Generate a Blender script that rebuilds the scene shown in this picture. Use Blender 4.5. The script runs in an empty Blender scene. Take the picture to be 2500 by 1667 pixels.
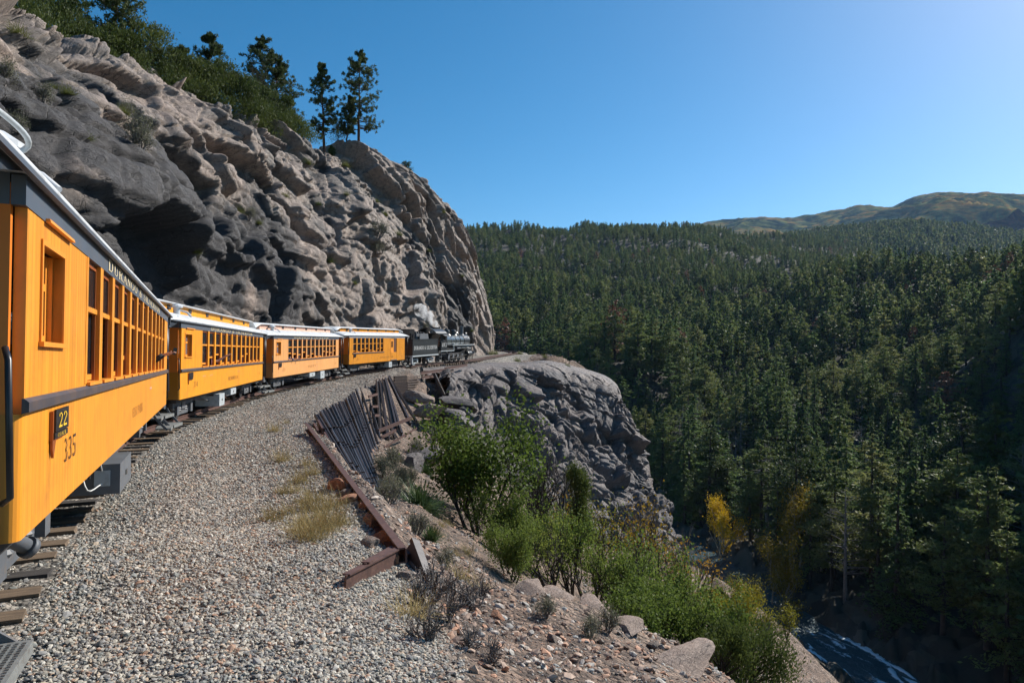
import bpy, math, random
import numpy as np
from mathutils import Vector, Matrix
R = math.radians
rng = np.random.default_rng(7)
random.seed(7)
scene = bpy.context.scene
COL = scene.collection

# ------------------------------------------------------------------ camera, sky, sun, exposure
cam_d = bpy.data.cameras.new('camera'); cam = bpy.data.objects.new('camera', cam_d); COL.objects.link(cam)
CAMZ = 1.75; F = 1667.0; HY = 862.0
cam.location = (0, 0, CAMZ); cam.rotation_euler = (R(90), 0, 0)
cam_d.lens = 24.0; cam_d.sensor_width = 36.0; cam_d.shift_y = (HY - 833.5) / 2500.0
cam_d.clip_start = 0.05; cam_d.clip_end = 30000
scene.camera = cam
SUN_AZ = R(50)      # to the right of the view direction (+Y)
SUN_EL = R(35)
world = bpy.data.worlds.new('World'); scene.world = world; world.use_nodes = True
wn = world.node_tree.nodes; wl = world.node_tree.links; wn.clear()
sky = wn.new('ShaderNodeTexSky'); sky.sky_type = 'NISHITA'; sky.sun_disc = False
sky.sun_elevation = SUN_EL; sky.sun_rotation = SUN_AZ
sky.altitude = 2200; sky.air_density = 1.0; sky.dust_density = 2.2; sky.ozone_density = 2.0
bg = wn.new('ShaderNodeBackground'); bg.inputs['Strength'].default_value = 0.093
hs = wn.new('ShaderNodeHueSaturation'); hs.inputs['Saturation'].default_value = 1.40; hs.inputs['Hue'].default_value = 0.488; hs.inputs['Value'].default_value = 1.0
wo = wn.new('ShaderNodeOutputWorld'); wl.new(sky.outputs[0], hs.inputs['Color']); wl.new(hs.outputs[0], bg.inputs[0]); wl.new(bg.outputs[0], wo.inputs[0])
sun_d = bpy.data.lights.new('sun', 'SUN'); sun_d.energy = 5.0; sun_d.angle = R(0.53); sun_d.color = (1.0, 0.95, 0.87)
sun = bpy.data.objects.new('sun', sun_d); COL.objects.link(sun)
SUNV = Vector((math.sin(SUN_AZ)*math.cos(SUN_EL), math.cos(SUN_AZ)*math.cos(SUN_EL), math.sin(SUN_EL)))
sun.rotation_euler = SUNV.to_track_quat('Z', 'Y').to_euler()
vs = scene.view_settings; vs.view_transform = 'Standard'; vs.look = 'None'; vs.exposure = 0.52; vs.gamma = 1.0
vs.use_curve_mapping = False
cy = scene.cycles; cy.use_denoising = True; cy.max_bounces = 7; cy.diffuse_bounces = 2; cy.glossy_bounces = 2
cy.transmission_bounces = 6; cy.transparent_max_bounces = 8; cy.volume_bounces = 3; cy.use_adaptive_sampling = True
cy.adaptive_threshold = 0.02; cy.caustics_reflective = False; cy.caustics_refractive = False
scene.render.use_persistent_data = False

# ------------------------------------------------------------------ helpers
def P(px, py, Y):
    """a place that stands Y metres ahead, where the survey of the photograph sees it"""
    return np.array([(px-1250.0)/F*Y, Y, CAMZ-(py-HY)/F*Y])

def tag(o, label=None, cat=None, group=None, kind=None):
    if label: o['label'] = label
    if cat: o['category'] = cat
    if group: o['group'] = group
    if kind: o['kind'] = kind
    return o

def empty(name, loc=(0, 0, 0), rz=0.0, label=None, cat=None, group=None):
    o = bpy.data.objects.new(name, None); COL.objects.link(o); o.location = loc; o.rotation_euler = (0, 0, rz)
    o.empty_display_size = 0.1
    return tag(o, label, cat, group)

def link(name, me, parent=None, mat=None):
    o = bpy.data.objects.new(name, me); COL.objects.link(o)
    if mat is not None and len(me.materials) == 0: me.materials.append(mat)
    if parent is not None: o.parent = parent
    return o

def mesh_np(name, verts, faces, smooth=False, mat=None):
    """verts (n,3), faces (m,k) with equal k, or list of lists"""
    me = bpy.data.meshes.new(name)
    verts = np.asarray(verts, dtype=np.float32)
    if isinstance(faces, np.ndarray):
        m, k = faces.shape
        me.vertices.add(len(verts)); me.vertices.foreach_set('co', verts.ravel())
        me.loops.add(m*k); me.loops.foreach_set('vertex_index', faces.astype(np.int32).ravel())
        me.polygons.add(m)
        me.polygons.foreach_set('loop_start', np.arange(0, m*k, k, dtype=np.int32))
        me.update(calc_edges=True)
    else:
        me.from_pydata([tuple(v) for v in verts.tolist()], [], faces); me.update()
    if smooth: me.polygons.foreach_set('use_smooth', np.ones(len(me.polygons), dtype=bool))
    if mat is not None: me.materials.append(mat)
    return me

def grid_faces(nu, nv):
    i = np.arange(nu-1)[:, None]*nv+np.arange(nv-1)[None, :]
    i = i.ravel()
    return np.stack([i, i+nv, i+nv+1, i+1], 1)

class MB:
    """collects simple solids into one mesh"""
    def __init__(s): s.v = []; s.f = []; s.sm = []
    def add(s, vs, fs, smooth=False):
        b = len(s.v); s.v += [tuple(float(c) for c in v) for v in vs]; s.f += [tuple(i+b for i in f) for f in fs]; s.sm += [smooth]*len(fs)
        return s
    def box(s, x0, x1, y0, y1, z0, z1):
        if x0 > x1: x0, x1 = x1, x0
        if y0 > y1: y0, y1 = y1, y0
        if z0 > z1: z0, z1 = z1, z0
        return s.add([(x0,y0,z0),(x1,y0,z0),(x1,y1,z0),(x0,y1,z0),(x0,y0,z1),(x1,y0,z1),(x1,y1,z1),(x0,y1,z1)],
              [(0,3,2,1),(4,5,6,7),(0,1,5,4),(1,2,6,5),(2,3,7,6),(3,0,4,7)])
    def beam(s, a, b, w, h, up=(0, 0, 1)):
        a = Vector(a); b = Vector(b); d = (b-a).normalized(); u = Vector(up)
        x = d.cross(u)
        if x.length < 1e-4: x = d.cross(Vector((1, 0, 0)))
        x.normalize(); z = x.cross(d)
        vs = []
        for p in (a, b):
            for (i, j) in ((-1,-1),(1,-1),(1,1),(-1,1)): vs.append(p+x*(i*w/2)+z*(j*h/2))
        return s.add(vs, [(0,1,2,3),(7,6,5,4),(0,4,5,1),(1,5,6,2),(2,6,7,3),(3,7,4,0)])
    def tube(s, pts, r, n=8, caps=True):
        pts = [Vector(p) for p in pts]; rs = r if isinstance(r, (list, tuple)) else [r]*len(pts)
        vs = []; prev = None
        for i, p in enumerate(pts):
            d = (pts[min(i+1, len(pts)-1)]-pts[max(i-1, 0)]).normalized()
            if prev is None:
                x = d.cross(Vector((0, 0, 1)))
                if x.length < 1e-3: x = d.cross(Vector((1, 0, 0)))
            else:
                x = prev-d*prev.dot(d)
            x.normalize(); prev = x; y = d.cross(x)
            for k in range(n):
                a = 2*math.pi*k/n
                vs.append(p+(x*math.cos(a)+y*math.sin(a))*rs[i])
        fs = []
        for i in range(len(pts)-1):
            for k in range(n):
                k2 = (k+1) % n
                fs.append((i*n+k, i*n+k2, (i+1)*n+k2, (i+1)*n+k))
        s.add(vs, fs, True)
        if caps:
            b = len(s.v)-len(vs)
            s.f.append(tuple(b+k for k in range(n))[::-1]); s.sm.append(False)
            e = b+(len(pts)-1)*n
            s.f.append(tuple(e+k for k in range(n))); s.sm.append(False)
        return s
    def prism(s, poly, axis, a, b):
        """poly of 2-d points extruded along axis (0,1,2) from a to b"""
        n = len(poly); vs = []
        for c in (a, b):
            for (u, v) in poly:
                q = [u, v]; q.insert(axis, c); vs.append(tuple(q))
        fs = [tuple(range(n))[::-1], tuple(range(n, 2*n))]
        for k in range(n): fs.append((k, (k+1) % n, n+(k+1) % n, n+k))
        return s.add(vs, fs)
    def lathe(s, prof, c=(0, 0, 0), axis=2, n=16):
        """prof: list of (radius, height)"""
        vs = []
        for (r, h) in prof:
            for k in range(n):
                a = 2*math.pi*k/n; q = [r*math.cos(a), r*math.sin(a)]; q.insert(axis, h)
                vs.append((q[0]+c[0], q[1]+c[1], q[2]+c[2]))
        fs = []
        for i in range(len(prof)-1):
            for k in range(n): fs.append((i*n+k, i*n+(k+1) % n, (i+1)*n+(k+1) % n, (i+1)*n+k))
        fs.append(tuple(range(n))[::-1]); fs.append(tuple(range((len(prof)-1)*n, len(prof)*n)))
        return s.add(vs, fs, False)
    def build(s, name, mat, parent=None, mesh_only=False):
        me = bpy.data.meshes.new(name); me.from_pydata(s.v, [], s.f); me.update()
        me.polygons.foreach_set('use_smooth', s.sm); me.materials.append(mat)
        if mesh_only: return me
        return link(name, me, parent)

# ------------------------------------------------------------------ noise on arrays
def _hash(ix, iy, iz, seed):
    h = (ix.astype(np.int64)*374761393 + iy.astype(np.int64)*668265263 + iz.astype(np.int64)*2147483647 + seed*1274126177) & 0xFFFFFFFF
    h = ((h ^ (h >> 13))*1274126177) & 0xFFFFFFFF
    h = (h ^ (h >> 16))
    h = (h*2246822519) & 0xFFFFFFFF
    h = h ^ (h >> 15)
    return (h & 0xFFFFFF)/float(0xFFFFFF)
def vnoise(p, seed=0):
    i = np.floor(p).astype(np.int64); f = p-i; f = f*f*(3-2*f); out = 0
    for dx in (0, 1):
        for dy in (0, 1):
            for dz in (0, 1):
                w = (f[:, 0] if dx else 1-f[:, 0])*(f[:, 1] if dy else 1-f[:, 1])*(f[:, 2] if dz else 1-f[:, 2])
                out = out+w*_hash(i[:, 0]+dx, i[:, 1]+dy, i[:, 2]+dz, seed)
    return out*2-1
def fbm(p, octv=4, seed=0, gain=0.5):
    a = 1.0; s = 0; q = p.copy(); tot = 0
    for o in range(octv):
        s = s+a*vnoise(q, seed+o*17); tot += a; a *= gain; q = q*2.03+11.3
    return s/tot
def worley(p, seed=0, jit=0.9):
    """f1, f2 and a random 4-vector + offset of the nearest cell"""
    i = np.floor(p).astype(np.int64); n = len(p)
    f1 = np.full(n, 9.0); f2 = np.full(n, 9.0); cid = np.zeros((n, 3), dtype=np.int64); cp = np.zeros((n, 3))
    for dx in (-1, 0, 1):
        for dy in (-1, 0, 1):
            for dz in (-1, 0, 1):
                cx = i[:, 0]+dx; cy_ = i[:, 1]+dy; cz = i[:, 2]+dz
                q = np.stack([cx+0.5+jit*(_hash(cx, cy_, cz, seed+1)-0.5), cy_+0.5+jit*(_hash(cx, cy_, cz, seed+2)-0.5), cz+0.5+jit*(_hash(cx, cy_, cz, seed+3)-0.5)], 1)
                d = np.sqrt(((q-p)**2).sum(1))
                m = d < f1
                f2 = np.where(m, f1, np.minimum(f2, d))
                f1 = np.where(m, d, f1)
                cid[m] = np.stack([cx, cy_, cz], 1)[m]; cp[m] = q[m]
    r = [_hash(cid[:, 0], cid[:, 1], cid[:, 2], seed+k)*2-1 for k in (11, 12, 13, 14)]
    return f1, f2, r, p-cp
def rock_disp(p, scale, aniso=(1, 1, 1), seed=0, tilt=0.5, crack=0.25, warp=0.35, rot=0.0):
    """blocky displacement, roughly in -1..1: tilted faces of joint blocks with open cracks between"""
    c, s_ = math.cos(rot), math.sin(rot)
    q = np.stack([p[:, 0], p[:, 1]*c-p[:, 2]*s_, p[:, 1]*s_+p[:, 2]*c], 1)
    q = q/scale
    w = np.stack([vnoise(q*0.9+3.1, seed+51), vnoise(q*0.9+7.7, seed+52), vnoise(q*0.9+1.9, seed+53)], 1)
    q = (q+warp*w)/np.array(aniso)
    f1, f2, r, d = worley(q, seed, 1.0)
    e = f2-f1
    sm = np.clip(e/0.11, 0, 1); sm = sm*sm*(3-2*sm)
    h = (0.6*r[0]+tilt*(r[1]*d[:, 0]+r[2]*d[:, 1]+r[3]*d[:, 2])*2.3)*(0.25+0.75*sm)
    h = h-crack*1.5*np.exp(-e/0.045)
    h = h-0.15*np.maximum(0, f1-0.45)
    return h

def block_disp(u, w, p, H_, W_b, seed, tilt=0.5, crack=0.25, bevel=0.22, rot=0.0, warp=0.22, layer=0.35):
    """jointed rock: layers cut into uneven blocks, each set back or forward and tipped, with open joints; u along, w up (metres)"""
    c, s_ = math.cos(rot), math.sin(rot); u, w = u*c+w*s_, -u*s_+w*c
    a = w/H_+warp*1.6*vnoise(p/(H_*3.1), seed)+0.10*vnoise(p/(H_*.6), seed+1); k = np.floor(a); fa = a-k
    z0 = np.zeros(len(u), np.int64); ki = k.astype(np.int64)
    wid = W_b*(0.55+1.1*_hash(ki, z0, z0, seed+5)); b = u/wid+9*_hash(ki, z0, z0, seed+6)+warp*vnoise(p/(W_b*1.7)+9, seed+2)+0.08*vnoise(p/(W_b*.4), seed+3); m = np.floor(b); fb = b-m; mi = m.astype(np.int64)
    # some blocks are split once more
    sp = _hash(ki, mi, z0, seed+9) > .6; fa2 = np.where(sp, (fa*2) % 1, fa); mi2 = mi*2+np.where(sp & (fa > .5), 1, 0); Hh = np.where(sp, H_*.5, H_)
    e = np.minimum(np.minimum(fa2, 1-fa2)*Hh, np.minimum(fb, 1-fb)*wid)
    r0 = _hash(ki, mi2, z0, seed+11)*2-1; r1 = _hash(ki, mi2, z0, seed+12)*2-1; r2 = _hash(ki, mi2, z0, seed+13)*2-1; lr = _hash(ki, z0, z0, seed+14)*2-1
    sm = np.clip(e/bevel, 0, 1); sm = sm*(2-sm)
    h = (0.55*r0+tilt*(r1*(fa2-.5)+r2*(fb-.5))*1.7)*(0.30+0.70*sm)+0.22*sm+layer*lr
    return h-crack*np.exp(-e/(bevel*.35))

def facets(p, size, aniso, seed, slope=0.45, off=0.06, crack=0.05, warp=0.10, rot=0.0):
    """broken faces: every cell is a flat plane tipped its own way; metres"""
    c, s_ = math.cos(rot), math.sin(rot)
    q = np.stack([p[:, 0], p[:, 1]*c-p[:, 2]*s_, p[:, 1]*s_+p[:, 2]*c], 1)/size
    w = np.stack([vnoise(q*0.5+3.1, seed+51), vnoise(q*0.5+7.7, seed+52), vnoise(q*0.5+1.9, seed+53)], 1)
    f1, f2, r, d = worley((q+warp*w)/np.array(aniso), seed, 1.0)
    return off*r[0]+slope*size*(r[1]*d[:, 0]*aniso[0]+r[2]*d[:, 1]*aniso[1]+r[3]*d[:, 2]*aniso[2])-crack*np.exp(-(f2-f1)/0.05)
def blocks(u, w, p, H_, W_b, seed, slope=0.3, off=0.5, crack=0.2, cw=0.10, rot=0.0, warp=0.2, layer=0.4):
    c, s_ = math.cos(rot), math.sin(rot); u, w = u*c+w*s_, -u*s_+w*c
    a = w/H_+warp*1.6*vnoise(p/(H_*3.1), seed)+0.05*vnoise(p/(H_*.6), seed+1); k = np.floor(a); fa = a-k
    z0 = np.zeros(len(u), np.int64); ki = k.astype(np.int64)
    wid = W_b*(0.55+1.1*_hash(ki, z0, z0, seed+5)); b = u/wid+9*_hash(ki, z0, z0, seed+6)+warp*vnoise(p/(W_b*1.7)+9, seed+2)+0.35*(fa-.5)*(_hash(ki, z0, z0, seed+7)-.5)
    m = np.floor(b); fb = b-m; mi = m.astype(np.int64)
    sp = _hash(ki, mi, z0, seed+9) > .55; fa2 = np.where(sp, (fa*2) % 1, fa); mi2 = mi*2+np.where(sp & (fa > .5), 1, 0); Hh = np.where(sp, H_*.5, H_)
    e = np.minimum(np.minimum(fa2, 1-fa2)*Hh, np.minimum(fb, 1-fb)*wid)
    r0 = _hash(ki, mi2, z0, seed+11)*2-1; r1 = _hash(ki, mi2, z0, seed+12)*2-1; r2 = _hash(ki, mi2, z0, seed+13)*2-1; lr = _hash(ki, z0, z0, seed+14)*2-1
    return off*r0+layer*lr+slope*((r1-.35)*(fa2-.5)*Hh+r2*(fb-.5)*wid)-crack*np.exp(-e/cw)

def tps_fit(pts, vals, lam=1e-4):
    pts = np.asarray(pts, float); n = len(pts); sc = 0.01
    d = np.linalg.norm(pts[:, None]-pts[None], axis=2)*sc
    K = np.where(d > 0, d*d*np.log(d+1e-12), 0)+lam*np.eye(n)
    Pm = np.hstack([np.ones((n, 1)), pts*sc])
    A = np.zeros((n+3, n+3)); A[:n, :n] = K; A[:n, n:] = Pm; A[n:, :n] = Pm.T
    return pts, np.linalg.solve(A, np.concatenate([vals, np.zeros(3)])), sc
def tps_eval(m, q):
    pts, w, sc = m; n = len(pts); out = np.zeros(len(q))
    for a in range(0, len(q), 20000):
        qq = q[a:a+20000]
        d = np.linalg.norm(qq[:, None]-pts[None], axis=2)*sc
        out[a:a+20000] = (np.where(d > 0, d*d*np.log(d+1e-12), 0))@w[:n]+w[n]+qq@w[n+1:]*sc
    return out

def cat_rom(ctrl, t):
    """Catmull-Rom along axis 0 of ctrl at t in 0..n-1"""
    n = len(ctrl); i = np.clip(np.floor(t).astype(int), 0, n-2); f = (t-i)
    sh = (-1,)+(1,)*(ctrl.ndim-1); f = f.reshape(sh)
    ext = np.concatenate([[2*ctrl[0]-ctrl[1]], ctrl, [2*ctrl[-1]-ctrl[-2]]])
    p0, p1, p2, p3 = ext[i], ext[i+1], ext[i+2], ext[i+3]
    return 0.5*((2*p1)+(-p0+p2)*f+(2*p0-5*p1+4*p2-p3)*f*f+(-p0+3*p1-3*p2+p3)*f**3)
def patch(ctrl, nu, nv):
    """ctrl (a,b,3) -> (nu,nv,3) smooth sheet with spacing even along its length"""
    ctrl = np.asarray(ctrl, float)
    def even(c, n, ax):
        m = np.linalg.norm(np.diff(c, axis=ax), axis=-1).mean(axis=1-ax)
        s = np.concatenate([[0], np.cumsum(m)]); return np.interp(np.linspace(0, s[-1], n), s, np.arange(len(s)))
    tu = even(ctrl, nu, 0); tv = even(ctrl, nv, 1)
    a = cat_rom(ctrl, tu); b = cat_rom(np.swapaxes(a, 0, 1), tv)
    return np.swapaxes(b, 0, 1)
def grid_normals(g):
    du = np.gradient(g, axis=0); dv = np.gradient(g, axis=1)
    n = np.cross(du, dv); n /= np.linalg.norm(n, axis=2, keepdims=True)+1e-9
    return n
# ------------------------------------------------------------------ materials
def new_mat(name):
    m = bpy.data.materials.new(name); m.use_nodes = True; nt = m.node_tree
    b = nt.nodes['Principled BSDF']
    return m, nt, b
def N(nt, typ, **kw):
    n = nt.nodes.new(typ)
    for k, v in kw.items():
        if k in n.inputs: n.inputs[k].default_value = v
        else: setattr(n, k, v)
    return n
def ramp(nt, fac, stops):
    r = nt.nodes.new('ShaderNodeValToRGB'); e = r.color_ramp.elements
    while len(e) < len(stops): e.new(0.5)
    for i, (p, c) in enumerate(stops):
        e[i].position = p; e[i].color = (c[0], c[1], c[2], 1)
    nt.links.new(fac, r.inputs[0]); return r
def coords(nt, kind='Object', scale=(1, 1, 1)):
    tc = nt.nodes.new('ShaderNodeTexCoord'); mp = nt.nodes.new('ShaderNodeMapping'); mp.inputs['Scale'].default_value = scale
    nt.links.new(tc.outputs[kind], mp.inputs[0]); return mp.outputs[0]
def bump(nt, b, h, strength=0.4, dist=0.05):
    bp = nt.nodes.new('ShaderNodeBump'); bp.inputs['Strength'].default_value = strength; bp.inputs['Distance'].default_value = dist
    nt.links.new(h, bp.inputs['Height']); nt.links.new(bp.outputs[0], b.inputs['Normal']); return bp
def mix(nt, fac, a, b_, mode='MIX'):
    m = nt.nodes.new('ShaderNodeMix'); m.data_type = 'RGBA'; m.blend_type = mode
    for k, v in ((0, fac), (6, a), (7, b_)):
        if isinstance(v, (int, float)): m.inputs[k].default_value = v
        elif isinstance(v, (tuple, list)): m.inputs[k].default_value = (v[0], v[1], v[2], 1)
        else: nt.links.new(v, m.inputs[k])
    return m.outputs[2]
def paint(name, col, rough=0.45, var=0.12, metal=0.0, dirt=None, nscale=3.0, spec=0.5, bumps=0.0, boards=0.0):
    """painted or worn surface: slow tone drift, fine grain, optional dirt colour in patches"""
    m, nt, b = new_mat(name)
    co = coords(nt)
    n1 = N(nt, 'ShaderNodeTexNoise', Scale=nscale, Detail=6.0, Roughness=0.6); nt.links.new(co, n1.inputs[0])
    lo = [c*(1-var) for c in col]; hi = [min(1, c*(1+var)) for c in col]
    r = ramp(nt, n1.outputs[0], [(0.3, lo), (0.7, hi)]); out = r.outputs[0]
    if dirt is not None:
        n2 = N(nt, 'ShaderNodeTexNoise', Scale=nscale*2.7, Detail=8.0, Roughness=0.7); nt.links.new(co, n2.inputs[0])
        f = ramp(nt, n2.outputs[0], [(0.5, (0, 0, 0)), (0.72, (0.8, 0.8, 0.8))])
        out = mix(nt, f.outputs[0], out, dirt)
    nt.links.new(out, b.inputs['Base Color'])
    b.inputs['Roughness'].default_value = rough; b.inputs['Metallic'].default_value = metal
    b.inputs['Specular IOR Level'].default_value = spec
    if bumps: bump(nt, b, n1.outputs[0], bumps, 0.01)
    if boards:
        wv = N(nt, 'ShaderNodeTexWave', Scale=boards, Distortion=0.0); wv.wave_type = 'BANDS'; wv.bands_direction = 'X'; wv.wave_profile = 'SAW'
        nt.links.new(coords(nt), wv.inputs[0])
        rr = ramp(nt, wv.outputs['Fac'], [(0.0, (0, 0, 0)), (0.06, (1, 1, 1)), (0.94, (1, 1, 1)), (1.0, (0, 0, 0))])
        bump(nt, b, rr.outputs[0], 0.5, 0.005)
        g = N(nt, 'ShaderNodeTexNoise', Scale=1.0, Detail=5.0); nt.links.new(coords(nt, scale=(14, 1, 0.35)), g.inputs[0])
        gr = ramp(nt, g.outputs[0], [(0.32, (0.76, 0.74, 0.70)), (0.65, (1, 1, 1))])
        o2 = mix(nt, 1.0, out, gr.outputs[0], 'MULTIPLY')
        o3 = mix(nt, 0.4, o2, mix(nt, 1.0, o2, rr.outputs[0], 'MULTIPLY'))
        nt.links.new(o3, b.inputs['Base Color'])
    return m
M = {}
M['orange'] = paint('orange_paint', (0.87, 0.335, 0.028), 0.42, 0.07, dirt=(0.60, 0.22, 0.03), nscale=0.9, boards=3.2)
M['orange_deep'] = paint('orange_paint_deep', (0.90, 0.355, 0.018), 0.42, 0.06, dirt=(0.64, 0.24, 0.03), nscale=0.9, boards=3.2)
M['orange_pale'] = paint('orange_paint_pale', (0.86, 0.40, 0.13), 0.5, 0.07, dirt=(0.70, 0.36, 0.16), nscale=0.9, boards=3.2)  # paler salmon base for the third coach
M['orange_ochre'] = paint('orange_paint_ochre', (0.76, 0.29, 0.016), 0.42, 0.08, dirt=(0.50, 0.19, 0.03), nscale=0.9, boards=3.2)
M['orange_trim'] = paint('orange_trim', (0.80, 0.29, 0.03), 0.45, 0.08)
M['orange_end_shade'] = paint('orange_end_shade', (0.72, 0.19, 0.015), 0.5, 0.08)  # shade on the coach ends put into a deeper, redder orange
M['peel'] = paint('peeling_pink_paint', (0.78, 0.45, 0.33), 0.6, 0.1, dirt=(0.05, 0.03, 0.02), nscale=4)
M['sash'] = paint('dark_red_sash', (0.30, 0.075, 0.015), 0.4, 0.15)
M['slate'] = paint('slate_grey_paint', (0.085, 0.105, 0.135), 0.42, 0.12, dirt=(0.13, 0.11, 0.10), nscale=1.5)
M['belt'] = paint('dark_belt_rail', (0.065, 0.06, 0.07), 0.4, 0.2, dirt=(0.18, 0.1, 0.05), nscale=2.5)
M['roof'] = paint('silver_roof', (0.58, 0.60, 0.62), 0.5, 0.12, dirt=(0.30, 0.29, 0.27), nscale=1.6, bumps=0.3)
M['roof_dark'] = paint('dark_roof_end', (0.07, 0.08, 0.10), 0.5, 0.15)
M['under'] = paint('underframe_grey', (0.10, 0.11, 0.125), 0.55, 0.2, dirt=(0.16, 0.12, 0.09), nscale=5)
M['under_dark'] = paint('underframe_black', (0.022, 0.022, 0.024), 0.6, 0.3, dirt=(0.06, 0.05, 0.04), nscale=5)
M['boxgrey'] = paint('equipment_box_grey', (0.12, 0.13, 0.145), 0.5, 0.12, dirt=(0.12, 0.11, 0.1), nscale=4)
M['boxpale'] = paint('equipment_box_pale', (0.42, 0.46, 0.48), 0.5, 0.1, dirt=(0.25, 0.24, 0.22), nscale=4)
M['black'] = paint('black_paint', (0.018, 0.018, 0.02), 0.35, 0.2, dirt=(0.05, 0.03, 0.02), nscale=6)
M['steel'] = paint('worn_steel', (0.32, 0.31, 0.30), 0.35, 0.15, metal=0.9, dirt=(0.12, 0.07, 0.05), nscale=8)
M['tread'] = paint('step_tread_steel', (0.30, 0.31, 0.30), 0.5, 0.15, metal=0.5, dirt=(0.14, 0.11, 0.09), nscale=9)
M['rust'] = paint('rusted_rail_steel', (0.085, 0.042, 0.034), 0.6, 0.3, dirt=(0.16, 0.085, 0.06), nscale=7, bumps=0.3)
M['rust_dark'] = paint('dark_rusted_steel', (0.030, 0.021, 0.020), 0.45, 0.3, dirt=(0.075, 0.045, 0.035), nscale=6, bumps=0.3)
M['rail_top'] = paint('old_rail_grey', (0.12, 0.125, 0.14), 0.42, 0.2, metal=0.3, dirt=(0.10, 0.08, 0.08), nscale=6)
M['cream'] = paint('cream_lettering', (0.72, 0.60, 0.38), 0.5, 0.05)
M['white'] = paint('white_lettering', (0.72, 0.72, 0.70), 0.5, 0.05)
M['yellow'] = paint('yellow_lettering', (0.80, 0.50, 0.03), 0.5, 0.05)
M['ink'] = paint('dark_lettering', (0.06, 0.03, 0.02), 0.5, 0.1)
M['ink_soft'] = paint('brown_lettering', (0.30, 0.11, 0.02), 0.5, 0.1)
M['loco'] = paint('locomotive_black', (0.028, 0.032, 0.036), 0.35, 0.25, dirt=(0.05, 0.05, 0.05), nscale=4)
M['jacket'] = paint('boiler_jacket', (0.14, 0.16, 0.17), 0.22, 0.15, metal=0.6, dirt=(0.3, 0.29, 0.24), nscale=3)
M['skin'] = paint('skin', (0.60, 0.33, 0.24), 0.5, 0.05)
M['cloth_dark'] = paint('dark_sleeve', (0.02, 0.02, 0.025), 0.8, 0.2)
M['cloth_white'] = paint('white_shirt', (0.7, 0.7, 0.7), 0.8, 0.1)
M['cloth_blue'] = paint('blue_shirt', (0.12, 0.16, 0.30), 0.8, 0.1)
M['hair'] = paint('brown_hair', (0.05, 0.028, 0.015), 0.7, 0.2)
M['interior'] = paint('coach_interior', (0.10, 0.035, 0.02), 0.6, 0.2)
M['seat_red'] = paint('seat_cloth', (0.10, 0.02, 0.02), 0.8, 0.2)
def glass(name, tint, rough=0.05, alpha=0.5):
    m, nt, b = new_mat(name)
    b.inputs['Base Color'].default_value = (*tint, 1); b.inputs['Roughness'].default_value = rough
    b.inputs['Specular IOR Level'].default_value = 0.6
    tr = nt.nodes.new('ShaderNodeBsdfTransparent'); mx = nt.nodes.new('ShaderNodeMixShader'); mx.inputs[0].default_value = alpha
    nt.links.new(tr.outputs[0], mx.inputs[1]); nt.links.new(b.outputs[0], mx.inputs[2])
    nt.links.new(mx.outputs[0], nt.nodes['Material Output'].inputs[0]); return m
M['glass'] = glass('window_glass', (0.03, 0.035, 0.04), 0.06, 0.45)
M['glass_frost'] = glass('frosted_glass', (0.17, 0.15, 0.16), 0.25, 0.95)
def wood(name, c0, c1, rough=0.85):
    m, nt, b = new_mat(name)
    n1 = N(nt, 'ShaderNodeTexNoise', Scale=1.0, Detail=8.0, Roughness=0.7); nt.links.new(coords(nt, scale=(2.0, 24, 24)), n1.inputs[0])
    r = ramp(nt, n1.outputs[0], [(0.3, c0), (0.7, c1)]); nt.links.new(r.outputs[0], b.inputs['Base Color'])
    b.inputs['Roughness'].default_value = rough; bump(nt, b, n1.outputs[0], 0.8, 0.02); return m
M['tie'] = wood('weathered_tie', (0.045, 0.03, 0.022), (0.23, 0.16, 0.10))
M['tie_dark'] = wood('tarred_tie', (0.015, 0.014, 0.014), (0.07, 0.06, 0.055))
M['timber'] = wood('crib_timber', (0.03, 0.02, 0.018), (0.13, 0.085, 0.065))
M['bark'] = wood('pine_bark', (0.03, 0.018, 0.012), (0.12, 0.06, 0.035))
M['bark_grey'] = wood('grey_dead_wood', (0.10, 0.09, 0.085), (0.26, 0.23, 0.21))
M['bark_dark'] = wood('dark_bark', (0.02, 0.017, 0.015), (0.07, 0.055, 0.045))
M['bark_pale'] = wood('pale_aspen_bark', (0.16, 0.14, 0.11), (0.34, 0.31, 0.25))

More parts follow.
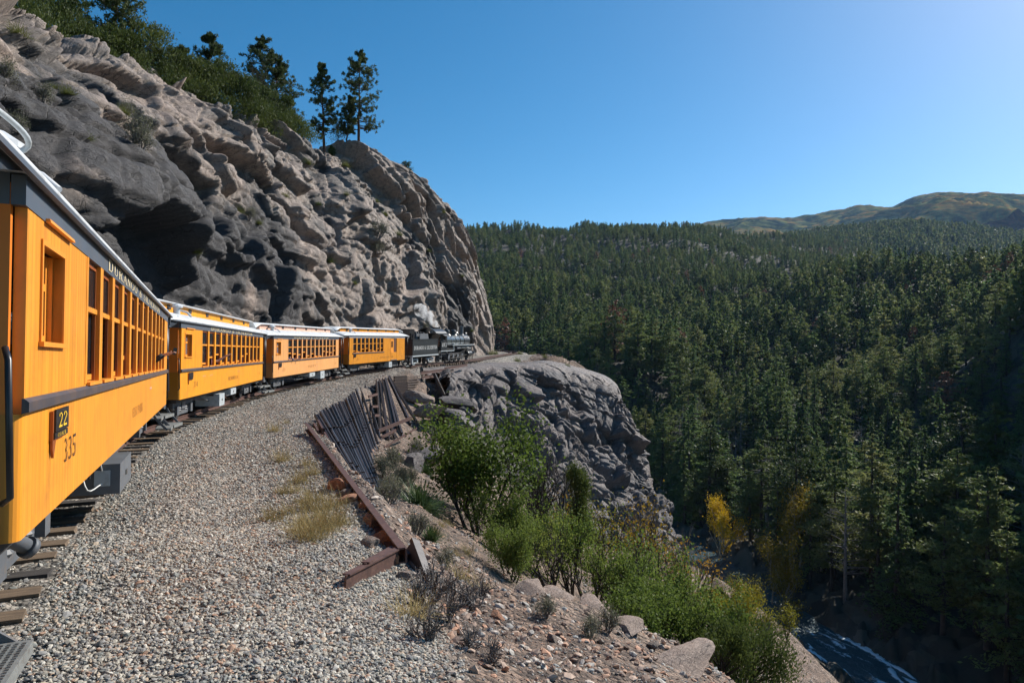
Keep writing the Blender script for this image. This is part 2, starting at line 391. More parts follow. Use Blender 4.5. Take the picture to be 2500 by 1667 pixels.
def rock_mat(name, base, pink, dark, stain=0.5, scale=1.0, stain_attr=False, fine=1.0):
    m, nt, b = new_mat(name); co = coords(nt)
    n1 = N(nt, 'ShaderNodeTexNoise', Scale=0.22*scale, Detail=6.0, Roughness=0.6, Distortion=0.6); nt.links.new(co, n1.inputs[0])
    r1 = ramp(nt, n1.outputs[0], [(0.32, base), (0.62, pink)])
    n2 = N(nt, 'ShaderNodeTexNoise', Scale=2.6*scale, Detail=10.0, Roughness=0.72); nt.links.new(co, n2.inputs[0])
    r2 = ramp(nt, n2.outputs[0], [(0.28, (0.42, 0.40, 0.40)), (0.5, (0.86, 0.86, 0.86)), (0.74, (1.3, 1.28, 1.22))])
    c = mix(nt, 1.0, r1.outputs[0], r2.outputs[0], 'MULTIPLY')
    # dark water stains running down the face
    n3 = N(nt, 'ShaderNodeTexNoise', Scale=1.0, Detail=5.0, Roughness=0.55); nt.links.new(coords(nt, scale=(0.42*scale, 0.42*scale, 0.055*scale)), n3.inputs[0])
    n4 = N(nt, 'ShaderNodeTexNoise', Scale=0.075*scale, Detail=3.0); nt.links.new(co, n4.inputs[0])
    mul = N(nt, 'ShaderNodeMath', operation='MULTIPLY'); nt.links.new(n3.outputs[0], mul.inputs[0]); nt.links.new(n4.outputs[0], mul.inputs[1])
    s_in = mul.outputs[0]
    if stain_attr:
        at = N(nt, 'ShaderNodeAttribute', attribute_name='stain'); ad = N(nt, 'ShaderNodeMath', operation='MULTIPLY_ADD')
        nt.links.new(at.outputs['Fac'], ad.inputs[0]); ad.inputs[1].default_value = 0.3; nt.links.new(mul.outputs[0], ad.inputs[2]); s_in = ad.outputs[0]
    f = ramp(nt, s_in, [(0.27, (0, 0, 0)), (0.36, (stain, stain, stain))])
    c = mix(nt, f.outputs[0], c, dark)
    # pale lichen and iron specks
    n5 = N(nt, 'ShaderNodeTexNoise', Scale=6.0*scale, Detail=6.0, Roughness=0.8); nt.links.new(co, n5.inputs[0])
    f5 = ramp(nt, n5.outputs[0], [(0.60, (0, 0, 0)), (0.70, (0.45, 0.45, 0.45))]); c = mix(nt, f5.outputs[0], c, (0.36, 0.34, 0.30))
    nt.links.new(c, b.inputs['Base Color']); b.inputs['Roughness'].default_value = 0.72
    n6 = N(nt, 'ShaderNodeTexNoise', Scale=5.0*scale*fine, Detail=12.0, Roughness=0.75); nt.links.new(co, n6.inputs[0])
    nd = N(nt, 'ShaderNodeTexNoise', Scale=1.4*scale*fine, Detail=9.0, Roughness=0.75, Distortion=0.2); nt.links.new(coords(nt, scale=(1, 1, 1.9)), nd.inputs[0])
    vr = ramp(nt, nd.outputs[0], [(0.30, (0, 0, 0)), (0.47, (.55, .55, .55)), (0.50, (.25, .25, .25)), (0.53, (.65, .65, .65)), (0.72, (1, 1, 1))])
    wc = nt.nodes.new('ShaderNodeVectorMath'); wc.operation = 'MULTIPLY_ADD'; nz_ = N(nt, 'ShaderNodeTexNoise', Scale=0.8*scale, Detail=4.0); nt.links.new(co, nz_.inputs[0])
    nt.links.new(nz_.outputs['Color'], wc.inputs[0]); wc.inputs[1].default_value = (1.6/scale, 1.6/scale, 1.6/scale); nt.links.new(coords(nt, scale=(1, 1, 1.7)), wc.inputs[2])
    vo = N(nt, 'ShaderNodeTexVoronoi', Scale=0.75*scale*fine); vo.feature = 'DISTANCE_TO_EDGE'; nt.links.new(wc.outputs[0], vo.inputs[0])
    ck = ramp(nt, vo.outputs[0], [(0.0, (0, 0, 0)), (0.018, (1, 1, 1))])
    c2 = mix(nt, 0.75, c, mix(nt, 1.0, c, ck.outputs[0], 'MULTIPLY')); nt.links.new(c2, b.inputs['Base Color'])
    cs = N(nt, 'ShaderNodeMath', operation='MULTIPLY_ADD'); nt.links.new(ck.outputs[0], cs.inputs[0]); cs.inputs[1].default_value = 0.8; nt.links.new(vr.outputs[0], cs.inputs[2]); vr = cs
    ad2 = N(nt, 'ShaderNodeMath', operation='MULTIPLY_ADD'); nt.links.new(n6.outputs[0], ad2.inputs[0]); ad2.inputs[1].default_value = 1.6; nt.links.new(vr.outputs[0], ad2.inputs[2])
    bump(nt, b, ad2.outputs[0], 0.8, 0.07/scale)
    return m
M['rock'] = rock_mat('granite_cliff', (0.24, 0.21, 0.185), (0.35, 0.27, 0.225), (0.028, 0.029, 0.034), 0.92, 1.0, True)
M['rock_low'] = rock_mat('granite_crag', (0.12, 0.112, 0.118), (0.22, 0.18, 0.165), (0.03, 0.03, 0.035), 0.7, 1.0)
M['boulder'] = rock_mat('boulder_stone', (0.26, 0.22, 0.19), (0.34, 0.24, 0.19), (0.08, 0.07, 0.06), 0.3, 3.0)
M['boulder_red'] = rock_mat('red_sandstone', (0.46, 0.19, 0.085), (0.52, 0.25, 0.14), (0.12, 0.06, 0.04), 0.3, 3.0)

def ground_mat(name, c0, c1, c2, scale=1.0, stone=14.0, bstr=0.9):
    m, nt, b = new_mat(name); co = coords(nt)
    vo = N(nt, 'ShaderNodeTexVoronoi', Scale=stone); nt.links.new(co, vo.inputs[0])
    n1 = N(nt, 'ShaderNodeTexNoise', Scale=0.9*scale, Detail=8.0, Roughness=0.65); nt.links.new(co, n1.inputs[0])
    r1 = ramp(nt, n1.outputs[0], [(0.33, c0), (0.5, c1), (0.68, c2)])
    sep = nt.nodes.new('ShaderNodeSeparateColor'); nt.links.new(vo.outputs['Color'], sep.inputs[0])
    r2 = ramp(nt, sep.outputs[0], [(0.0, (0.45, 0.45, 0.45)), (0.5, (0.95, 0.95, 0.95)), (1.0, (1.6, 1.6, 1.6))])
    c = mix(nt, 0.85, r1.outputs[0], mix(nt, 1.0, r1.outputs[0], r2.outputs[0], 'MULTIPLY'))
    nt.links.new(c, b.inputs['Base Color']); b.inputs['Roughness'].default_value = 0.9
    n2 = N(nt, 'ShaderNodeTexNoise', Scale=stone*2, Detail=6.0); nt.links.new(co, n2.inputs[0])
    sb = N(nt, 'ShaderNodeMath', operation='SUBTRACT'); nt.links.new(n2.outputs[0], sb.inputs[0]); nt.links.new(vo.outputs['Distance'], sb.inputs[1])
    bump(nt, b, sb.outputs[0], bstr, 0.03); return m
M['ballast'] = ground_mat('ballast_bed', (0.22, 0.21, 0.19), (0.29, 0.27, 0.245), (0.33, 0.30, 0.26), 1.0, 16.0)
M['boulder_pink'] = rock_mat('pink_ledge_stone', (0.40, 0.31, 0.26), (0.46, 0.33, 0.26), (0.2, 0.14, 0.11), 0.3, 3.0)
M['dirt'] = ground_mat('reddish_dirt', (0.13, 0.085, 0.06), (0.20, 0.135, 0.10), (0.27, 0.20, 0.15), 1.2, 9.0)
M['forest_floor'] = ground_mat('forest_floor', (0.025, 0.024, 0.016), (0.045, 0.04, 0.027), (0.085, 0.075, 0.06), 0.05, 0.4, 0.6)

def leaf_mat(name, c0, c1, c2=None, transl=0.35, rough=0.6, rand=True, oscale=0.35):
    """leaves: tone from the object and from the place in the crown, part of the light passes through"""
    m, nt, b = new_mat(name)
    oi = nt.nodes.new('ShaderNodeObjectInfo')
    n1 = N(nt, 'ShaderNodeTexNoise', Scale=oscale, Detail=3.0); tc = nt.nodes.new('ShaderNodeTexCoord'); nt.links.new(tc.outputs['Object'], n1.inputs[0])
    ad = N(nt, 'ShaderNodeMath', operation='MULTIPLY_ADD'); nt.links.new(oi.outputs['Random'], ad.inputs[0]); ad.inputs[1].default_value = 0.55; 
    m2 = N(nt, 'ShaderNodeMath', operation='MULTIPLY'); nt.links.new(n1.outputs[0], m2.inputs[0]); m2.inputs[1].default_value = 0.45; nt.links.new(m2.outputs[0], ad.inputs[2])
    r = ramp(nt, ad.outputs[0], [(0.15, c0), (0.8, c1)] if c2 is None else [(0.15, c0), (0.5, c1), (0.85, c2)])
    nt.links.new(r.outputs[0], b.inputs['Base Color']); b.inputs['Roughness'].default_value = rough
    b.inputs['Specular IOR Level'].default_value = 0.15
    t = nt.nodes.new('ShaderNodeBsdfTranslucent'); nt.links.new(r.outputs[0], t.inputs[0])
    mx = nt.nodes.new('ShaderNodeMixShader'); mx.inputs[0].default_value = transl
    nt.links.new(b.outputs[0], mx.inputs[1]); nt.links.new(t.outputs[0], mx.inputs[2])
    nt.links.new(mx.outputs[0], nt.nodes['Material Output'].inputs[0]); return m
M['needle'] = leaf_mat('pine_needles', (0.09, 0.125, 0.045), (0.15, 0.185, 0.06), (0.22, 0.225, 0.085), 0.4, oscale=4.0)
M['needle_sky'] = leaf_mat('ponderosa_needles', (0.05, 0.075, 0.03), (0.095, 0.12, 0.04), None, 0.3)
M['juniper'] = leaf_mat('juniper_scales', (0.05, 0.075, 0.02), (0.10, 0.125, 0.032), None, 0.35)
M['fir'] = leaf_mat('spruce_needles', (0.07, 0.12, 0.045), (0.13, 0.18, 0.065), None, 0.5, oscale=4.0)
M['dead_red'] = leaf_mat('dead_red_needles', (0.17, 0.075, 0.045), (0.25, 0.115, 0.07), None, 0.2)
M['aspen'] = leaf_mat('aspen_gold', (0.50, 0.30, 0.012), (0.62, 0.46, 0.03), None, 0.4)
M['cottonwood'] = leaf_mat('cottonwood_gold', (0.17, 0.125, 0.02), (0.34, 0.26, 0.03), None, 0.4)
M['oak'] = leaf_mat('scrub_oak_leaf', (0.08, 0.125, 0.022), (0.14, 0.19, 0.04), (0.22, 0.25, 0.05), 0.45, 0.6, oscale=0.8)
M['oak_yellow'] = leaf_mat('turning_oak_leaf', (0.10, 0.14, 0.02), (0.24, 0.20, 0.02), (0.30, 0.13, 0.02), 0.45, 0.45, oscale=0.8)
M['sage'] = leaf_mat('grey_green_brush', (0.12, 0.13, 0.085), (0.22, 0.21, 0.13), None, 0.2, oscale=2.0)
M['grass_dry'] = leaf_mat('dry_grass', (0.22, 0.17, 0.07), (0.40, 0.32, 0.15), None, 0.3, oscale=3.0)
M['grass_green'] = leaf_mat('bunch_grass', (0.09, 0.12, 0.03), (0.19, 0.20, 0.06), None, 0.3, oscale=1.0)
M['yucca'] = leaf_mat('yucca_leaf', (0.05, 0.09, 0.03), (0.11, 0.15, 0.05), None, 0.15, 0.45, oscale=2.0)
M['twig'] = leaf_mat('grey_twigs', (0.10, 0.075, 0.06), (0.2, 0.16, 0.13), None, 0.0)
# ------------------------------------------------------------------ the line of the track (centre, rail height)
TRK = np.array([(9.5,-16,.05),(4.4,-10,.05),(0.6,-5,.03),(-2.1,0,.01),(-3.85,3.23,0),(-6.5,8.8,-.05),(-8.99,14.98,-.11),(-9.77,17.31,-.14),(-11.15,23.6,-.16),(-12.3,30.1,-.13),
 (-12.62,32.5,-.11),(-12.85,39,0),(-12.78,45.4,.11),(-12.59,47.8,.2),(-11.75,53.6,.36),(-10.54,59.5,.49),(-10.05,61.8,.56),(-8.4,68.3,.72),(-5.35,77.3,.94),
 (-3.75,84,1.14),(-2.5,92,1.38),(-1.1,100,1.6),(0.1,106,1.78),(0.35,112,1.96),(-0.9,119,2.15),(-4.2,126,2.35),(-9.5,132,2.5),(-17,137,2.7),(-27,140,2.9)])
_tt = np.linspace(0, len(TRK)-1, 3000)
TK = cat_rom(TRK, _tt)
TS = np.concatenate([[0], np.cumsum(np.linalg.norm(np.diff(TK[:, :2], axis=0), axis=1))])
def trk(s):
    """centre point, forward and right unit vectors at arc length s"""
    s = np.atleast_1d(s)
    c = np.stack([np.interp(s, TS, TK[:, k]) for k in range(3)], 1)
    a = np.stack([np.interp(s-0.3, TS, TK[:, k]) for k in range(2)], 1); b = np.stack([np.interp(s+0.3, TS, TK[:, k]) for k in range(2)], 1)
    d = b-a; d /= np.linalg.norm(d, axis=1, keepdims=True)
    return c, d, np.stack([d[:, 1], -d[:, 0]], 1)
def trk_near(q):
    """arc length, signed distance to the right of the centre and rail height nearest to each (x,y)"""
    sub = TK[::4]; ss = TS[::4]; out_s = np.zeros(len(q)); out_d = np.zeros(len(q))
    for a in range(0, len(q), 20000):
        qq = q[a:a+20000]; d2 = ((qq[:, None]-sub[None, :, :2])**2).sum(2); out_s[a:a+20000] = ss[d2.argmin(1)]
    c, d, r = trk(out_s); v = q-c[:, :2]
    return out_s, (v*r).sum(1), c[:, 2], (v*d).sum(1)
S0 = float(trk_near(np.array([[-3.85, 3.23]]))[0][0])

# ------------------------------------------------------------------ the crag below the track
CR = [[(1030,893,66),(1030,907,62),(1038,935,58.5),(1050,970,55),(1066,1010,51),(1080,1060,45)],
      [(1100,893,71),(1098,913,65),(1108,960,61),(1128,1010,57.5),(1158,1080,52),(1190,1190,43)],
      [(1180,885,78),(1178,903,71),(1195,965,67),(1220,1040,62.5),(1250,1130,57),(1290,1290,47)],
      [(1275,884,83),(1273,901,77),(1285,980,72),(1310,1070,67.5),(1340,1170,62),(1390,1340,53)],
      [(1335,880,89),(1335,901,81),(1350,990,76.5),(1380,1090,72),(1420,1190,67.5),(1470,1360,60)],
      [(1400,893,94),(1400,919,86),(1420,1010,81.5),(1450,1110,77),(1500,1210,73),(1560,1380,66)],
      [(1480,918,98),(1478,941,91),(1492,1030,87),(1515,1120,83.5),(1560,1220,80),(1625,1385,73)],
      [(1512,950,99),(1522,985,92),(1548,1060,90),(1578,1140,88),(1602,1230,86),(1655,1400,78)],
      [(1490,955,110),(1500,990,104),(1520,1060,102),(1545,1140,99),(1580,1230,95),(1640,1400,88)]]
CR = np.array([[P(*a) for a in c] for c in CR])
nu, nv = 600, 340
g = patch(CR, nu, nv); gn = grid_normals(g); p = g.reshape(-1, 3); n = gn.reshape(-1, 3)
if n[:, 1].mean() > 0: n = -n
vf = np.tile(np.linspace(0, 1, nv), nu)
pr = p.copy(); c_, s_ = math.cos(R(32)), math.sin(R(32))
pr[:, 0], pr[:, 2] = p[:, 0]*c_-p[:, 2]*s_*-1, -p[:, 0]*s_*-1+p[:, 2]*c_
uu = np.repeat(np.concatenate([[0], np.cumsum(np.linalg.norm(np.diff(g[:, nv//2], axis=0), axis=1))]), nv); ww = p[:, 2]*1.15
d1 = blocks(uu, ww, p, 6.0, 3.4, 501, .34, .75, .8, .13, R(-24), .18, .3); d2 = blocks(uu, ww, p, 2.6, 1.6, 602, .24, .2, .45, .08, R(-20), .22, .1)
d3 = facets(pr, 4.5, (.7, .9, 1.4), 521, .45, .3, .3)+facets(pr, 1.7, (.75, .9, 1.3), 531, .26, .07, .15)+facets(pr, .65, (.8, 1, 1.2), 541, .2, .02, .05)
amp = 0.2+0.8*np.clip(vf*6, 0, 1)
dsp = amp*(d1+d2+d3); top_ = np.clip(1-(vf-.10)/.14, 0, 1); dsp = dsp*(1-top_)+np.minimum(dsp, .05)*top_*.5
nn_ = n.copy(); nn_[:, 2] *= np.clip((vf-.15)/.35, 0, 1); pd_ = p+nn_*dsp[:, None]
me = mesh_np('rock_crag', pd_, grid_faces(nu, nv), False, M['rock_low'])
crag = tag(link('rock_crag', me), kind='structure')


_cx = pd_[:, 0]; _cy = pd_[:, 1]; CG = 0.5; _i = ((_cx+20)/CG).astype(int); _j = ((_cy-30)/CG).astype(int)
CGR = np.full((120, 180), 1e6); _okc = (_i >= 0) & (_i < 120) & (_j >= 0) & (_j < 180); np.minimum.at(CGR, (_i[_okc], _j[_okc]), (pd_[:, 2]-np.where(vf < .14, .12, .9))[_okc])
for _k in range(2):
    _p = np.pad(CGR, 1, constant_values=1e6); _n = np.minimum.reduce([_p[1:-1, 1:-1], _p[2:, 1:-1], _p[:-2, 1:-1], _p[1:-1, 2:], _p[1:-1, :-2]]); CGR = np.where(CGR > 1e5, _n, CGR)
def under_crag(q, z):
    i = ((q[:, 0]+20)/CG).astype(int); j = ((q[:, 1]-30)/CG).astype(int); ok = (i >= 0) & (i < 120) & (j >= 0) & (j < 180)
    lim = np.where(ok, CGR[np.clip(i, 0, 119), np.clip(j, 0, 179)], 1e6)
    return np.minimum(z, lim)

# ------------------------------------------------------------------ ground on this side of the gorge
GP = []
for s in np.arange(1, TS[-1]-1, 5.0):
    c, d, r = trk(s)
    for off, dz in ((-2.6, -.2), (0, -.2), (1.7, -.22)):
        q = c[0, :2]+r[0]*off; GP.append((q[0], q[1], c[0, 2]+dz))
def gp(px, py, Y, dz=0.0):
    p = P(px, py, Y); GP.append((p[0], p[1], p[2]+dz))
for a in [(700,1300,7.7),(757,1047,18.6),(871,1206,10.2),(985,1365,7.75),(1000,1667,4.25),(1040,1440,7.0),
          (1050,1350,10.4),(1100,1400,9.0),(1192,1455,8.5),(1268,1449,8.4),(1446,1494,8.44),(1598,1587,7.6),(1714,1645,7.1),(1500,1667,5.6),(735,1062,17.0),(715,1085,15.0),(700,1110,13.5),(800,1153,11.9),(765,1110,13.6),(850,1222,9.7),(930,1330,7.5),
          (945,1262,14.2),(1000,1230,16.5),(1100,1300,14.5),
          (820,985,27.5),(884,946,38.5),(949,919,48.5),(1000,908,52),(1060,900,58),(1136,893,68),
          (960,985,44),(950,1130,24),
          (1250,1400,17),(1300,1400,20),(1500,1450,24),(1650,1500,26),(1800,1600,24),(1930,1640,28),(2045,1665,36),(1900,1550,48),(1740,1415,66),
          (1550,1390,42),(1400,1350,36),(1250,1300,31),(1150,1180,33),(1050,1090,38),(970,1010,43),(1000,965,50),(1060,1010,46),
          (1200,896,71),(1273,897,75.5),(1330,897,79.5),(1399,916,84.5),(1488,939,89.5),(1310,866,99),(1402,888,96),(1459,908,94),(1360,880,92)]:
    gp(*a)
GP += [(0,4,-.45),(1,5,-.95),(2,5,-1.3),(2.8,3,-1.5),(0,0,-.35),(3,-3,-1.5),(6,-8,-1.8),(1.0,11,-3.1),(3.2,9.8,-3.7),(4.2,7.2,-3.6),(5.4,4,-3.6),(7,-2,-4),(9,5,-6.5),
       (8,14,-8),(14,18,-13),(14,5,-11),(20,0,-16),(24,25,-22),(30,40,-30),(36,55,-38),(42,60,-46),(40,75,-46),(33,84,-44),(30,97,-46),(45,30,-46),(50,45,-52),(52,65,-54),(50,90,-54),(40,110,-54),
       (6,112,-4),(12,110,-8),(18,106,-16),(24,100,-30),(4,124,-5),(0,134,-10),(15,125,-25),(-8,145,-10),(30,120,-52),(20,140,-50)]
for a in [(1195,965,69),(1310,1070,70),(1420,1010,84),(1490,1030,90),(1340,1170,65),(1450,1110,80),(1500,1210,76),(1160,1080,55)]:
    gp(*a, dz=-2.5)
for cp_ in [(1098,909,65),(1155,906,69),(1200,896,71),(1240,897,73.5),(1273,897,75.5),(1330,897,79.5),(1365,905,82),(1399,916,84.5),(1445,928,87),(1488,939,89.5)]:
    c_ = P(*cp_); s_, d_, rz_, _ = trk_near(c_[None, :2]); t0, _, r0 = trk(s_); e0 = np.array([t0[0, 0]+r0[0, 0]*2.2, t0[0, 1]+r0[0, 1]*2.2, rz_[0]-.25])
    for k in (.2, .45, .7, .9): GP.append(tuple(e0*(1-k)+c_*k))
for a in [(1270,868,97),(1300,872,95),(1350,874,95),(1330,868,99),(1420,895,94),(1440,905,92)]: gp(*a)
GP = np.array(GP)
EDY = np.array([7.0, 7.8, 10.2, 14, 18.6, 27.5, 38.5, 48.5, 56]); EDX = np.array([-1.0, -1.15, -2.12, -3.65, -5.45, -7.1, -8.4, -8.8, -7.3])
def edge_drop(q):
    # the bank breaks away sharply along the retaining works
    e = q[:, 0]-np.interp(q[:, 1], EDY, EDX); w = np.clip((q[:, 1]-8.2)/2.0, 0, 1)*np.clip((54-q[:, 1])/6, 0, 1)
    return w*((1.25+.45*np.clip((20-q[:, 1])/5, 0, 1)*np.clip((q[:, 1]-11)/3, 0, 1))*np.clip(e/0.9, 0, 1)+0.35*np.clip((e-.9)/2, 0, 1))
GT = tps_fit(GP[:, :2], GP[:, 2]+edge_drop(GP[:, :2]), 1e-5)
def ground_base(q):
    z = tps_eval(GT, q)-edge_drop(q)
    s, d, rz, al = trk_near(q)
    w = np.clip((2.9-np.abs(d-(-0.1)))/0.9, 0, 1); w = w*w*(3-2*w)*(np.abs(al) < 2)
    return z*(1-w)+(rz-0.165)*w, s, d, w
def ground_z(x, y):
    q = np.stack([np.atleast_1d(x), np.atleast_1d(y)], 1).astype(float)
    z, s, d, w = ground_base(q)
    return under_crag(q, z+ground_rel(q, d))
def shelf_w(q, d):
    """1 on the gravel shelf, 0 on the bank below it"""
    # edge of the gravel: polyline y -> x
    ey = np.array([-10, 3, 5, 7.0, 7.8, 10.2, 18.6, 27.5, 38.5, 48.5, 58, 68, 76, 90, 100, 108, 118, 130]); ex = np.array([0.8, -0.2, -0.5, -1.0, -1.25, -2.3, -5.6, -7.2, -8.5, -8.9, -6.8, -4.4, -1.8, 1.8, 3.2, 4.0, 4.0, 0.5])
    e = np.interp(q[:, 1], ey, ex)
    return np.clip((e-q[:, 0])/0.5+0.5, 0, 1)
def ground_rel(q, d):
    p = np.stack([q[:, 0], q[:, 1], np.zeros(len(q))], 1)
    sw = shelf_w(q, d)
    a = 0.03*fbm(p*1.2, 3, 5)+0.008*vnoise(p*9, 8)
    far = np.clip((q[:, 1]-12)/25, 0, 1)*np.clip((q[:, 0]+6)/6, 0, 1)
    b = 0.16*fbm(p*0.55, 5, 9)*(1+3.0*far)+0.07*np.abs(fbm(p*2.3, 3, 31))+far*0.22*rock_disp(p*np.array([1, 1, 1.0]), 3.0, seed=3, tilt=.6)
    return a*sw+(1-sw)*(a*0.5+b*np.clip((np.abs(d)-3.2)/1.5, 0, 1))
def polar_sheet(a0, a1, na, r0, r1, nr):
    an = np.radians(np.linspace(a0, a1, na)); rr = np.exp(np.linspace(math.log(r0), math.log(r1), nr))
    A, Rr = np.meshgrid(an, rr, indexing='ij')
    return np.stack([np.sin(A)*Rr, np.cos(A)*Rr], 2).reshape(-1, 2)
na, nr = 480, 500
q = polar_sheet(-62, 68, na, 1.1, 150, nr)
gz, gs, gd, gw = ground_base(q); gz = under_crag(q, gz+ground_rel(q, gd))
me = mesh_np('hillside_ground', np.column_stack([q, gz]), grid_faces(na, nr)[:, ::-1], True)
sw = shelf_w(q, gd)
at = me.attributes.new('shelf', 'FLOAT', 'POINT'); at.data.foreach_set('value', sw.astype(np.float32))
# ballast on the shelf, reddish dirt below it
m, nt, b = new_mat('shelf_and_bank')
def two(nt, stops, noise_scale):
    n1 = N(nt, 'ShaderNodeTexNoise', Scale=noise_scale, Detail=9.0, Roughness=0.65); nt.links.new(coords(nt), n1.inputs[0]); return ramp(nt, n1.outputs[0], stops).outputs[0]
cg = two(nt, [(0.33, (0.15, 0.14, 0.125)), (0.5, (0.235, 0.22, 0.20)), (0.68, (0.30, 0.28, 0.25))], 1.3)
cd = two(nt, [(0.30, (0.085, 0.060, 0.046)), (0.5, (0.16, 0.115, 0.09)), (0.7, (0.25, 0.20, 0.165))], 0.8)
atn = N(nt, 'ShaderNodeAttribute', attribute_name='shelf')
c = mix(nt, atn.outputs['Fac'], cd, cg)
vo = N(nt, 'ShaderNodeTexVoronoi', Scale=15.0); nt.links.new(coords(nt), vo.inputs[0]); sp = nt.nodes.new('ShaderNodeSeparateColor'); nt.links.new(vo.outputs['Color'], sp.inputs[0])
r2 = ramp(nt, sp.outputs[0], [(0.0, (0.35, 0.35, 0.36)), (0.5, (0.95, 0.93, 0.9)), (1.0, (1.75, 1.7, 1.65))])
vo3 = N(nt, 'ShaderNodeTexVoronoi', Scale=4.0); nt.links.new(coords(nt), vo3.inputs[0]); sp3 = nt.nodes.new('ShaderNodeSeparateColor'); nt.links.new(vo3.outputs['Color'], sp3.inputs[0])
r3 = ramp(nt, sp3.outputs[1], [(0.0, (0.7, 0.7, 0.7)), (1.0, (1.25, 1.2, 1.15))])
c = mix(nt, 1.0, mix(nt, 1.0, c, r2.outputs[0], 'MULTIPLY'), r3.outputs[0], 'MULTIPLY')
nt.links.new(c, b.inputs['Base Color']); b.inputs['Roughness'].default_value = 0.9
sb = N(nt, 'ShaderNodeMath', operation='SUBTRACT'); nn = N(nt, 'ShaderNodeTexNoise', Scale=30.0, Detail=5.0); nt.links.new(coords(nt), nn.inputs[0])
nt.links.new(nn.outputs[0], sb.inputs[0]); nt.links.new(vo.outputs['Distance'], sb.inputs[1]); bump(nt, b, sb.outputs[0], 1.0, 0.05)
me.materials.append(m)
ground = tag(link('hillside_ground', me), kind='structure')

# ------------------------------------------------------------------ the rock wall above the train
CL = []   # columns along the wall; rows from the foot up over the brow and back
def wall_col(base, top, bulge=0.0, k=1.0, back=(0, 0)):
    base = np.array(base, float); top = np.array(top, float)
    rows = []
    h = top[:2]-base[:2]; dz = top[2]-base[2]
    for (hf, vf) in ((-.02, -.12), (0.0, 0.0), (.045, .17), (.10, .36), (.24, .53), (.42, .70), (.68, .87), (1.0, 1.0)):
        hf = hf*k if hf < 1 else 1
        rows.append((base[0]+h[0]*hf, base[1]+h[1]*hf, base[2]+dz*vf))
    n = h/max(np.linalg.norm(h), 1e-6) if np.linalg.norm(h) > 1 else np.array(back)
    rows.append((top[0]+n[0]*5, top[1]+n[1]*5, top[2]+0.8)); rows.append((top[0]+n[0]*22, top[1]+n[1]*22, top[2]+2.5))
    return rows
def topP(px, py, Y): return P(px, py, Y)
CL = [wall_col((-8.5,-6,-.6), (-26,6,22)), wall_col((-10.2,3,-.6), (-28,20,21)), wall_col((-12,11,-.6), topP(0,27,36)), wall_col((-13.6,20,-.6), topP(120,86,41)),
      wall_col((-15.0,30,-.6), topP(251,134,47)), wall_col((-15.7,40,-.5), topP(400,196,53)), wall_col((-15.6,50,-.3), topP(566,270,60)), wall_col((-14.2,59,0), topP(650,322,65)),
      wall_col((-12.5,66,.2), topP(740,340,71)), wall_col((-10.4,75,.4), topP(836,365,78)), wall_col((-8.4,83,.6), topP(922,380,84)), wall_col((-6.9,90,.8), topP(1000,420,90)),
      wall_col((-5.5,96,1.0), topP(1058,477,96), back=(-.9,.3)), wall_col((-4.3,101,1.2), topP(1112,540,101), back=(-.9,.3)), wall_col((-3.15,105.5,1.4), topP(1150,600,105), back=(-.9,.4)),
      wall_col((-3.3,112,1.6), topP(1142,620,112), back=(-.8,.6)), wall_col((-5.5,119,1.8), (-11,122,15), back=(-.6,.8)), wall_col((-12,127,2.0), (-17,131,14), back=(-.3,.9))]
CL = np.array(CL)
nu, nv = 1160, 460
g = patch(CL, nu, nv); gn = grid_normals(g)
p = g.reshape(-1, 3); n = gn.reshape(-1, 3)
if (n*np.array([1, -.3, 0])).sum(1).mean() < 0: n = -n
uf = np.repeat(np.linspace(0, 1, nu), nv); vf = np.tile(np.linspace(0, 1, nv), nu)
# fractures rake down to the right on the nose and lie nearly flat on the left
rk = np.clip((p[:, 1]-62)/25, 0, 1)
pr = p.copy(); pr[:, 2] = p[:, 2]+0.28*p[:, 1]*(1-rk)+1.1*(p[:, 1]-75)*rk*0.9
big = fbm(p/13.0, 3, 77)*2.0
uu = np.repeat(np.concatenate([[0], np.cumsum(np.linalg.norm(np.diff(g[:, nv//4, :2], axis=0), axis=1))]), nv); ww = np.tile(np.concatenate([[0], np.cumsum(np.linalg.norm(np.diff(g[nu//2], axis=0), axis=1))]), nu)
wz = 0.55*ww+0.45*p[:, 2]
A1 = blocks(uu, wz, p, 4.4, 7.0, 101, .20, .55, .35, .16, R(-9), .16, .55); A2 = blocks(uu, wz, p, 1.9, 3.0, 202, .12, .09, .20, .08, R(-6), .2, .10)
B1 = blocks(uu, wz, p, 3.2, 9.5, 111, .20, .45, .35, .14, R(-52), .12, .5); B2 = blocks(uu, wz, p, 1.5, 3.8, 212, .16, .10, .2, .08, R(-50), .15, .12)
d1 = A1*(1-rk)+B1*rk; d2 = A2*(1-rk)+B2*rk; d3 = facets(pr, 6.0, (1.2, 1.2, .8), 121, .33, .25, .2)+facets(pr, 2.3, (1.2, 1.2, .75), 131, .20, .07, .12); d4 = facets(pr, .9, (1.3, 1.3, .8), 141, .17, .02, .05)
led = pr[:, 2]/3.4+0.5*vnoise(pr/9, 5); lf = led-np.floor(led); ledge = np.where(lf < 0.8, lf/0.8, (1-lf)/0.2)-0.5
fine = fbm(pr*np.array([1.6, 1.6, 2.6]), 4, 401)
amp = 0.25+0.75*np.clip((vf-0.02)*6, 0, 1)
low = np.clip(1-vf/0.5, 0, 1)
def soften(a, k=2):
    a = a.reshape(nu, nv).copy()
    for _ in range(k):
        a[1:-1] = .25*a[:-2]+.5*a[1:-1]+.25*a[2:]; a[:, 1:-1] = .25*a[:, :-2]+.5*a[:, 1:-1]+.25*a[:, 2:]
    return a.ravel()
disp = amp*(0.4*big+soften(np.clip(d1+d3*(1-.3*low*(1-rk)), -1.3, 2.0), 1)+d2+d4)-0.3
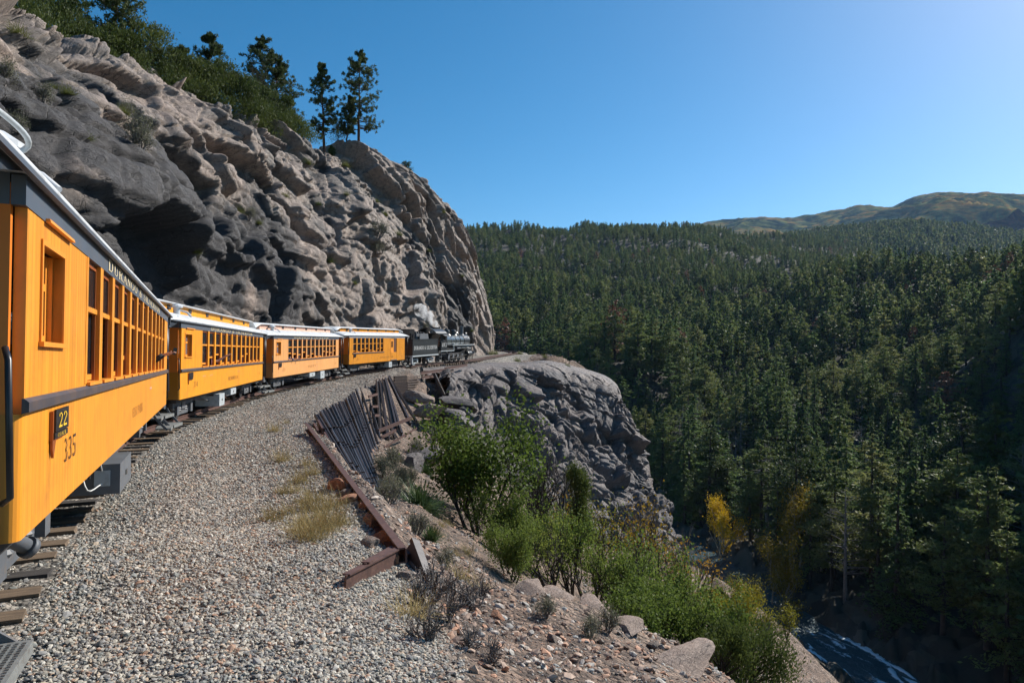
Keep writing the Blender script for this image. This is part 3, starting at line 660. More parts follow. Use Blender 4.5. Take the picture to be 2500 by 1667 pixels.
brow = np.clip((vf-0.62)/0.12, 0, 1); disp = disp*(1-0.35*brow)
nsm = n.copy(); nsm[:, 2] = nsm[:, 2]*0.5; nsm /= np.linalg.norm(nsm, axis=1, keepdims=True)
# keep the foot clear of the train
_, dd, _, _ = trk_near(p[:, :2]); room = np.clip((-dd-2.3), 0.0, 99)
disp = disp*(1-.55*np.clip((p[:, 1]-98)/6, 0, 1))
disp = np.where(vf < 0.45, np.minimum(disp, np.maximum(room+(p[:, 2]-3.5)*0.25, 0.0)), disp)
pd_ = p+nsm*disp[:, None]
f = grid_faces(nu, nv)
me = mesh_np('rock_cliff', pd_, f, False)
st = np.clip(1.35-np.abs(p[:, 2]-5)/9, 0, 1)*np.clip((70-p[:, 1])/25, 0, 1)+0.75*np.clip(1-np.abs(p[:, 1]-93)/6, 0, 1)*np.clip((16-p[:, 2])/8, 0, 1)
st = st*(0.62+0.75*fbm(p/4.0, 3, 61))
at = me.attributes.new('stain', 'FLOAT', 'POINT'); at.data.foreach_set('value', np.clip(st*1.05, 0, 1).astype(np.float32))
me.materials.append(M['rock']); cliff = tag(link('rock_cliff', me), kind='structure')
CLIFF = pd_.reshape(nu, nv, 3)

# ------------------------------------------------------------------ the far side: gorge, wooded slopes
RIV = np.array([(72,20),(69,50),(63,80),(60,100),(58,114),(54,131),(51,152),(48.5,168),(44,195),(35,235),(22,290),(0,350)], float)
WZ = -50.0
FP = []
def fp(px, py, Y, dz=0.0):
    p = P(px, py, Y); FP.append((p[0], p[1], p[2]+dz))
for a in [(2480,1540,118),(2480,1300,148),(2480,1100,200),(2480,900,275),(2480,750,345),(2480,655,430),
          (2300,1400,150),(2300,1150,205),(2300,950,275),(2300,780,350),(2300,668,450),
          (2100,1400,155),(2100,1200,195),(2100,1000,262),(2100,850,340),(2100,745,430),(2100,685,510),
          (1900,1250,200),(1900,1050,262),(1900,880,350),(1900,770,450),(1900,690,560),(1900,650,800),(1900,610,1150),
          (1750,1300,195),(1750,1150,240),(1750,1000,300),(1750,850,400),(1750,740,520),(1750,665,700),(1750,610,900),(1720,577,1150),
          (1450,950,300),(1450,900,370),(1450,800,480),(1450,700,640),(1450,620,850),(1450,573,1050),
          (1200,850,420),(1200,740,560),(1200,640,760),(1200,572,960),(1100,780,520),(1000,572,940),
          (2000,585,1350),(2200,650,1200),(2450,660,1100),(1850,590,1300)]:
    fp(*a)
for a in [(2100,690,700),(2300,700,700),(2480,705,680),(2100,685,1000),(2300,690,1000),(2500,690,1000),(2100,665,1400),(2400,665,1400),(1980,650,900),(2650,690,900),(2700,700,600)]: fp(*a)
FP += [(p_[0], 620.0, p_[2]-45) for p_ in (P(2300,668,450), P(2480,655,430))]
for (x, y) in RIV: FP += [(x-7, y, -49.8), (x, y, -54), (x+7, y, -48.5), (x-40, y-6, -56)]
FP += [(250,215,115),(330,280,115),(300,150,130),(200,140,55),(165,105,10),(218,190,125),(215,245,68),(262,300,80),(190,175,60)]  # unseen hill beyond the right edge, raised to cast shade over the gorge
FP += [(400,250,80),(300,120,20),(150,40,-12),(500,500,40),(110,60,-28),(-60,400,10),(-150,700,80),(-200,1000,160),(0,1500,120),(400,1500,120),(900,1500,130),(900,800,60)]
FP = np.array(FP)
FT = tps_fit(FP[:, :2], FP[:, 2], 2e-5)
def far_z(q):
    p = np.column_stack([q, np.zeros(len(q))])
    z = tps_eval(FT, q); r = np.hypot(q[:, 0], q[:, 1])
    dr = np.full(len(q), 1e9)
    for a, b in zip(RIV[:-1], RIV[1:]):
        t = np.clip(((q-a)*(b-a)).sum(1)/((b-a)**2).sum(), 0, 1); dr = np.minimum(dr, np.hypot(*(q-a-t[:, None]*(b-a)).T))
    k = np.clip((dr-10)/40, 0, 1)
    z = z+k*(5.0*fbm(p/60, 4, 21)*np.clip(r/250, 0.3, 3.0)+4.5*rock_disp(p, 22.0, seed=44, tilt=.5)*np.clip(1-(r-250)/200, 0, 1)*np.clip((dr-20)/30, 0, 1))
    z = z+np.clip((dr-4)/3, 0, 1)*np.clip(1-(dr-7)/40, 0, 1)*1.6*(rock_disp(p, 3.5, seed=46, tilt=.8)+0.4)
    return np.where(dr < 4.6, np.minimum(z, -52.0), z), dr
na, nr = 360, 440
q = polar_sheet(-14, 62, na, 45, 1700, nr)
fz, fdr = far_z(q)
me = mesh_np('forest_hillside', np.column_stack([q, fz]), grid_faces(na, nr)[:, ::-1], True, M['forest_floor'])
tag(link('forest_hillside', me), kind='structure')
FARG = (np.radians(-14), np.radians(62), na, math.log(45), math.log(1700), nr, fz.reshape(na, nr), fdr.reshape(na, nr))
def far_lookup(x, y):
    a0, a1, na_, l0, l1, nr_, Z, D = FARG
    a = (np.arctan2(x, y)-a0)/(a1-a0)*(na_-1); r = (np.log(np.hypot(x, y))-l0)/(l1-l0)*(nr_-1)
    ok = (a > 0) & (a < na_-2) & (r > 0) & (r < nr_-2)
    a = np.clip(a, 0, na_-2.001); r = np.clip(r, 0, nr_-2.001); i = a.astype(int); j = r.astype(int); u = a-i; v = r-j
    z = Z[i, j]*(1-u)*(1-v)+Z[i+1, j]*u*(1-v)+Z[i, j+1]*(1-u)*v+Z[i+1, j+1]*u*v
    return z, D[i, j], ok

# river
rv = np.array([P_ for P_ in cat_rom(RIV, np.linspace(0, len(RIV)-1, 620))])
dv = np.gradient(rv, axis=0); dv /= np.linalg.norm(dv, axis=1, keepdims=True); nr_ = np.stack([dv[:, 1], -dv[:, 0]], 1)
W = np.linspace(-5.6, 5.6, 80); gx = rv[:, None, :]+nr_[:, None, :]*W[None, :, None]
pp = np.column_stack([gx.reshape(-1, 2), np.zeros(gx.shape[0]*gx.shape[1])])
along = np.repeat(np.concatenate([[0], np.cumsum(np.linalg.norm(np.diff(rv, axis=0), axis=1))]), len(W)); acr = np.tile(W, len(rv))
wq = np.column_stack([acr*0.75, along*0.24, np.zeros(len(acr))]); wq = wq+1.1*np.stack([vnoise(wq*0.8, 1), vnoise(wq*0.8, 2), 0*acr], 1)
rap = np.clip(fbm(wq, 5, 91, .62)*2.6+0.02, 0, 1)
rap = rap*np.clip((132-pp[:, 1])/14, 0.12, 1)
wz = WZ+0.35*rap+0.12*fbm(pp*1.1, 3, 5)
me = mesh_np('river_water', np.column_stack([gx.reshape(-1, 2), wz]), grid_faces(len(rv), len(W))[:, ::-1], True)
at = me.attributes.new('foam', 'FLOAT', 'POINT'); at.data.foreach_set('value', rap.astype(np.float32))
m, nt, b = new_mat('river_water'); a_ = N(nt, 'ShaderNodeAttribute', attribute_name='foam')
nz = N(nt, 'ShaderNodeTexNoise', Scale=1.6, Detail=8.0, Roughness=0.7); nt.links.new(coords(nt), nz.inputs[0])
mm = N(nt, 'ShaderNodeMath', operation='MULTIPLY_ADD'); nt.links.new(nz.outputs[0], mm.inputs[0]); mm.inputs[1].default_value = 1.1; nt.links.new(a_.outputs['Fac'], mm.inputs[2])
fr = ramp(nt, mm.outputs[0], [(0.72, (0, 0, 0)), (1.0, (1, 1, 1))]); fr.color_ramp.elements[1].position = 1.0
nt.links.new(mix(nt, fr.outputs[0], (0.025, 0.06, 0.07), (0.62, 0.70, 0.74)), b.inputs['Base Color']); b.inputs['Roughness'].default_value = 0.38; b.inputs['Specular IOR Level'].default_value = 0.3
bump(nt, b, nz.outputs[0], 0.6, 0.3); me.materials.append(m)
tag(link('river_water', me), kind='structure')

# ------------------------------------------------------------------ far ridges
def ridge(name, crest, depth_back, depth_front, mat, seed, drop, rough, n=260, m_=60):
    """crest: (px,py,Y) list; a long hill with a front that comes down towards the valley and a back that goes down behind"""
    c = np.array([P(*a) for a in crest]); c = cat_rom(c, np.linspace(0, len(c)-1, n))
    t = np.concatenate([np.linspace(-1, 0, m_), np.linspace(0, 1, m_//3)[1:]])
    X = np.repeat(c[:, 0:1], len(t), 1); Y = c[:, 1:2]+np.where(t < 0, t*depth_front, t*depth_back)[None]
    X = X*(Y/np.repeat(c[:, 1:2], len(t), 1))
    Z = c[:, 2:3]-np.where(t < 0, (np.abs(t)**1.15)*drop, (t**1.3)*drop*0.6)[None]
    p = np.stack([X, Y, Z], 2).reshape(-1, 3); k = np.repeat(1-np.exp(-np.abs(t)[None]*6), n, 0).ravel()
    q_ = p/rough; q_[:, 2] *= 0.3
    p[:, 2] += rough*0.22*(np.abs(fbm(q_, 5, seed))-0.25)*-2*k+rough*0.02*fbm(q_*6, 3, seed+5)
    me = mesh_np(name, p, grid_faces(n, len(t)), True, mat); tag(link(name, me), kind='structure'); return c, p
def mount_mat(name, stops, sc, dark):
    m, nt, b = new_mat(name); co = coords(nt, scale=(1, 1, 2.5))
    n1 = N(nt, 'ShaderNodeTexNoise', Scale=sc, Detail=9.0, Roughness=0.68, Distortion=0.8); nt.links.new(co, n1.inputs[0])
    c = ramp(nt, n1.outputs[0], stops).outputs[0]
    n2 = N(nt, 'ShaderNodeTexNoise', Scale=sc*9, Detail=7.0, Roughness=0.7); nt.links.new(co, n2.inputs[0])
    f_ = ramp(nt, n2.outputs[0], [(0.42, dark), (0.6, (1, 1, 1))])
    nt.links.new(mix(nt, 1.0, c, f_.outputs[0], 'MULTIPLY'), b.inputs['Base Color']); b.inputs['Roughness'].default_value = 0.95; b.inputs['Specular IOR Level'].default_value = 0.0
    return m
M['mountain'] = mount_mat('autumn_mountain', [(0.36, (0.02, 0.035, 0.03)), (0.43, (0.06, 0.085, 0.04)), (0.49, (0.20, 0.21, 0.075)), (0.53, (0.32, 0.17, 0.05)), (0.58, (0.13, 0.15, 0.06)), (0.66, (0.025, 0.04, 0.03))], 0.0032, (0.45, 0.5, 0.5))
M['ridge_floor'] = mount_mat('wooded_ridge_floor', [(0.35, (0.02, 0.028, 0.018)), (0.65, (0.04, 0.05, 0.03))], 0.01, (0.5, 0.5, 0.5))
ridge('far_mountain', [(1600,590,4600),(1700,556,4500),(1786,545,4400),(1860,541,4400),(1940,536,4300),(2020,526,4200),(2115,516,4200),(2190,511,4100),(2243,493,4000),(2290,486,4000),(2340,487,4000),(2400,487,4000),(2500,491,4000),(2650,500,4000),(2900,510,4000)], 1500, 1500, M['mountain'], 11, 420, 520)
RG = ridge('wooded_ridge', [(1780,620,1900),(1900,592,1850),(2005,572,1800),(2138,559,1800),(2226,553,1800),(2366,563,1800),(2472,577,1800),(2700,590,1800),(2900,600,1800)], 500, 500, M['ridge_floor'], 31, 150, 45)
tag(link('valley_ground', mesh_np('valley_ground', [(-9000,-200,-75),(14000,-200,-75),(14000,16000,-75),(-9000,16000,-75)], [[0,1,2,3]], False, M['ridge_floor'])), kind='structure')
# ------------------------------------------------------------------ lettering: drawn strokes, thick stems, thin hairlines, slab serifs
def glyph(ch):
    """quads in a unit-high cell, returns (list of polygons, width)"""
    TK_, TN, SF = 0.17, 0.075, 0.07
    out = []
    def st(x0, y0, x1, y1, w):
        d = math.hypot(x1-x0, y1-y0); nx, ny = -(y1-y0)/d*w/2, (x1-x0)/d*w/2
        out.append([(x0+nx, y0+ny), (x0-nx, y0-ny), (x1-nx, y1-ny), (x1+nx, y1+ny)])
    def bar(x, w=TK_, a=0, b=1, serif=3):
        out.append([(x-w/2, a), (x+w/2, a), (x+w/2, b), (x-w/2, b)])
        if serif & 1: out.append([(x-w/2-SF, a), (x+w/2+SF, a), (x+w/2+SF, a+.06), (x-w/2-SF, a+.06)])
        if serif & 2: out.append([(x-w/2-SF, b-.06), (x+w/2+SF, b-.06), (x+w/2+SF, b), (x-w/2-SF, b)])
    def hb(x0, x1, y, w=TN): out.append([(x0, y-w/2), (x1, y-w/2), (x1, y+w/2), (x0, y+w/2)])
    def arc(cx, cy_, rx, ry, a0, a1, side=TK_, top=TN, n=14):
        pi = []
        for i in range(n+1):
            a = R(a0+(a1-a0)*i/n); c, s = math.cos(a), math.sin(a)
            pi.append(((cx+rx*c, cy_+ry*s), (cx+(rx-side)*c, cy_+(ry-top)*s)))
        for i in range(n): out.append([pi[i][0], pi[i+1][0], pi[i+1][1], pi[i][1]])
    w = 1.0
    if ch == 'D': bar(.2); hb(.2, .5, .965); hb(.2, .5, .035); arc(.46, .5, .44, .5, -90, 90); w = 1.0
    elif ch == 'U': bar(.2, a=.3, serif=2); bar(.8, .09, a=.3, serif=2); arc(.495, .34, .38, .34, 180, 360, .12); w = 1.0
    elif ch in 'RPB':
        bar(.2); hb(.2, .55, .965); hb(.2, .55, .5); arc(.5, .74, .34, .26, -90, 90, .15)
        if ch == 'R': st(.5, .5, .86, .03, .16); hb(.78, .98, .03, .06); w = 1.0
        elif ch == 'P': w = .92
        else: hb(.2, .55, .035); arc(.5, .26, .38, .27, -90, 90, .15); w = .95
    elif ch == 'A': st(.5, .98, .1, .03, .07); st(.47, .98, .86, .03, .17); hb(.25, .7, .34, .06); hb(.0, .24, .03, .06); hb(.72, 1.02, .03, .06); w = 1.02
    elif ch == 'N': bar(.16, .08); bar(.86, .08, serif=2); st(.14, .96, .86, .06, .18); w = 1.02
    elif ch in 'GOCQ':
        if ch == 'O': arc(.5, .5, .5, .5, 0, 360, n=28)
        else:
            arc(.5, .5, .5, .5, 45, 315, n=24)
            bar(.86, .09, .62, .9, 0)
            if ch == 'G': bar(.84, .13, .1, .45, 2)
        w = 1.02
    elif ch == '&': arc(.42, .76, .22, .24, 0, 360, .1, .06, 20); arc(.38, .27, .36, .28, 60, 340, .14, .07, 22); st(.3, .62, .86, .05, .13); st(.66, .3, .88, .5, .07); hb(.76, 1.0, .5, .05); w = .95
    elif ch == 'S': arc(.45, .74, .36, .26, 40, 262, .13, .08); arc(.45, .27, .38, .27, -140, 82, .14, .08); bar(.77, .07, .68, .95, 0); bar(.1, .07, .06, .34, 0); w = .9
    elif ch == 'I': bar(.25); w = .5
    elif ch == 'L': bar(.2); hb(.2, .85, .035); bar(.86, .08, .0, .28, 0); w = .92
    elif ch == 'V': st(.14, .98, .5, .02, .17); st(.52, .02, .86, .98, .07); hb(0, .3, .97, .06); hb(.72, 1.0, .97, .06); w = 1.0
    elif ch in 'EF':
        bar(.2); hb(.2, .8, .965); hb(.2, .6, .52); bar(.82, .07, .72, 1.0, 0)
        if ch == 'E': hb(.2, .84, .035); bar(.85, .07, 0, .28, 0)
        w = .92
    elif ch == 'T': bar(.5, serif=1); hb(.05, .95, .965); bar(.07, .07, .72, 1, 0); bar(.93, .07, .72, 1, 0); w = 1.0
    elif ch == 'H': bar(.18); bar(.84); hb(.2, .84, .5); w = 1.02
    elif ch == 'K': bar(.2); st(.3, .42, .84, .96, .07); st(.42, .56, .86, .04, .16); hb(.72, .96, .965, .06); hb(.74, 1.0, .03, .06); w = 1.02
    elif ch == 'M': bar(.14, .07); bar(.98, .17); st(.14, .96, .54, .1, .16); st(.54, .1, .94, .96, .06); w = 1.16
    elif ch == '2': arc(.42, .72, .36, .28, -30, 170, .15, .09); st(.66, .6, .14, .12, .1); hb(.1, .8, .07, .14); w = .85
    elif ch == '3': arc(.42, .74, .32, .26, -90, 150, .14, .08); arc(.42, .27, .36, .27, -150, 90, .15, .08); w = .84
    elif ch == '4': st(.6, .97, .08, .3, .08); hb(.06, .86, .28, .09); bar(.6, .17, 0, .98, 1); w = .9
    elif ch == '5': hb(.24, .78, .93, .13); bar(.2, .07, .5, .98, 0); arc(.4, .31, .38, .31, -150, 125, .16, .08); w = .85
    elif ch == '9': arc(.42, .68, .35, .32, 0, 360, .15, .08, 22); arc(.30, .5, .47, .5, -80, 15, .15, .08); w = .86
    elif ch == '1': bar(.3, .17, serif=1); st(.28, .96, .1, .8, .07); w = .55
    elif ch == ' ': w = .55
    return out, w
def lettering(name, text, x0, x1, z0, h, mat, parent, y=-0.006, axis='x', gap=0.16, flip=False):
    """text standing on a wall in the local x-z plane, facing -y; stretched to fill x0..x1"""
    gl = [glyph(c) for c in text]; tot = sum(w for _, w in gl)+gap*(len(gl)-1); sc = (x1-x0)/tot
    v = []; f = []; cx = x0; k = 0
    for (polys, w) in gl:
        for poly in polys:
            yy = y-0.0006*(k % 5); k += 1
            b_ = len(v); v += [(cx+px_*sc, yy, z0+pz*h) for px_, pz in poly]; f.append(tuple(range(b_, b_+len(poly))))
        cx += (w+gap)*sc
    me = mesh_np(name, v, f, False, mat); return link(name, me, parent)

# ------------------------------------------------------------------ people
def skin_obj(name, verts, edges, radii, mat, parent, sub=1):
    me = bpy.data.meshes.new(name); me.from_pydata(verts, edges, []); me.update(); me.materials.append(mat)
    o = link(name, me, parent); md = o.modifiers.new('skin', 'SKIN'); md.use_smooth_shade = True
    if not me.skin_vertices: pass
    for i, r in enumerate(radii): me.skin_vertices[0].data[i].radius = (r, r) if not isinstance(r, tuple) else r
    me.skin_vertices[0].data[0].use_root = True
    s = o.modifiers.new('sub', 'SUBSURF'); s.levels = sub; s.render_levels = sub
    return o
def person(loc, parent_m, label, shirt, arm=None, phone=False, head_out=0.0, group='passengers looking out of the coaches'):
    """seated passenger; local frame: -y is out of the window, z up from the seat; arm: reach vector of the hand from the shoulder"""
    e = empty('person', label=label, cat='person', group=group); e.matrix_world = parent_m @ Matrix.Translation(loc)
    V = [(0,.0,.05), (0,0,.25), (0,-.02,.42), (0,-.03,.52), (0,-.05-head_out*.3,.60), (0,-.07-head_out*.5,.70), (0,-.08-head_out*.5,.80)]
    E = [(0,1),(1,2),(2,3),(3,4),(4,5),(5,6)]; Rr = [.14,.14,.15,.10,.055,.095,.075]
    V += [(-.17,-.03,.46), (.17,-.03,.46)]; E += [(2,7),(2,8)]; Rr += [.065,.065]
    V += [(-.22,.02,.22), (-.16,-.14,.10)]; E += [(7,9),(9,10)]; Rr += [.045,.035]
    V += [(-.1,-.16,.02), (-.1,-.42,.02), (.1,-.16,.02), (.1,-.42,.02)] if arm is None else [(-.1,.1,.0), (-.1,.35,.0), (.1,.1,.0), (.1,.35,.0)]
    E += [(0,11),(11,12),(0,13),(13,14)]; Rr += [.09,.06,.09,.06]
    V += [(0,-.175-head_out*.5,.735)]; E += [(5,15)]; Rr += [.018]            # nose
    slv = None
    if arm is not None:
        a = Vector(arm); s = Vector((.17,-.03,.46)); h = s+a; el = s+a*.5+Vector((0,0,-.09)); w = h-a.normalized()*.09
        b = len(V); V += [tuple(el), tuple(w), tuple(h)]; E += [(8,b),(b,b+1),(b+1,b+2)]; Rr += [.045,.028,.038]
        d = a.normalized(); side = d.cross(Vector((0,0,1))).normalized(); up = side.cross(d)
        for k, (o_, ln) in enumerate(((-.030,.075),(-.010,.085),(.010,.08),(.030,.065))):
            c0 = h+side*o_*1.1+d*.035; c1 = c0+d*ln*.5+up*.01; c2 = c1+d*ln*.35-up*.025; n0 = len(V)
            V += [tuple(c0), tuple(c1), tuple(c2)]; E += [(b+2,n0),(n0,n0+1),(n0+1,n0+2)]; Rr += [.010,.009,.008]
        t0 = h+side*.045+up*.01; t1 = t0+d*.03+up*.035; n0 = len(V); V += [tuple(t0), tuple(t1)]; E += [(b+1,n0),(n0,n0+1)]; Rr += [.012,.010]
        slv = (s, el, w, h, d, up, side)
    skin_obj('body', V, E, Rr, M['skin'], e, 1)
    c = MB(); c.lathe([(.02,.0),(.165,.02),(.17,.2),(.19,.42),(.15,.52),(.07,.56),(.02,.56)], (0,0,0), 2, 14); c.build('shirt', shirt, e)
    hb_ = MB(); hc = (0,-.06-head_out*.5,.775); hb_.lathe([(.02,-.04),(.108,-.03),(.108,.03),(.085,.08),(.03,.11),(.01,.112)], (hc[0],hc[1]+.02,hc[2]), 2, 14); hb_.build('hair', M['hair'], e)
    if slv:
        s, el, w, h, d, up, side = slv
        if phone or shirt is not M['cloth_white']:
            sl = MB(); sl.tube([s, s.lerp(el,.5), el, el.lerp(w,.6), w-d*.03], [.075,.066,.062,.052,.045], 10); sl.build('sleeve', shirt, e)
        if phone:
            ph = MB(); c0 = h+d*.07; ph.box(-.004,.004,-.032,.032,-.04,.09); o = ph.build('phone', M['black'], e); o.location = c0; o.rotation_euler = (R(18), 0, R(20))
    return e

# ------------------------------------------------------------------ coaches
HB = 1.85
W_ = 2.5
def steps_mb(m, x0, x1, s=1):
    pass
def truck(parent, xc, zc=-0.38):
    t = MB()
    for y in (0.42, 2.08):
        t.box(xc-1.0, xc+1.0, y-.05, y+.05, zc+.10, zc+.24); t.box(xc-.45, xc+.45, y-.06, y+.06, zc-.12, zc-.02)
        for sx in (-1, 1): t.beam((xc+sx*.45, y, zc-.07), (xc+sx*.95, y, zc+.12), .08, .07)
    t.box(xc-.18, xc+.18, .35, 2.15, zc+.02, zc+.30)
    f_ = t.build('truck', M['under'], parent)
    for sx in (-.68, .68):
        w = MB(); pr_ = [(.05,-.06),(.10,-.06),(.12,-.02),(.27,-.02),(.27,-.05),(.33,-.05),(.33,.04),(.36,.04),(.36,.07),(.1,.07),(.05,.07)]
        for y, sg in ((.79, -1), (1.71, 1)):
            w.lathe([(r, -sg*h*-1 if sg < 0 else -h) for r, h in pr_], (xc+sx, y, zc), 1, 22)
        w.tube([(xc+sx, .4, zc), (xc+sx, 2.1, zc)], .06, 8)
        w.build('wheelset', M['under_dark'], f_)
        for y in (.40, 2.10):
            j = MB(); j.box(xc+sx-.10, xc+sx+.10, y-.09, y+.09, zc-.11, zc+.12); j.build('journal_box', M['under'], f_)
        for k in range(1):
            sp = MB(); sp.lathe([(.07,0),(.09,.03),(.07,.06),(.09,.09),(.07,.12),(.09,.15),(.07,.18)], (xc+sx*.45, .42, zc-.04), 2, 10); sp.build('spring', M['under'], f_)
    return f_
def coach(name, near, far, L, sill, sill2, label, paint_m, number, cname, wins, open_, lavatory=True, door=None, belt=None, text=True, boxes=(), lbm=None, end_m=None, peel=False, pale_top=False, near_detail=False):
    near = Vector((near[0], near[1], sill)); far = Vector((far[0], far[1], sill2)); d = (far-near).normalized(); L = (far-near).length if L is None else L
    yaw = math.atan2(d.y, d.x); pitch = -math.asin(d.z)
    mat = Matrix.Translation(near) @ Matrix.Rotation(yaw, 4, 'Z') @ Matrix.Rotation(pitch, 4, 'Y') @ Matrix.Rotation(R(0.85), 4, 'X')
    root = empty(name, label=label, cat='train coach', group='coaches of the excursion train'); root.matrix_world = mat
    lbm = lbm or M['slate']; end_m = end_m or M['orange_end_shade']; TH = .06
    # side walls: lower panel, board panels between openings
    def panel(x0, x1, z0, z1, nm='side_panel', m_=None, y0=0.0, y1=TH):
        b_ = MB(); b_.box(x0, x1, y0, y1, z0, z1); return b_.build(nm, m_ or paint_m, root)
    wx0, wx1, nw = wins; pitch_w = (wx1-wx0)/nw; post = .17 if nw > 10 else .20
    lo = MB(); r_ = .07
    # one skin for the lower side and the ends, corners rounded
    def outline(x0, x1, y0, y1, r, n=5):
        pts = []
        for (cx, cy_, a0) in ((x1-r, y0+r, -90), (x1-r, y1-r, 0), (x0+r, y1-r, 90), (x0+r, y0+r, 180)):
            for k in range(n+1):
                a = R(a0+90*k/n); pts.append((cx+r*math.cos(a), cy_+r*math.sin(a)))
        return pts
    o_ = outline(0, L, 0, W_, r_); i_ = outline(TH, L-TH, TH, W_-TH, .03); n_ = len(o_)
    def ring(mb, z0, z1):
        v = [(x, y, z) for z in (z0, z1) for (x, y) in o_]+[(x, y, z) for z in (z0, z1) for (x, y) in i_]; f = []; sm_ = []
        for k in range(n_):
            k2 = (k+1) % n_
            f += [(k, k2, n_+k2, n_+k), (2*n_+k2, 2*n_+k, 3*n_+k, 3*n_+k2), (n_+k, n_+k2, 3*n_+k2, 3*n_+k), (k2, k, 2*n_+k, 2*n_+k2)]
        mb.add(v, f, False)
    ring(lo, 0, .70); body = lo.build('lower_body', paint_m, root)
    first = (.43, 1.07) if lavatory else None
    # upper panel before the first window
    ux0 = wx0-post/2 if lavatory else wx0-post/2
    if lavatory:
        a, b2 = first
        panel(.07, a, .70, HB); panel(b2, wx0, .70, HB); panel(a, b2, .70, 1.11); panel(a, b2, 1.70, HB)
        w = MB()
        w.box(a-.03, a, -.012, TH, 1.08, 1.73); w.box(b2, b2+.03, -.012, TH, 1.08, 1.73); w.box(a, b2, -.012, TH, 1.70, 1.73); w.box(a-.05, b2+.05, -.03, TH, 1.08, 1.11)
        w.box(a, a+.06, .09, .12, 1.11, 1.70); w.box(b2-.06, b2, .09, .12, 1.11, 1.70); w.box(a+.06, b2-.06, .09, .12, 1.11, 1.16); w.box(a+.06, b2-.06, .09, .12, 1.46, 1.51); w.box(a+.06, b2-.06, .09, .12, 1.66, 1.70)
        w.box(a, a+.01, .06, .13, 1.11, 1.7); w.box(b2-.01, b2, .06, .13, 1.11, 1.7)
        wo_ = w.build('window', M['orange_trim'], root); g_ = MB(); g_.box(a+.06, b2-.06, .10, .108, 1.16, 1.66); g_.build('pane', M['glass_frost'], wo_)
        dl = MB(); dl.prism([(-.035, 1.846), (-.007, 1.846), (-.007, 1.868), (-.03, 1.868)], 0, a+.05, b2+.22); dl.build('drip_ledge', M['orange_trim'], root)
    else:
        panel(.07, wx0, .70, HB)
    xe = L-.07
    if door:
        panel(wx1, door[0], .70, HB); panel(door[1], xe, .70, HB)
        dr = MB(); dr.box(door[0], door[1], .05, .09, .08, 1.83); dr.box(door[0]-.03, door[0], -.012, .06, .05, 1.85); dr.box(door[1], door[1]+.03, -.012, .06, .05, 1.85)
        dr = dr.build('baggage_door', M['orange_trim'], root); g_ = MB(); g_.box(door[0]+.25, door[0]+.62, .04, .05, 1.1, 1.6); g_.build('pane', M['glass'], dr)
        g_ = MB(); g_.box(door[0]+.85, door[1]-.02, .035, .05, .1, 1.8); g_.build('dark_opening_panel', M['interior'], dr); g_ = MB(); g_.box(door[0]-.02, door[1]+.02, -.05, .02, .03, .08); g_.build('sill', M['under'], dr)  # dark panel in place of an open doorway, its shade put into colour
    else: panel(wx1, xe, .70, HB)
    panel(wx0, wx1, .70, .80)
    # left side: plain with openings
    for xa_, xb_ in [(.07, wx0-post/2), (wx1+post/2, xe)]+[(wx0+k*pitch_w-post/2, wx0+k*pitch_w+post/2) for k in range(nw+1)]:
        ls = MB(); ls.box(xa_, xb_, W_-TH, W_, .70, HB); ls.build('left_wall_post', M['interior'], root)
    for k in range(nw+1):
        x = wx0+k*pitch_w; a, b2 = x-post/2, x+post/2
        if k == 0: a = x+.0; b2 = a+post/2
        if k == nw: b2 = x; a = x-post/2
        pm = MB(); pm.box(a, b2, -.004, .062, .80, HB); pm.build('window_post', paint_m, root)
    for k in range(nw):
        a = wx0+k*pitch_w+post/2; b2 = a+pitch_w-post; y0, y1 = .03, .055
        w = MB(); w.box(a, a+.035, y0, y1, .80, HB); w.box(b2-.035, b2, y0, y1, .80, HB); w.box(a, b2, y0, y1, HB-.05, HB)
        wo_ = w.build('window', M['sash'], root)
        s = MB(); s.box(a, b2, y0-.012, y1+.002, 1.41, 1.455); s.build('meeting_rail', M['orange_trim'] if not near_detail else paint_m, wo_)
        lz = open_[k % len(open_)]
        if lz < 1.3:
            s = MB(); s.box(a, b2, y0+.02, y1+.03, lz, lz+.05); s.build('lower_sash_rail', M['orange_trim'], wo_)
            g_ = MB(); g_.box(a+.035, b2-.035, y1+.005, y1+.011, lz+.05, 1.41); g_.build('pane', M['glass'], wo_)
        g_ = MB(); g_.box(a+.035, b2-.035, y0+.01, y0+.016, 1.455, HB-.05); g_.build('pane', M['glass'] if not pale_top else M['glass_teal'], wo_)
        s = MB(); s.box(a-.01, b2+.01, -.03, .12, .785, .812); s.build('window_sill', M['orange_trim'], wo_)
    # interior
    it = MB(); it.box(.08, L-.08, .1, W_-.1, .12, .16); it.box(.08, L-.08, .14, W_-.14, 1.98, 2.0); it.build('interior_floor_and_ceiling', M['interior'], root)
    seat0 = None
    for k in range(nw):
        x = wx0+k*pitch_w+pitch_w/2
        if seat0 is None:
            s = MB(); s.box(-.02, .46, .18, 1.05, .45, .55); s.box(-.10, -.02, .18, 1.05, .45, 1.12); s.box(-.02, .46, 1.45, 2.3, .45, .55); s.box(-.10, -.02, 1.45, 2.3, .45, 1.12); s.box(0, .4, .3, .36, .16, .45); s.box(0, .4, 2.1, 2.16, .16, .45)
            seat0 = s.build('seat', M['seat_red'], root); seat0.location.x = x
        else:
            s = seat0.copy(); COL.objects.link(s); s.parent = root; s.location.x = x
    # belt rail, letter board, roof
    bx = belt or (.0, L)
    b_ = MB(); b_.prism([(0, .70), (-.035, .71), (-.035, .765), (-.012, .785), (0, .785)], 0, bx[0]+.02, bx[1]-.02); b_.build('belt_rail', M['belt'], root)
    lb = MB()
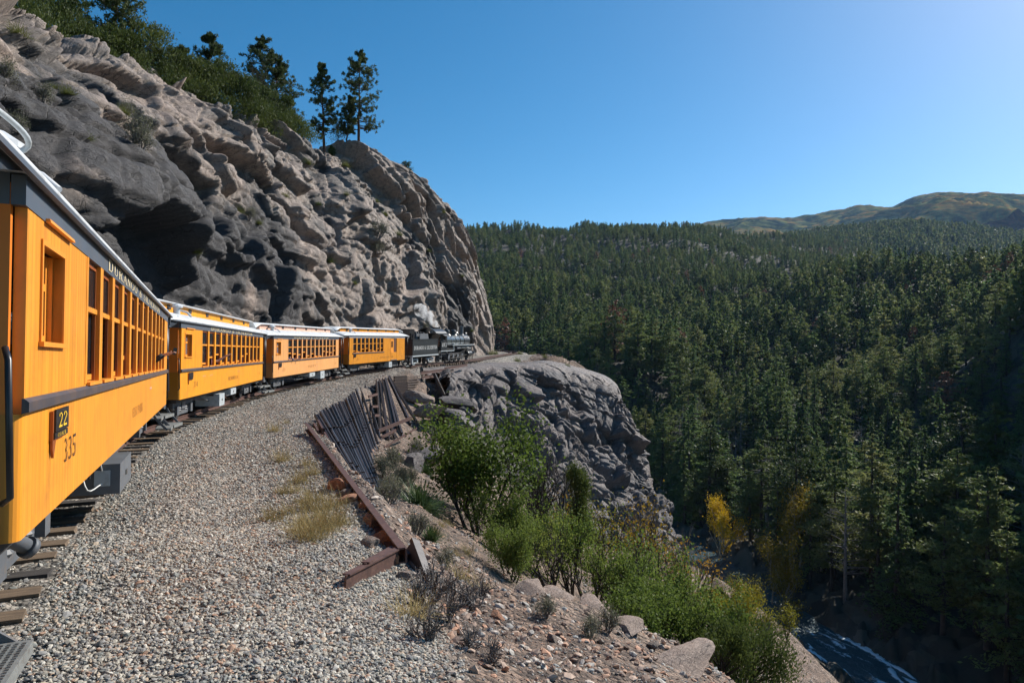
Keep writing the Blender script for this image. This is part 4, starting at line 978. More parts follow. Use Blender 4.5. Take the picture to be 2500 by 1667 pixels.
    for yy, s_ in ((-.006, 1), (W_+.006, -1)): lb.box(.0, L, yy, yy+s_*.07, HB, HB+.165)
    for xx in (0.004, L-.064): lb.box(xx, xx+.06, .07, W_-.07, HB, HB+.3)
    lb.build('letter_board', lbm, root)
    for x0, x1 in ((-.95, -.004), (L+.004, L+.95)):
        sg = 1 if x1 < 1 else -1
        xa, xb = (x1, x0) if sg > 0 else (x0, x1)
        for yy in (-.004, W_-.046):
            pp_ = [(xb, HB+.21), (xb, HB-.03), (xb-sg*.05, HB-.01), (xb-sg*.12, HB+.08), (xb-sg*.22, HB+.14), (xb-sg*.45, HB+.175), (xa, HB+.185), (xa, HB+.21)]
            hd = MB(); hd.prism(pp_ if sg > 0 else pp_[::-1], 1, yy, yy+.05); hd.build('platform_hood_board', lbm, root)
    # roof: lower deck swelling at both ends, clerestory between
    rf = MB(); prof = [(-.05, 2.025), (-.055, 2.06), (.0, 2.10), (.18, 2.19), (.42, 2.27), (.64, 2.31)]
    xs = [-1.0, -.93, -.75, -.45, 0.1]; hs = [0.35, .62, .82, .95, 1.0]
    def sec(x, k, first_=False):
        pts = [(y, 2.0+(z-2.0)*k) for y, z in prof]; left = [(W_-y, z) for y, z in pts[::-1]]
        return [(x, y, z) for y, z in pts+left]
    secs = [sec(x, k) for x, k in zip(xs, hs)]+[sec(L-.1, 1.0)]+[sec(L-x, k) for x, k in list(zip(xs, hs))[:-1][::-1]]
    nn_ = len(secs[0]); v = [p_ for s in secs for p_ in s]; f = []
    for i in range(len(secs)-1):
        for k in range(nn_-1): f.append((i*nn_+k, i*nn_+k+1, (i+1)*nn_+k+1, (i+1)*nn_+k))
        f.append((i*nn_+nn_-1, i*nn_, (i+1)*nn_, (i+1)*nn_+nn_-1))
    f += [tuple(range(nn_))[::-1], tuple(range((len(secs)-1)*nn_, len(secs)*nn_))]
    rf.add(v, f, True); roof = rf.build('roof', M['roof'], root)
    gt = MB()
    gt.box(-.9, L+.9, -.06, -.03, 2.0, 2.03); gt.box(-.9, L+.9, W_+.03, W_+.06, 2.0, 2.03); gt.build('eave_strip', lbm, roof)
    cl_ = MB(); cx0, cx1 = -.25, L+.25
    cl_.prism([(.62, 2.28), (.62, 2.54), (W_-.62, 2.54), (W_-.62, 2.28)], 0, cx0+.12, cx1-.12); cls = cl_.build('clerestory', M['peel'] if peel else paint_m, roof)
    nwc = 6
    for k in range(nwc):
        x = L*(.09+.82*k/(nwc-1)); q_ = MB(); q_.box(x-.16, x+.16, .606, .64, 2.38, 2.50); q_.build('clerestory_window', M['under_dark'], cls)
    tr = MB(); pf = [(.50, 2.54), (.50, 2.57), (.85, 2.63), (1.25, 2.65), (1.65, 2.63), (2.0, 2.57), (2.0, 2.54)]
    def tsec(x, k): return [(x, y, 2.54+(z-2.54)*k) for y, z in pf]
    ss_ = [(-.95, -5.2), (-.75, -2.6), (-.45, -.4), (-.2, 1), (L+.2, 1), (L+.45, -.4), (L+.75, -2.6), (L+.95, -5.2)]
    v = []; 
    for x, k in ss_:
        if k >= 1: v += tsec(x, 1)
        else:
            dz = (1-k)*0.035; v += [(x, y, z-dz) for (_, y, z) in tsec(x, 1)]
    f = []; nn_ = len(pf)
    for i in range(len(ss_)-1):
        for k in range(nn_): f.append((i*nn_+k, i*nn_+(k+1) % nn_, (i+1)*nn_+(k+1) % nn_, (i+1)*nn_+k))
    f += [tuple(range(nn_))[::-1], tuple(range((len(ss_)-1)*nn_, len(ss_)*nn_))]
    tr.add(v, f, True); tr.build('clerestory_roof', M['roof'], roof)
    # stove pipe and lamp vents
    for x in ((1.1,) if not peel else (1.0,)):
        v_ = MB(); v_.lathe([(.09,2.22),(.09,2.42),(.16,2.43),(.16,2.47),(.05,2.54),(.02,2.54)], (x, .40, 0), 2, 12); v_.build('roof_vent', M['roof'], roof)
        v_ = MB(); v_.tube([(x+.05, .44, 2.3), (x+.14, .34, 2.36), (x+.18, .18, 2.31), (x+.10, .06, 2.2)], .03, 8); v_.build('vent_pipe', M['roof'], roof)
    if text: lettering('railroad_name', 'DURANGO & SILVERTON', L*.248, L*.785, HB+.028, .112, M['cream'] if lbm is M['slate'] else M['cream_soft'], root, y=-.012)
    if near_detail:
        lettering('car_number', number, 1.20, 1.66, .27, .17, M['ink'], root, y=-.004, gap=.2); lettering('car_name', cname, L*.445, L*.555, .24, .12, M['ink_soft'], root, y=-.004, gap=.1)
    else:
        lettering('car_number', number, 1.30, 1.78, .26, .15, M['ink_soft'], root, y=-.004, gap=.2); lettering('car_name', cname, L*(.445 if len(cname) < 9 else .50), L*(.575 if len(cname) < 9 else .76), .26, .12, M['ink_soft'], root, y=-.004, gap=.1)
    lettering('car_number', number, L*.915, L*.94, .26, .10, M['ink_soft'], root, y=-.004, gap=.2)
    # number holder
    hx = .72; h_ = MB(); h_.box(hx, hx+.44, -.022, -.001, .475, .665); h_.prism([(hx+.01, .475), (hx+.12, .475), (hx+.05, .36), (hx+.01, .42)], 1, -.02, -.005)
    ho = h_.build('coach_sign', M['sash'], root)
    h_ = MB(); h_.box(hx+.03, hx+.45, -.034, -.023, .53, .675); h_.build('number_plate', M['ink_plate'], ho); h_ = MB(); h_.box(hx+.02, hx+.445, -.031, -.0225, .485, .524); h_.build('word_plate', M['ink_plate'], ho)
    if near_detail:
        lettering('plate_number', '22', hx+.10, hx+.38, .552, .098, M['yellow'], ho, y=-.0355, gap=.12); lettering('plate_word', 'COACH', hx+.10, hx+.36, .491, .027, M['yellow'], ho, y=-.0325, gap=.2)
    # ends: doors, platforms, railings, steps
    for sx, x0, sgn in ((0, 0.0, -1), (1, L, 1)):
        e_ = MB(); xa, xb = (x0+.008, x0+.052) if sgn < 0 else (x0-.052, x0-.008)
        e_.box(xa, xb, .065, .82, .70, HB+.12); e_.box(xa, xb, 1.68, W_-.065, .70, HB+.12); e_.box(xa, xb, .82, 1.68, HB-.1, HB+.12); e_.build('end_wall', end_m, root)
        dd_ = MB(); dd_.box(xa+sgn*-.0, xb, .84, 1.66, .16, HB-.1); do = dd_.build('end_door', M['sash'], root)
        g_ = MB(); xx = xa-.006 if sgn < 0 else xb+.002; g_.box(xx, xx+.005, 1.0, 1.5, 1.1, 1.65); g_.build('pane', M['glass'], do)
        pf_ = MB(); px0, px1 = (x0-.95, x0-.005) if sgn < 0 else (x0+.005, x0+.95)
        pf_.box(px0, px1, .62, 1.88, .08, .16); pf_.box(px0, px1, .6, .64, -.2, .16); pf_.box(px0, px1, 1.86, 1.90, -.2, .16); pl = pf_.build('platform', M['under'], root)
        es = px0 if sgn < 0 else px1-.09
        q_ = MB(); q_.box(es, es+.09, .1, W_-.1, -.16, .08); q_.build('end_sill', M['under'], pl)
        q_ = MB(); q_.box(es+sgn*.12-.0, es+sgn*.12+.28*sgn if False else es+.09+sgn*.2, W_/2-.09, W_/2+.09, -.14, .03); q_.build('coupler', M['under_dark'], pl)
        tx0, tx1 = (x0-.86, x0-.10) if sgn < 0 else (x0+.10, x0+.86)
        for side in (0, 1):
            for k, (dz, y0_, y1_) in enumerate(((-.10, .30, .62), (-.33, .10, .40), (-.56 if not (near_detail and sgn < 0) else -.50, -.10, .22))):
                ya, yb = (y0_, y1_) if side == 0 else (W_-y1_, W_-y0_)
                t_ = MB(); t_.box(tx0, tx1, ya, yb, dz-.03, dz); t_.box(tx0, tx1, (ya if side == 0 else yb-.03), (ya+.03 if side == 0 else yb), dz-.07, dz-.03); tt_ = t_.build('step_tread', M['tread'], pl)
                if near_detail and side == 0 and sgn < 0 and k == 2:
                    g_ = MB()
                    for a_ in np.arange(tx0+.03, tx1-.02, .034):
                        for b__ in np.arange(ya+.03, yb-.02, .034): g_.box(a_-.006, a_+.006, b__-.009, b__+.009, dz, dz+.005)
                    tag(g_.build('tread_studs', M['steel'], tt_), kind='stuff')
            for xx in (tx0-.01, tx1+.01):
                st_ = MB()
                ya = (lambda y_: y_) if side == 0 else (lambda y_: W_-y_)
                for (p0_, p1_) in (((.62, .06), (.34, -.12)), ((.34, -.12), (.20, -.36)), ((.20, -.36), (-.02, -.60 if not (near_detail and sgn < 0) else -.53))): st_.beam((xx, ya(p0_[0]), p0_[1]), (xx, ya(p1_[0]), p1_[1]), .02, .05)
                st_.build('step_stringer', M['under'], pl)
        ex = x0+sgn*.88
        rl = MB()
        for y0_, y1_ in ((.10, .78), (1.72, 2.40)):
            for z_ in (.30, .95): rl.tube([(ex, y0_, z_), (ex, y1_, z_)], .014, 6)
            for y_ in (y0_, (y0_+y1_)/2, y1_): rl.tube([(ex, y_, .12), (ex, y_, 1.1)], .014, 6)
            ym = (y0_+y1_)/2
            for a_, b__ in (((ym-.22, .62), (ym, .95)), ((ym, .95), (ym+.22, .62)), ((ym+.22, .62), (ym, .30)), ((ym, .30), (ym-.22, .62))): rl.tube([(ex, a_[0], a_[1]), (ex, b__[0], b__[1])], .012, 6)
            rl.tube([(ex, y0_, 1.1), (ex, y1_, 1.1)], .02, 6)
        rl.build('platform_railing', M['black'], pl)
        gr = MB(); hx_ = x0+sgn*(.24 if near_detail and sgn < 0 else .10)
        gr.tube([(hx_, .02, .26), (hx_+sgn*.07, -.03, .30), (hx_+sgn*.07, -.01, 1.0), (hx_, .02, 1.06)], .017, 8); gr.build('grab_iron', M['black'], root)
        
        for yq in (.06, W_-.06): cp = MB(); cp.tube([(ex, yq, .1), (ex, yq, HB+.1)], .022, 8); cp.build('canopy_post', M['black'], pl)
    truck(root, 1.75); truck(root, L-1.75)
    # underframe: needle beams, truss rods, brake gear, boxes
    u = MB(); u.box(.1, L-.1, .12, .26, -.10, .0); u.box(.1, L-.1, W_-.26, W_-.12, -.10, .0); u.box(.1, L-.1, 1.1, 1.4, -.18, .0); u.build('underframe', M['under_dark'], root)
    tr_ = MB()
    for y in (.35, W_-.35): tr_.tube([(2.9, y, -.08), (L*.36, y, -.36), (L*.64, y, -.36), (L-2.9, y, -.08)], .018, 6)
    tr_.build('truss_rod', M['under'], root)
    nb = MB()
    for x in (L*.36, L*.64): nb.box(x-.05, x+.05, .2, W_-.2, -.2, -.1); nb.box(x-.03, x+.03, .31, .39, -.37, -.2); nb.box(x-.03, x+.03, W_-.39, W_-.31, -.37, -.2)
    nb.build('needle_beam', M['under_dark'], root)
    pc = MB(); pc.lathe([(.02, 0), (.14, .02), (.14, .75), (.02, .77)], (L*.52, 1.9, -.28), 0, 14); pc.tube([(L*.3, .55, -.2), (L*.8, .55, -.2)], .025, 6); pc.tube([(2.4, .42, -.14), (L*.33, .42, -.3)], .028, 6); pc.build('brake_cylinder', M['under'], root)
    for (x0, x1, z0, z1, mm_) in boxes:
        b_ = MB(); b_.box(x0, x1, .02, .75, z0, z1); bo = b_.build('equipment_box', mm_, root)
        b_ = MB(); b_.box(x0+.08, x0+.12, .2, .24, z1, -.08); b_.box(x1-.12, x1-.08, .2, .24, z1, -.08); b_.box(x0+.08, x0+.12, .6, .64, z1, -.08); b_.box(x1-.12, x1-.08, .6, .64, z1, -.08); b_.build('hanger', M['under'], bo)
        b_ = MB(); b_.box((x0+x1)/2-.05, (x0+x1)/2+.05, .005, .02, (z0+z1)/2-.03, (z0+z1)/2+.03); b_.build('latch', M['steel'], bo)
    if near_detail:
        vp = MB(); vp.tube(cat_rom(np.array([(-1.1, .42, 2.34), (-.6, .20, 2.32), (-.12, .04, 2.27), (.06, .0, 2.20), (.04, .10, 2.12), (-.05, .2, 2.10)]), np.linspace(0, 5, 22)), .016, 10); vp.build('vent_pipe', M['boxpale'], roof)
        vp = MB(); vp.lathe([(.01, 2.50), (.24, 2.38), (.25, 2.36), (.02, 2.40)], (-.4, .45, 0), 2, 16); vp.lathe([(.10, 2.1), (.10, 2.38), (.02, 2.38)], (-.3, .45, 0), 2, 14); vp.build('stove_pipe_cap', M['roof'], roof)
        pp_ = MB(); pp_.tube([(.40, .24, .02), (.48, .17, -.06), (.60, .07, -.17)], .048, 14); dp = pp_.build('drain_pipe', M['under'], root)
        pp_ = MB(); pp_.tube([(.585, .082, -.156), (.61, .062, -.18)], .066, 14); pp_.build('pipe_collar', M['under'], dp)
        x0 = boxes[0][0]
        j = MB(); j.box(x0-.03, x0, .12, .28, -.47, -.29); j.build('junction_box', M['boxpale'], root)
        for (a_, b__, c_) in (((x0-.02, .2, -.30), (x0-.14, .25, -.05), (x0-.02, .42, -.12)), ((x0-.03, .2, -.44), (x0-.2, .32, -.48), (x0-.06, .42, -.2))):
            w = MB(); w.tube(cat_rom(np.array([a_, b__, c_]), np.linspace(0, 2, 9)), .008, 6); w.build('cable', M['white'], root)
        w = MB(); w.tube([(x0-1.6, .35, -.08), (x0-.1, .3, -.13), (x0+.5, .5, -.15)], .02, 8); w.build('air_pipe', M['boxpale'], root)
    return root, mat, L
M['glass_teal'] = glass('teal_window_glass', (0.20, 0.32, 0.31), 0.3, 0.85)
M['cream_soft'] = paint('faded_lettering', (0.36, 0.35, 0.32), 0.5, 0.05)
M['ink_plate'] = paint('sign_plate', (0.015, 0.015, 0.017), 0.35, 0.2)
M['slate_pale'] = paint('pale_slate_paint', (0.26, 0.28, 0.31), 0.45, 0.12)
OP = [.80, .80, 1.02, .80, .96, .80]
c1 = coach('passenger_coach', (-2.70, 3.73), (-7.84, 15.48), None, .714, .600, 'orange coach 335 nearest the camera, with a black 22 COACH sign on its side', M['orange'], '335', 'ELK PARK', (2.02, 11.85, 12), [.82, 1.32, .82, 1.0, .82, .82, .82, 1.32], boxes=[(4.7, 5.85, -.57, -.22, M['boxgrey'])], near_detail=True)
c2 = coach('passenger_coach', (-8.54, 17.55), (-11.09, 30.35), None, .55, .585, 'deep yellow orange coach 334, second in line, directly ahead of the nearest coach', M['orange_deep'], '334', 'HERMOSA', (2.15, 12.3, 12), [.86, 1.04, 1.12, .83, .83, .83], boxes=[(4.65, 5.4, -.53, -.14, M['boxpale']), (6.4, 7.3, -.27, -.06, M['boxpale'])])
c3 = coach('passenger_coach', (-11.37, 32.5), (-11.53, 45.4), None, .572, .80, 'pale salmon orange coach 333 with peeling roof band, third in line', M['orange_pale'], '333', 'TEFFT', (2.15, 12.2, 12), [1.1, 1.05, 1.0, 1.12, .9, 1.0, .83, .83], boxes=[(6.2, 7.3, -.27, -.06, M['boxpale']), (8.5, 9.4, -.50, -.06, M['boxpale'])], peel=True)
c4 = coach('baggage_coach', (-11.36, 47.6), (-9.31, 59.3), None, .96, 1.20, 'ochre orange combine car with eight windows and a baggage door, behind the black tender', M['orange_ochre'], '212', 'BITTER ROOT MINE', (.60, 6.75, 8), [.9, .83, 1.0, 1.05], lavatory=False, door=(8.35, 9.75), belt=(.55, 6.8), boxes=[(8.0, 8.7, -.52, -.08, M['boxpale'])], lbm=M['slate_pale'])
G_P = 'passengers leaning from the coach windows'
person((9.35, .42, .50), c1[1], 'passenger in a black sleeve reaching a phone out of the nearest coach', M['cloth_dark'], arm=(.05, -.62, .16), phone=True, group=G_P)
person((4.25, .40, .45), c2[1], 'passenger with a bare arm stretched out of the second coach, hand raised', M['cloth_white'], arm=(.28, -.60, .22), group=G_P)
person((2.55, .30, .40), c3[1], 'passenger in a blue shirt at the first open window of the pale salmon coach', M['cloth_blue'], arm=(.2, -.45, -.02), group=G_P)
person((3.35, .26, .40), c3[1], 'white shirted passenger resting an arm at the second window of the pale coach', M['cloth_white'], arm=(.1, -.42, -.05), group=G_P)

for (x_, cm_, mt_, lb_) in [(5.05, c3, M['cloth_white'], 'passenger sitting behind the fourth window of the pale coach'), (5.9, c3, M['cloth_dark'], 'passenger in dark clothes behind the fifth window of the pale coach'), (7.6, c3, M['cloth_blue'], 'passenger in blue behind the seventh window of the pale coach'), (2.5, c2, M['cloth_dark'], 'passenger in dark clothes at the first window of the second coach'), (3.4, c2, M['cloth_white'], 'passenger in white at the second window of the second coach'),
      (7.6, c2, M['cloth_white'], 'passenger in white behind the seventh window of the second coach'), (8.5, c1, M['seat_red'], 'passenger half hidden behind a rear window of the nearest coach'), (2.6, c4, M['cloth_dark'], 'passenger behind the third window of the baggage coach'), (4.3, c4, M['cloth_blue'], 'passenger behind the fifth window of the baggage coach')]:
    person((x_, .40, .50), cm_[1], lb_, mt_, group='passengers sitting inside the coaches')
# ------------------------------------------------------------------ tender and locomotive (local z = 0 on the rail head)
def loco_frame(a, b, za, zb, nm, label, cat, grp=None):
    a = Vector((*a, za)); b = Vector((*b, zb)); d = (b-a).normalized()
    mt = Matrix.Translation(a) @ Matrix.Rotation(math.atan2(d.y, d.x), 4, 'Z') @ Matrix.Rotation(-math.asin(d.z), 4, 'Y') @ Matrix.Rotation(R(.8), 4, 'X')
    r = empty(nm, label=label, cat=cat, group=grp); r.matrix_world = mt; return r, mt, (b-a).length
WT = 2.4
t, tm, TL = loco_frame((-8.96, 61.3), (-7.38, 67.8), .56, .74, 'tender', 'black coal tender lettered DURANGO & SILVERTON in white, behind the engine cab', 'tender')
m = MB(); m.box(.1, TL, 0, WT, .98, 2.28); tank = m.build('tank', M['loco'], t)
m = MB(); m.box(.1, TL, -.02, .02, 2.28, 2.42); m.box(.1, TL, WT-.02, WT+.02, 2.28, 2.42); m.box(.1, .14, 0, WT, 2.28, 2.42); m.box(.1, TL, -.03, .0, 2.40, 2.44); m.build('coping', M['loco'], tank)
m = MB(); m.box(1.9, 4.0, .35, WT-.35, 2.42, 2.95); m.prism([(2.0, 2.42), (2.1, 2.95), (4.1, 2.95), (4.3, 2.42)], 1, .06, .12); m.build('coal_bunker', M['boxgrey'], t)
m = MB(); m.box(.15, .25, .3, WT-.3, 2.3, 3.35); m.box(.25, 1.3, .3, .36, 2.3, 3.35); m.prism([(.3, 2.3), (.3, 3.0), (.42, 3.0), (.52, 2.35), (.8, 2.9), (.95, 2.9), (.7, 2.3)], 1, .22, .28); m.build('doghouse', M['black'], t)
cm = MB()
for k in range(60):
    x, y = 2.2+1.9*random.random(), .5+1.4*random.random(); r = .08+.1*random.random(); cm.lathe([(.01, -r*.6), (r, -r*.2), (r*.8, r*.4), (.01, r*.7)], (x, y, 2.95+.1*random.random()), 2, 6)
tag(cm.build('coal', M['under_dark'], t), kind='stuff')
m = MB(); m.box(-.05, TL+.05, -.06, WT+.06, .84, .95); m.box(-.05, .06, -.02, .16, .2, .84); m.box(-.05, .4, -.08, .0, .12, .18); m.build('side_sill', M['boxpale'], t)
m = MB(); m.box(0, TL, .6, 1.8, .62, .9); m.build('frame', M['under_dark'], t)
lettering('railroad_name', 'DURANGO & SILVERTON', .45, TL-.25, 1.46, .34, M['white'], t, y=-.008)
rv_ = MB()
for i in range(14):
    for z_ in (1.3, 1.38, 2.2): rv_.box(.5+i*.42, .53+i*.42, -.006, .001, z_, z_+.02)
tag(rv_.build('rivets', M['boxpale'], t), kind='stuff')
for xc in (1.3, TL-1.3):
    m = MB(); m.box(xc-.95, xc+.95, .3, .42, .48, .62); m.box(xc-.95, xc+.95, WT-.42, WT-.3, .48, .62); m.beam((xc-.9, .34, .5), (xc-.3, .34, .22), .08, .08); m.beam((xc+.9, .34, .5), (xc+.3, .34, .22), .08, .08); m.box(xc-.3, xc+.3, .28, .4, .2, .3); tk = m.build('truck', M['boxpale'], t)
    for sx in (-.62, .62):
        w = MB(); w.lathe([(.02, -.05), (.33, -.05), (.33, .05), (.36, .05), (.36, .08), (.02, .08)], (xc+sx, .72, .36), 1, 20); w.lathe([(.02, -.08), (.36, -.08), (.36, -.05), (.33, -.05), (.33, .05), (.02, .05)], (xc+sx, WT-.72, .36), 1, 20); w.build('wheelset', M['under_dark'], tk)
        w = MB(); w.box(xc+sx-.1, xc+sx+.1, .24, .36, .28, .5); w.build('journal_box', M['boxpale'], tk)
e, em, EL = loco_frame((-7.15, 68.7), (-4.05, 77.57), .74, .97, 'steam_locomotive', 'black steam locomotive numbered 493 at the head of the train', 'locomotive')
cyy = 1.2; BZ = 2.18
m = MB(); m.lathe([(.02, 1.4), (.78, 1.4), (.78, 2.6), (.70, 4.2), (.70, 7.2), (.02, 7.2)], (0, cyy, BZ), 0, 28); boiler = m.build('boiler', M['jacket'], e)
m = MB(); m.lathe([(.02, 7.2), (.73, 7.2), (.73, 8.7), (.66, 8.76), (.3, 8.86), (.02, 8.86)], (0, cyy, BZ), 0, 28); sb_ = m.build('smokebox', M['loco'], e)
for x in (2.6, 3.7, 4.9, 6.1, 7.15):
    m = MB(); m.lathe([(.72, x-.03), (.735, x-.03), (.735, x+.03), (.72, x+.03)], (0, cyy, BZ), 0, 28); m.build('boiler_band', M['black'], boiler)
for x, r, h in ((3.9, .36, 1.28), (5.6, .36, 1.25)):
    m = MB(); m.lathe([(r+.12, .60), (r+.02, .74), (r, .82), (r, 1.02), (r*.85, h-.1), (r*.5, h), (.02, h+.02)], (x, cyy, BZ), 2, 20); m.build('dome', M['loco'], boiler)
m = MB(); m.lathe([(.36, .62), (.27, .75), (.25, .85), (.25, 1.5), (.30, 1.52), (.30, 1.6), (.12, 1.62), (.02, 1.64)], (7.8, cyy, BZ), 2, 20); m.build('smokestack', M['boxgrey'], sb_)
m = MB(); m.lathe([(.02, 0), (.2, 0), (.22, .3), (.02, .3)], (8.75, cyy, BZ+.75), 0, 14); m.build('headlight', M['black'], sb_)
m = MB(); m.lathe([(.14, .0), (.12, .1), (.05, .2), (.02, .22)], (6.6, cyy, BZ+.78), 2, 12); m.beam((6.6, cyy-.16, BZ+.62), (6.6, cyy-.16, BZ+1.0), .03, .03); m.beam((6.6, cyy+.16, BZ+.62), (6.6, cyy+.16, BZ+1.0), .03, .03); m.build('bell', M['steel'], boiler)
m = MB(); m.tube([(1.5, .40, BZ+.52), (8.4, .40, BZ+.52)], .022, 6)
for x in (2.4, 3.5, 4.6, 5.7, 6.8, 8.0): m.tube([(x, .40, BZ+.52), (x, .56, BZ+.38)], .018, 6)
m.build('handrail', M['black'], boiler)
m = MB(); m.box(2.9, 8.9, .02, .5, BZ-.42, BZ-.38); m.box(2.9, 8.9, .0, .03, BZ-.45, BZ-.38); m.build('running_board', M['boxpale'], e)
m = MB(); m.lathe([(.02, 5.4), (.24, 5.42), (.24, 8.2), (.02, 8.22)], (0, .38, BZ-.66), 0, 16); m.build('air_tank', M['jacket'], e)
# cab
cab = MB()
cab.box(-.0, 1.5, .0, .05, 1.25, 2.28); cab.box(0, .28, .0, .05, 2.28, 2.95); cab.box(1.12, 1.5, .0, .05, 2.28, 2.95); cab.box(0, 1.5, 0, .05, 2.86, 2.99)
cab.box(-.0, 1.5, WT-.05, WT, 1.25, 2.95); cab.box(1.45, 1.5, .05, WT-.05, 1.25, 3.0); cb = cab.build('cab', M['loco'], e)
ar = [(-.12, 2.96), (-.10, 3.02)]+[(cyy+1.28*math.sin(R(a)), 2.55+.98*math.cos(R(a))) for a in range(-62, 63, 12)]+[(WT+.10, 3.02), (WT+.12, 2.96)]
inn = [(y, z-.05) for y, z in ar[::-1]]
rf = MB(); n_ = len(ar); v = [(x, y, z) for x in (-.9, 1.62) for y, z in ar+inn]; k2 = 2*n_; f = []
for k in range(k2): f.append((k, (k+1) % k2, k2+(k+1) % k2, k2+k))
for k in range(n_-1): f += [(k, k2-1-k, k2-2-k, k+1)[::-1], (k2+k, k2+k+1, 2*k2-2-k, 2*k2-1-k)[::-1]]
rf.add(v, f, False); rf.build('cab_roof', M['loco'], cb)
m = MB(); m.box(-.05, .8, .7, 1.7, 3.5, 3.6); m.build('roof_hatch', M['black'], cb)
m = MB(); m.prism([(-.35, 2.72), (-.02, 2.88), (-.02, 2.91), (-.35, 2.75)], 0, .2, 1.2); m.build('window_awning', M['boxgrey'], cb)
m = MB(); m.box(.28, .36, .01, .04, 2.28, 2.86); m.box(.70, .74, .01, .04, 2.28, 2.86); m.box(.28, 1.12, .01, .04, 2.26, 2.30); m.build('window', M['boxgrey'], cb)
person((.55, .42, 1.75), em, 'engine driver in a dark jacket sitting at the cab window of the locomotive', M['cloth_dark'], arm=(.1, -.36, -.02), group='engine crew')
lettering('engine_number', '493', .22, 1.30, 1.62, .44, M['white'], cb, y=-.01)
m = MB(); m.box(-.05, 3.2, -.03, .10, 1.17, 1.25); m.box(3.14, 3.2, -.02, .08, 1.17, 1.95); m.box(3.14, 4.2, -.02, .2, 1.88, 1.94); m.build('side_step_board', M['boxpale'], cb)
# frame, wheels, rods, cylinders, pilot
m = MB(); m.box(.6, 8.9, .38, .52, .62, .95); m.box(.6, 8.9, WT-.52, WT-.38, .62, .95); m.box(.6, 8.9, .9, 1.5, .7, 1.4); fr_ = m.build('frame', M['under_dark'], e)
for x in (2.7, 3.85, 5.0, 6.15):
    w = MB(); w.lathe([(.02, -.04), (.50, -.04), (.50, .04), (.56, .04), (.56, .07), (.02, .07)], (x, .74, .56), 1, 24); w.lathe([(.02, -.07), (.56, -.07), (.56, -.04), (.50, -.04), (.50, .04), (.02, .04)], (x, WT-.74, .56), 1, 24); dw = w.build('driving_wheel', M['under_dark'], e)
    w = MB(); w.prism([(x-.26, .20), (x-.34, .5), (x-.26, .78), (x+.02, .86), (x+.12, .7), (x+.12, .34), (x, .18)], 1, .30, .36); w.build('counterweight', M['boxgrey'], dw)
for x in (.6, 8.2):
    w = MB(); w.lathe([(.02, -.05), (.33, -.05), (.35, .06), (.02, .06)], (x, .74, .35), 1, 20); w.lathe([(.02, -.06), (.35, -.06), (.33, .05), (.02, .05)], (x, WT-.74, .35), 1, 20); w.build('carrying_wheel', M['under_dark'], e)
m = MB(); m.beam((2.7, .2, .42), (6.15, .2, .42), .05, .10); m.beam((3.9, .14, .42), (7.2, .14, .72), .05, .09); m.beam((5.2, .16, .95), (6.8, .16, 1.25), .04, .05); m.beam((6.3, .14, 1.3), (8.4, .14, 1.62), .04, .05); m.beam((6.9, .14, 1.0), (6.9, .14, 1.55), .05, .06); m.build('side_rods', M['steel'], e)
m = MB(); m.lathe([(.02, 7.1), (.30, 7.1), (.32, 7.2), (.32, 8.1), (.30, 8.2), (.02, 8.2)], (0, .27, .78), 0, 18); m.lathe([(.02, 7.1), (.2, 7.1), (.2, 8.2), (.02, 8.2)], (0, .33, 1.28), 0, 14); m.build('cylinder', M['loco'], e)
m = MB(); m.box(8.9, 9.05, .1, WT-.1, .75, 1.05); m.box(8.4, 9.3, .3, .38, 1.55, 1.62); m.box(8.95, 9.3, .05, .5, 1.6, 1.66)
pb = m.build('pilot_beam', M['boxgrey'], e)
for k in range(9):
    y = .25+k*(WT-.5)/8; w = MB(); w.beam((9.0, y, .85), (9.55-abs(k-4)*.07, WT/2+(y-WT/2)*.8, .12), .05, .05); w.build('pilot_bar', M['rust_dark'], pb)
m = MB(); m.box(-.3, .25, .02, .1, .3, .36); m.box(-.3, .25, .0, .12, .62, .66); m.beam((-.28, .08, .3), (-.28, .08, 1.2), .03, .05); m.beam((.22, .08, .3), (.22, .08, 1.2), .03, .05); m.build('cab_step', M['boxgrey'], cb)
m = MB(); m.tube([(1.6, .34, 1.3), (2.2, .3, 1.0), (2.6, .34, .8)], .04, 6); m.tube([(1.8, .3, 1.5), (4.2, .32, 1.48)], .025, 6); m.lathe([(.02, 4.4), (.16, 4.4), (.16, 5.3), (.02, 5.3)], (0, .3, 1.45), 0, 12); m.build('air_pipes', M['boxgrey'], e)
# steam from the safety valve
sp_ = [(1106-34, 800, 70.2), (1060, 790, 70.5), (1050, 777, 70.8), (1040, 766, 71.2), (1026, 757, 71.6), (1016, 751, 72)]
sm_m = bpy.data.materials.new('steam'); sm_m.use_nodes = True; nt = sm_m.node_tree; nt.nodes.clear()
o_ = nt.nodes.new('ShaderNodeOutputMaterial'); pv = nt.nodes.new('ShaderNodeVolumePrincipled'); pv.inputs['Color'].default_value = (.97, .97, .97, 1)
nz = N(nt, 'ShaderNodeTexNoise', Scale=1.7, Detail=8.0, Roughness=0.65); nt.links.new(coords(nt), nz.inputs[0])
rr = N(nt, 'ShaderNodeMapRange'); nt.links.new(nz.outputs[0], rr.inputs[0]); rr.inputs[1].default_value = 0.50; rr.inputs[2].default_value = 0.66; rr.inputs[3].default_value = 0.0; rr.inputs[4].default_value = 7.0
nt.links.new(rr.outputs[0], pv.inputs['Density']); nt.links.new(pv.outputs[0], o_.inputs['Volume'])
m = MB(); m.tube([tuple(P(*a)) for a in sp_], [.15, .38, .55, .65, .75, .5], 12)
tag(m.build('steam_plume', sm_m), kind='stuff')

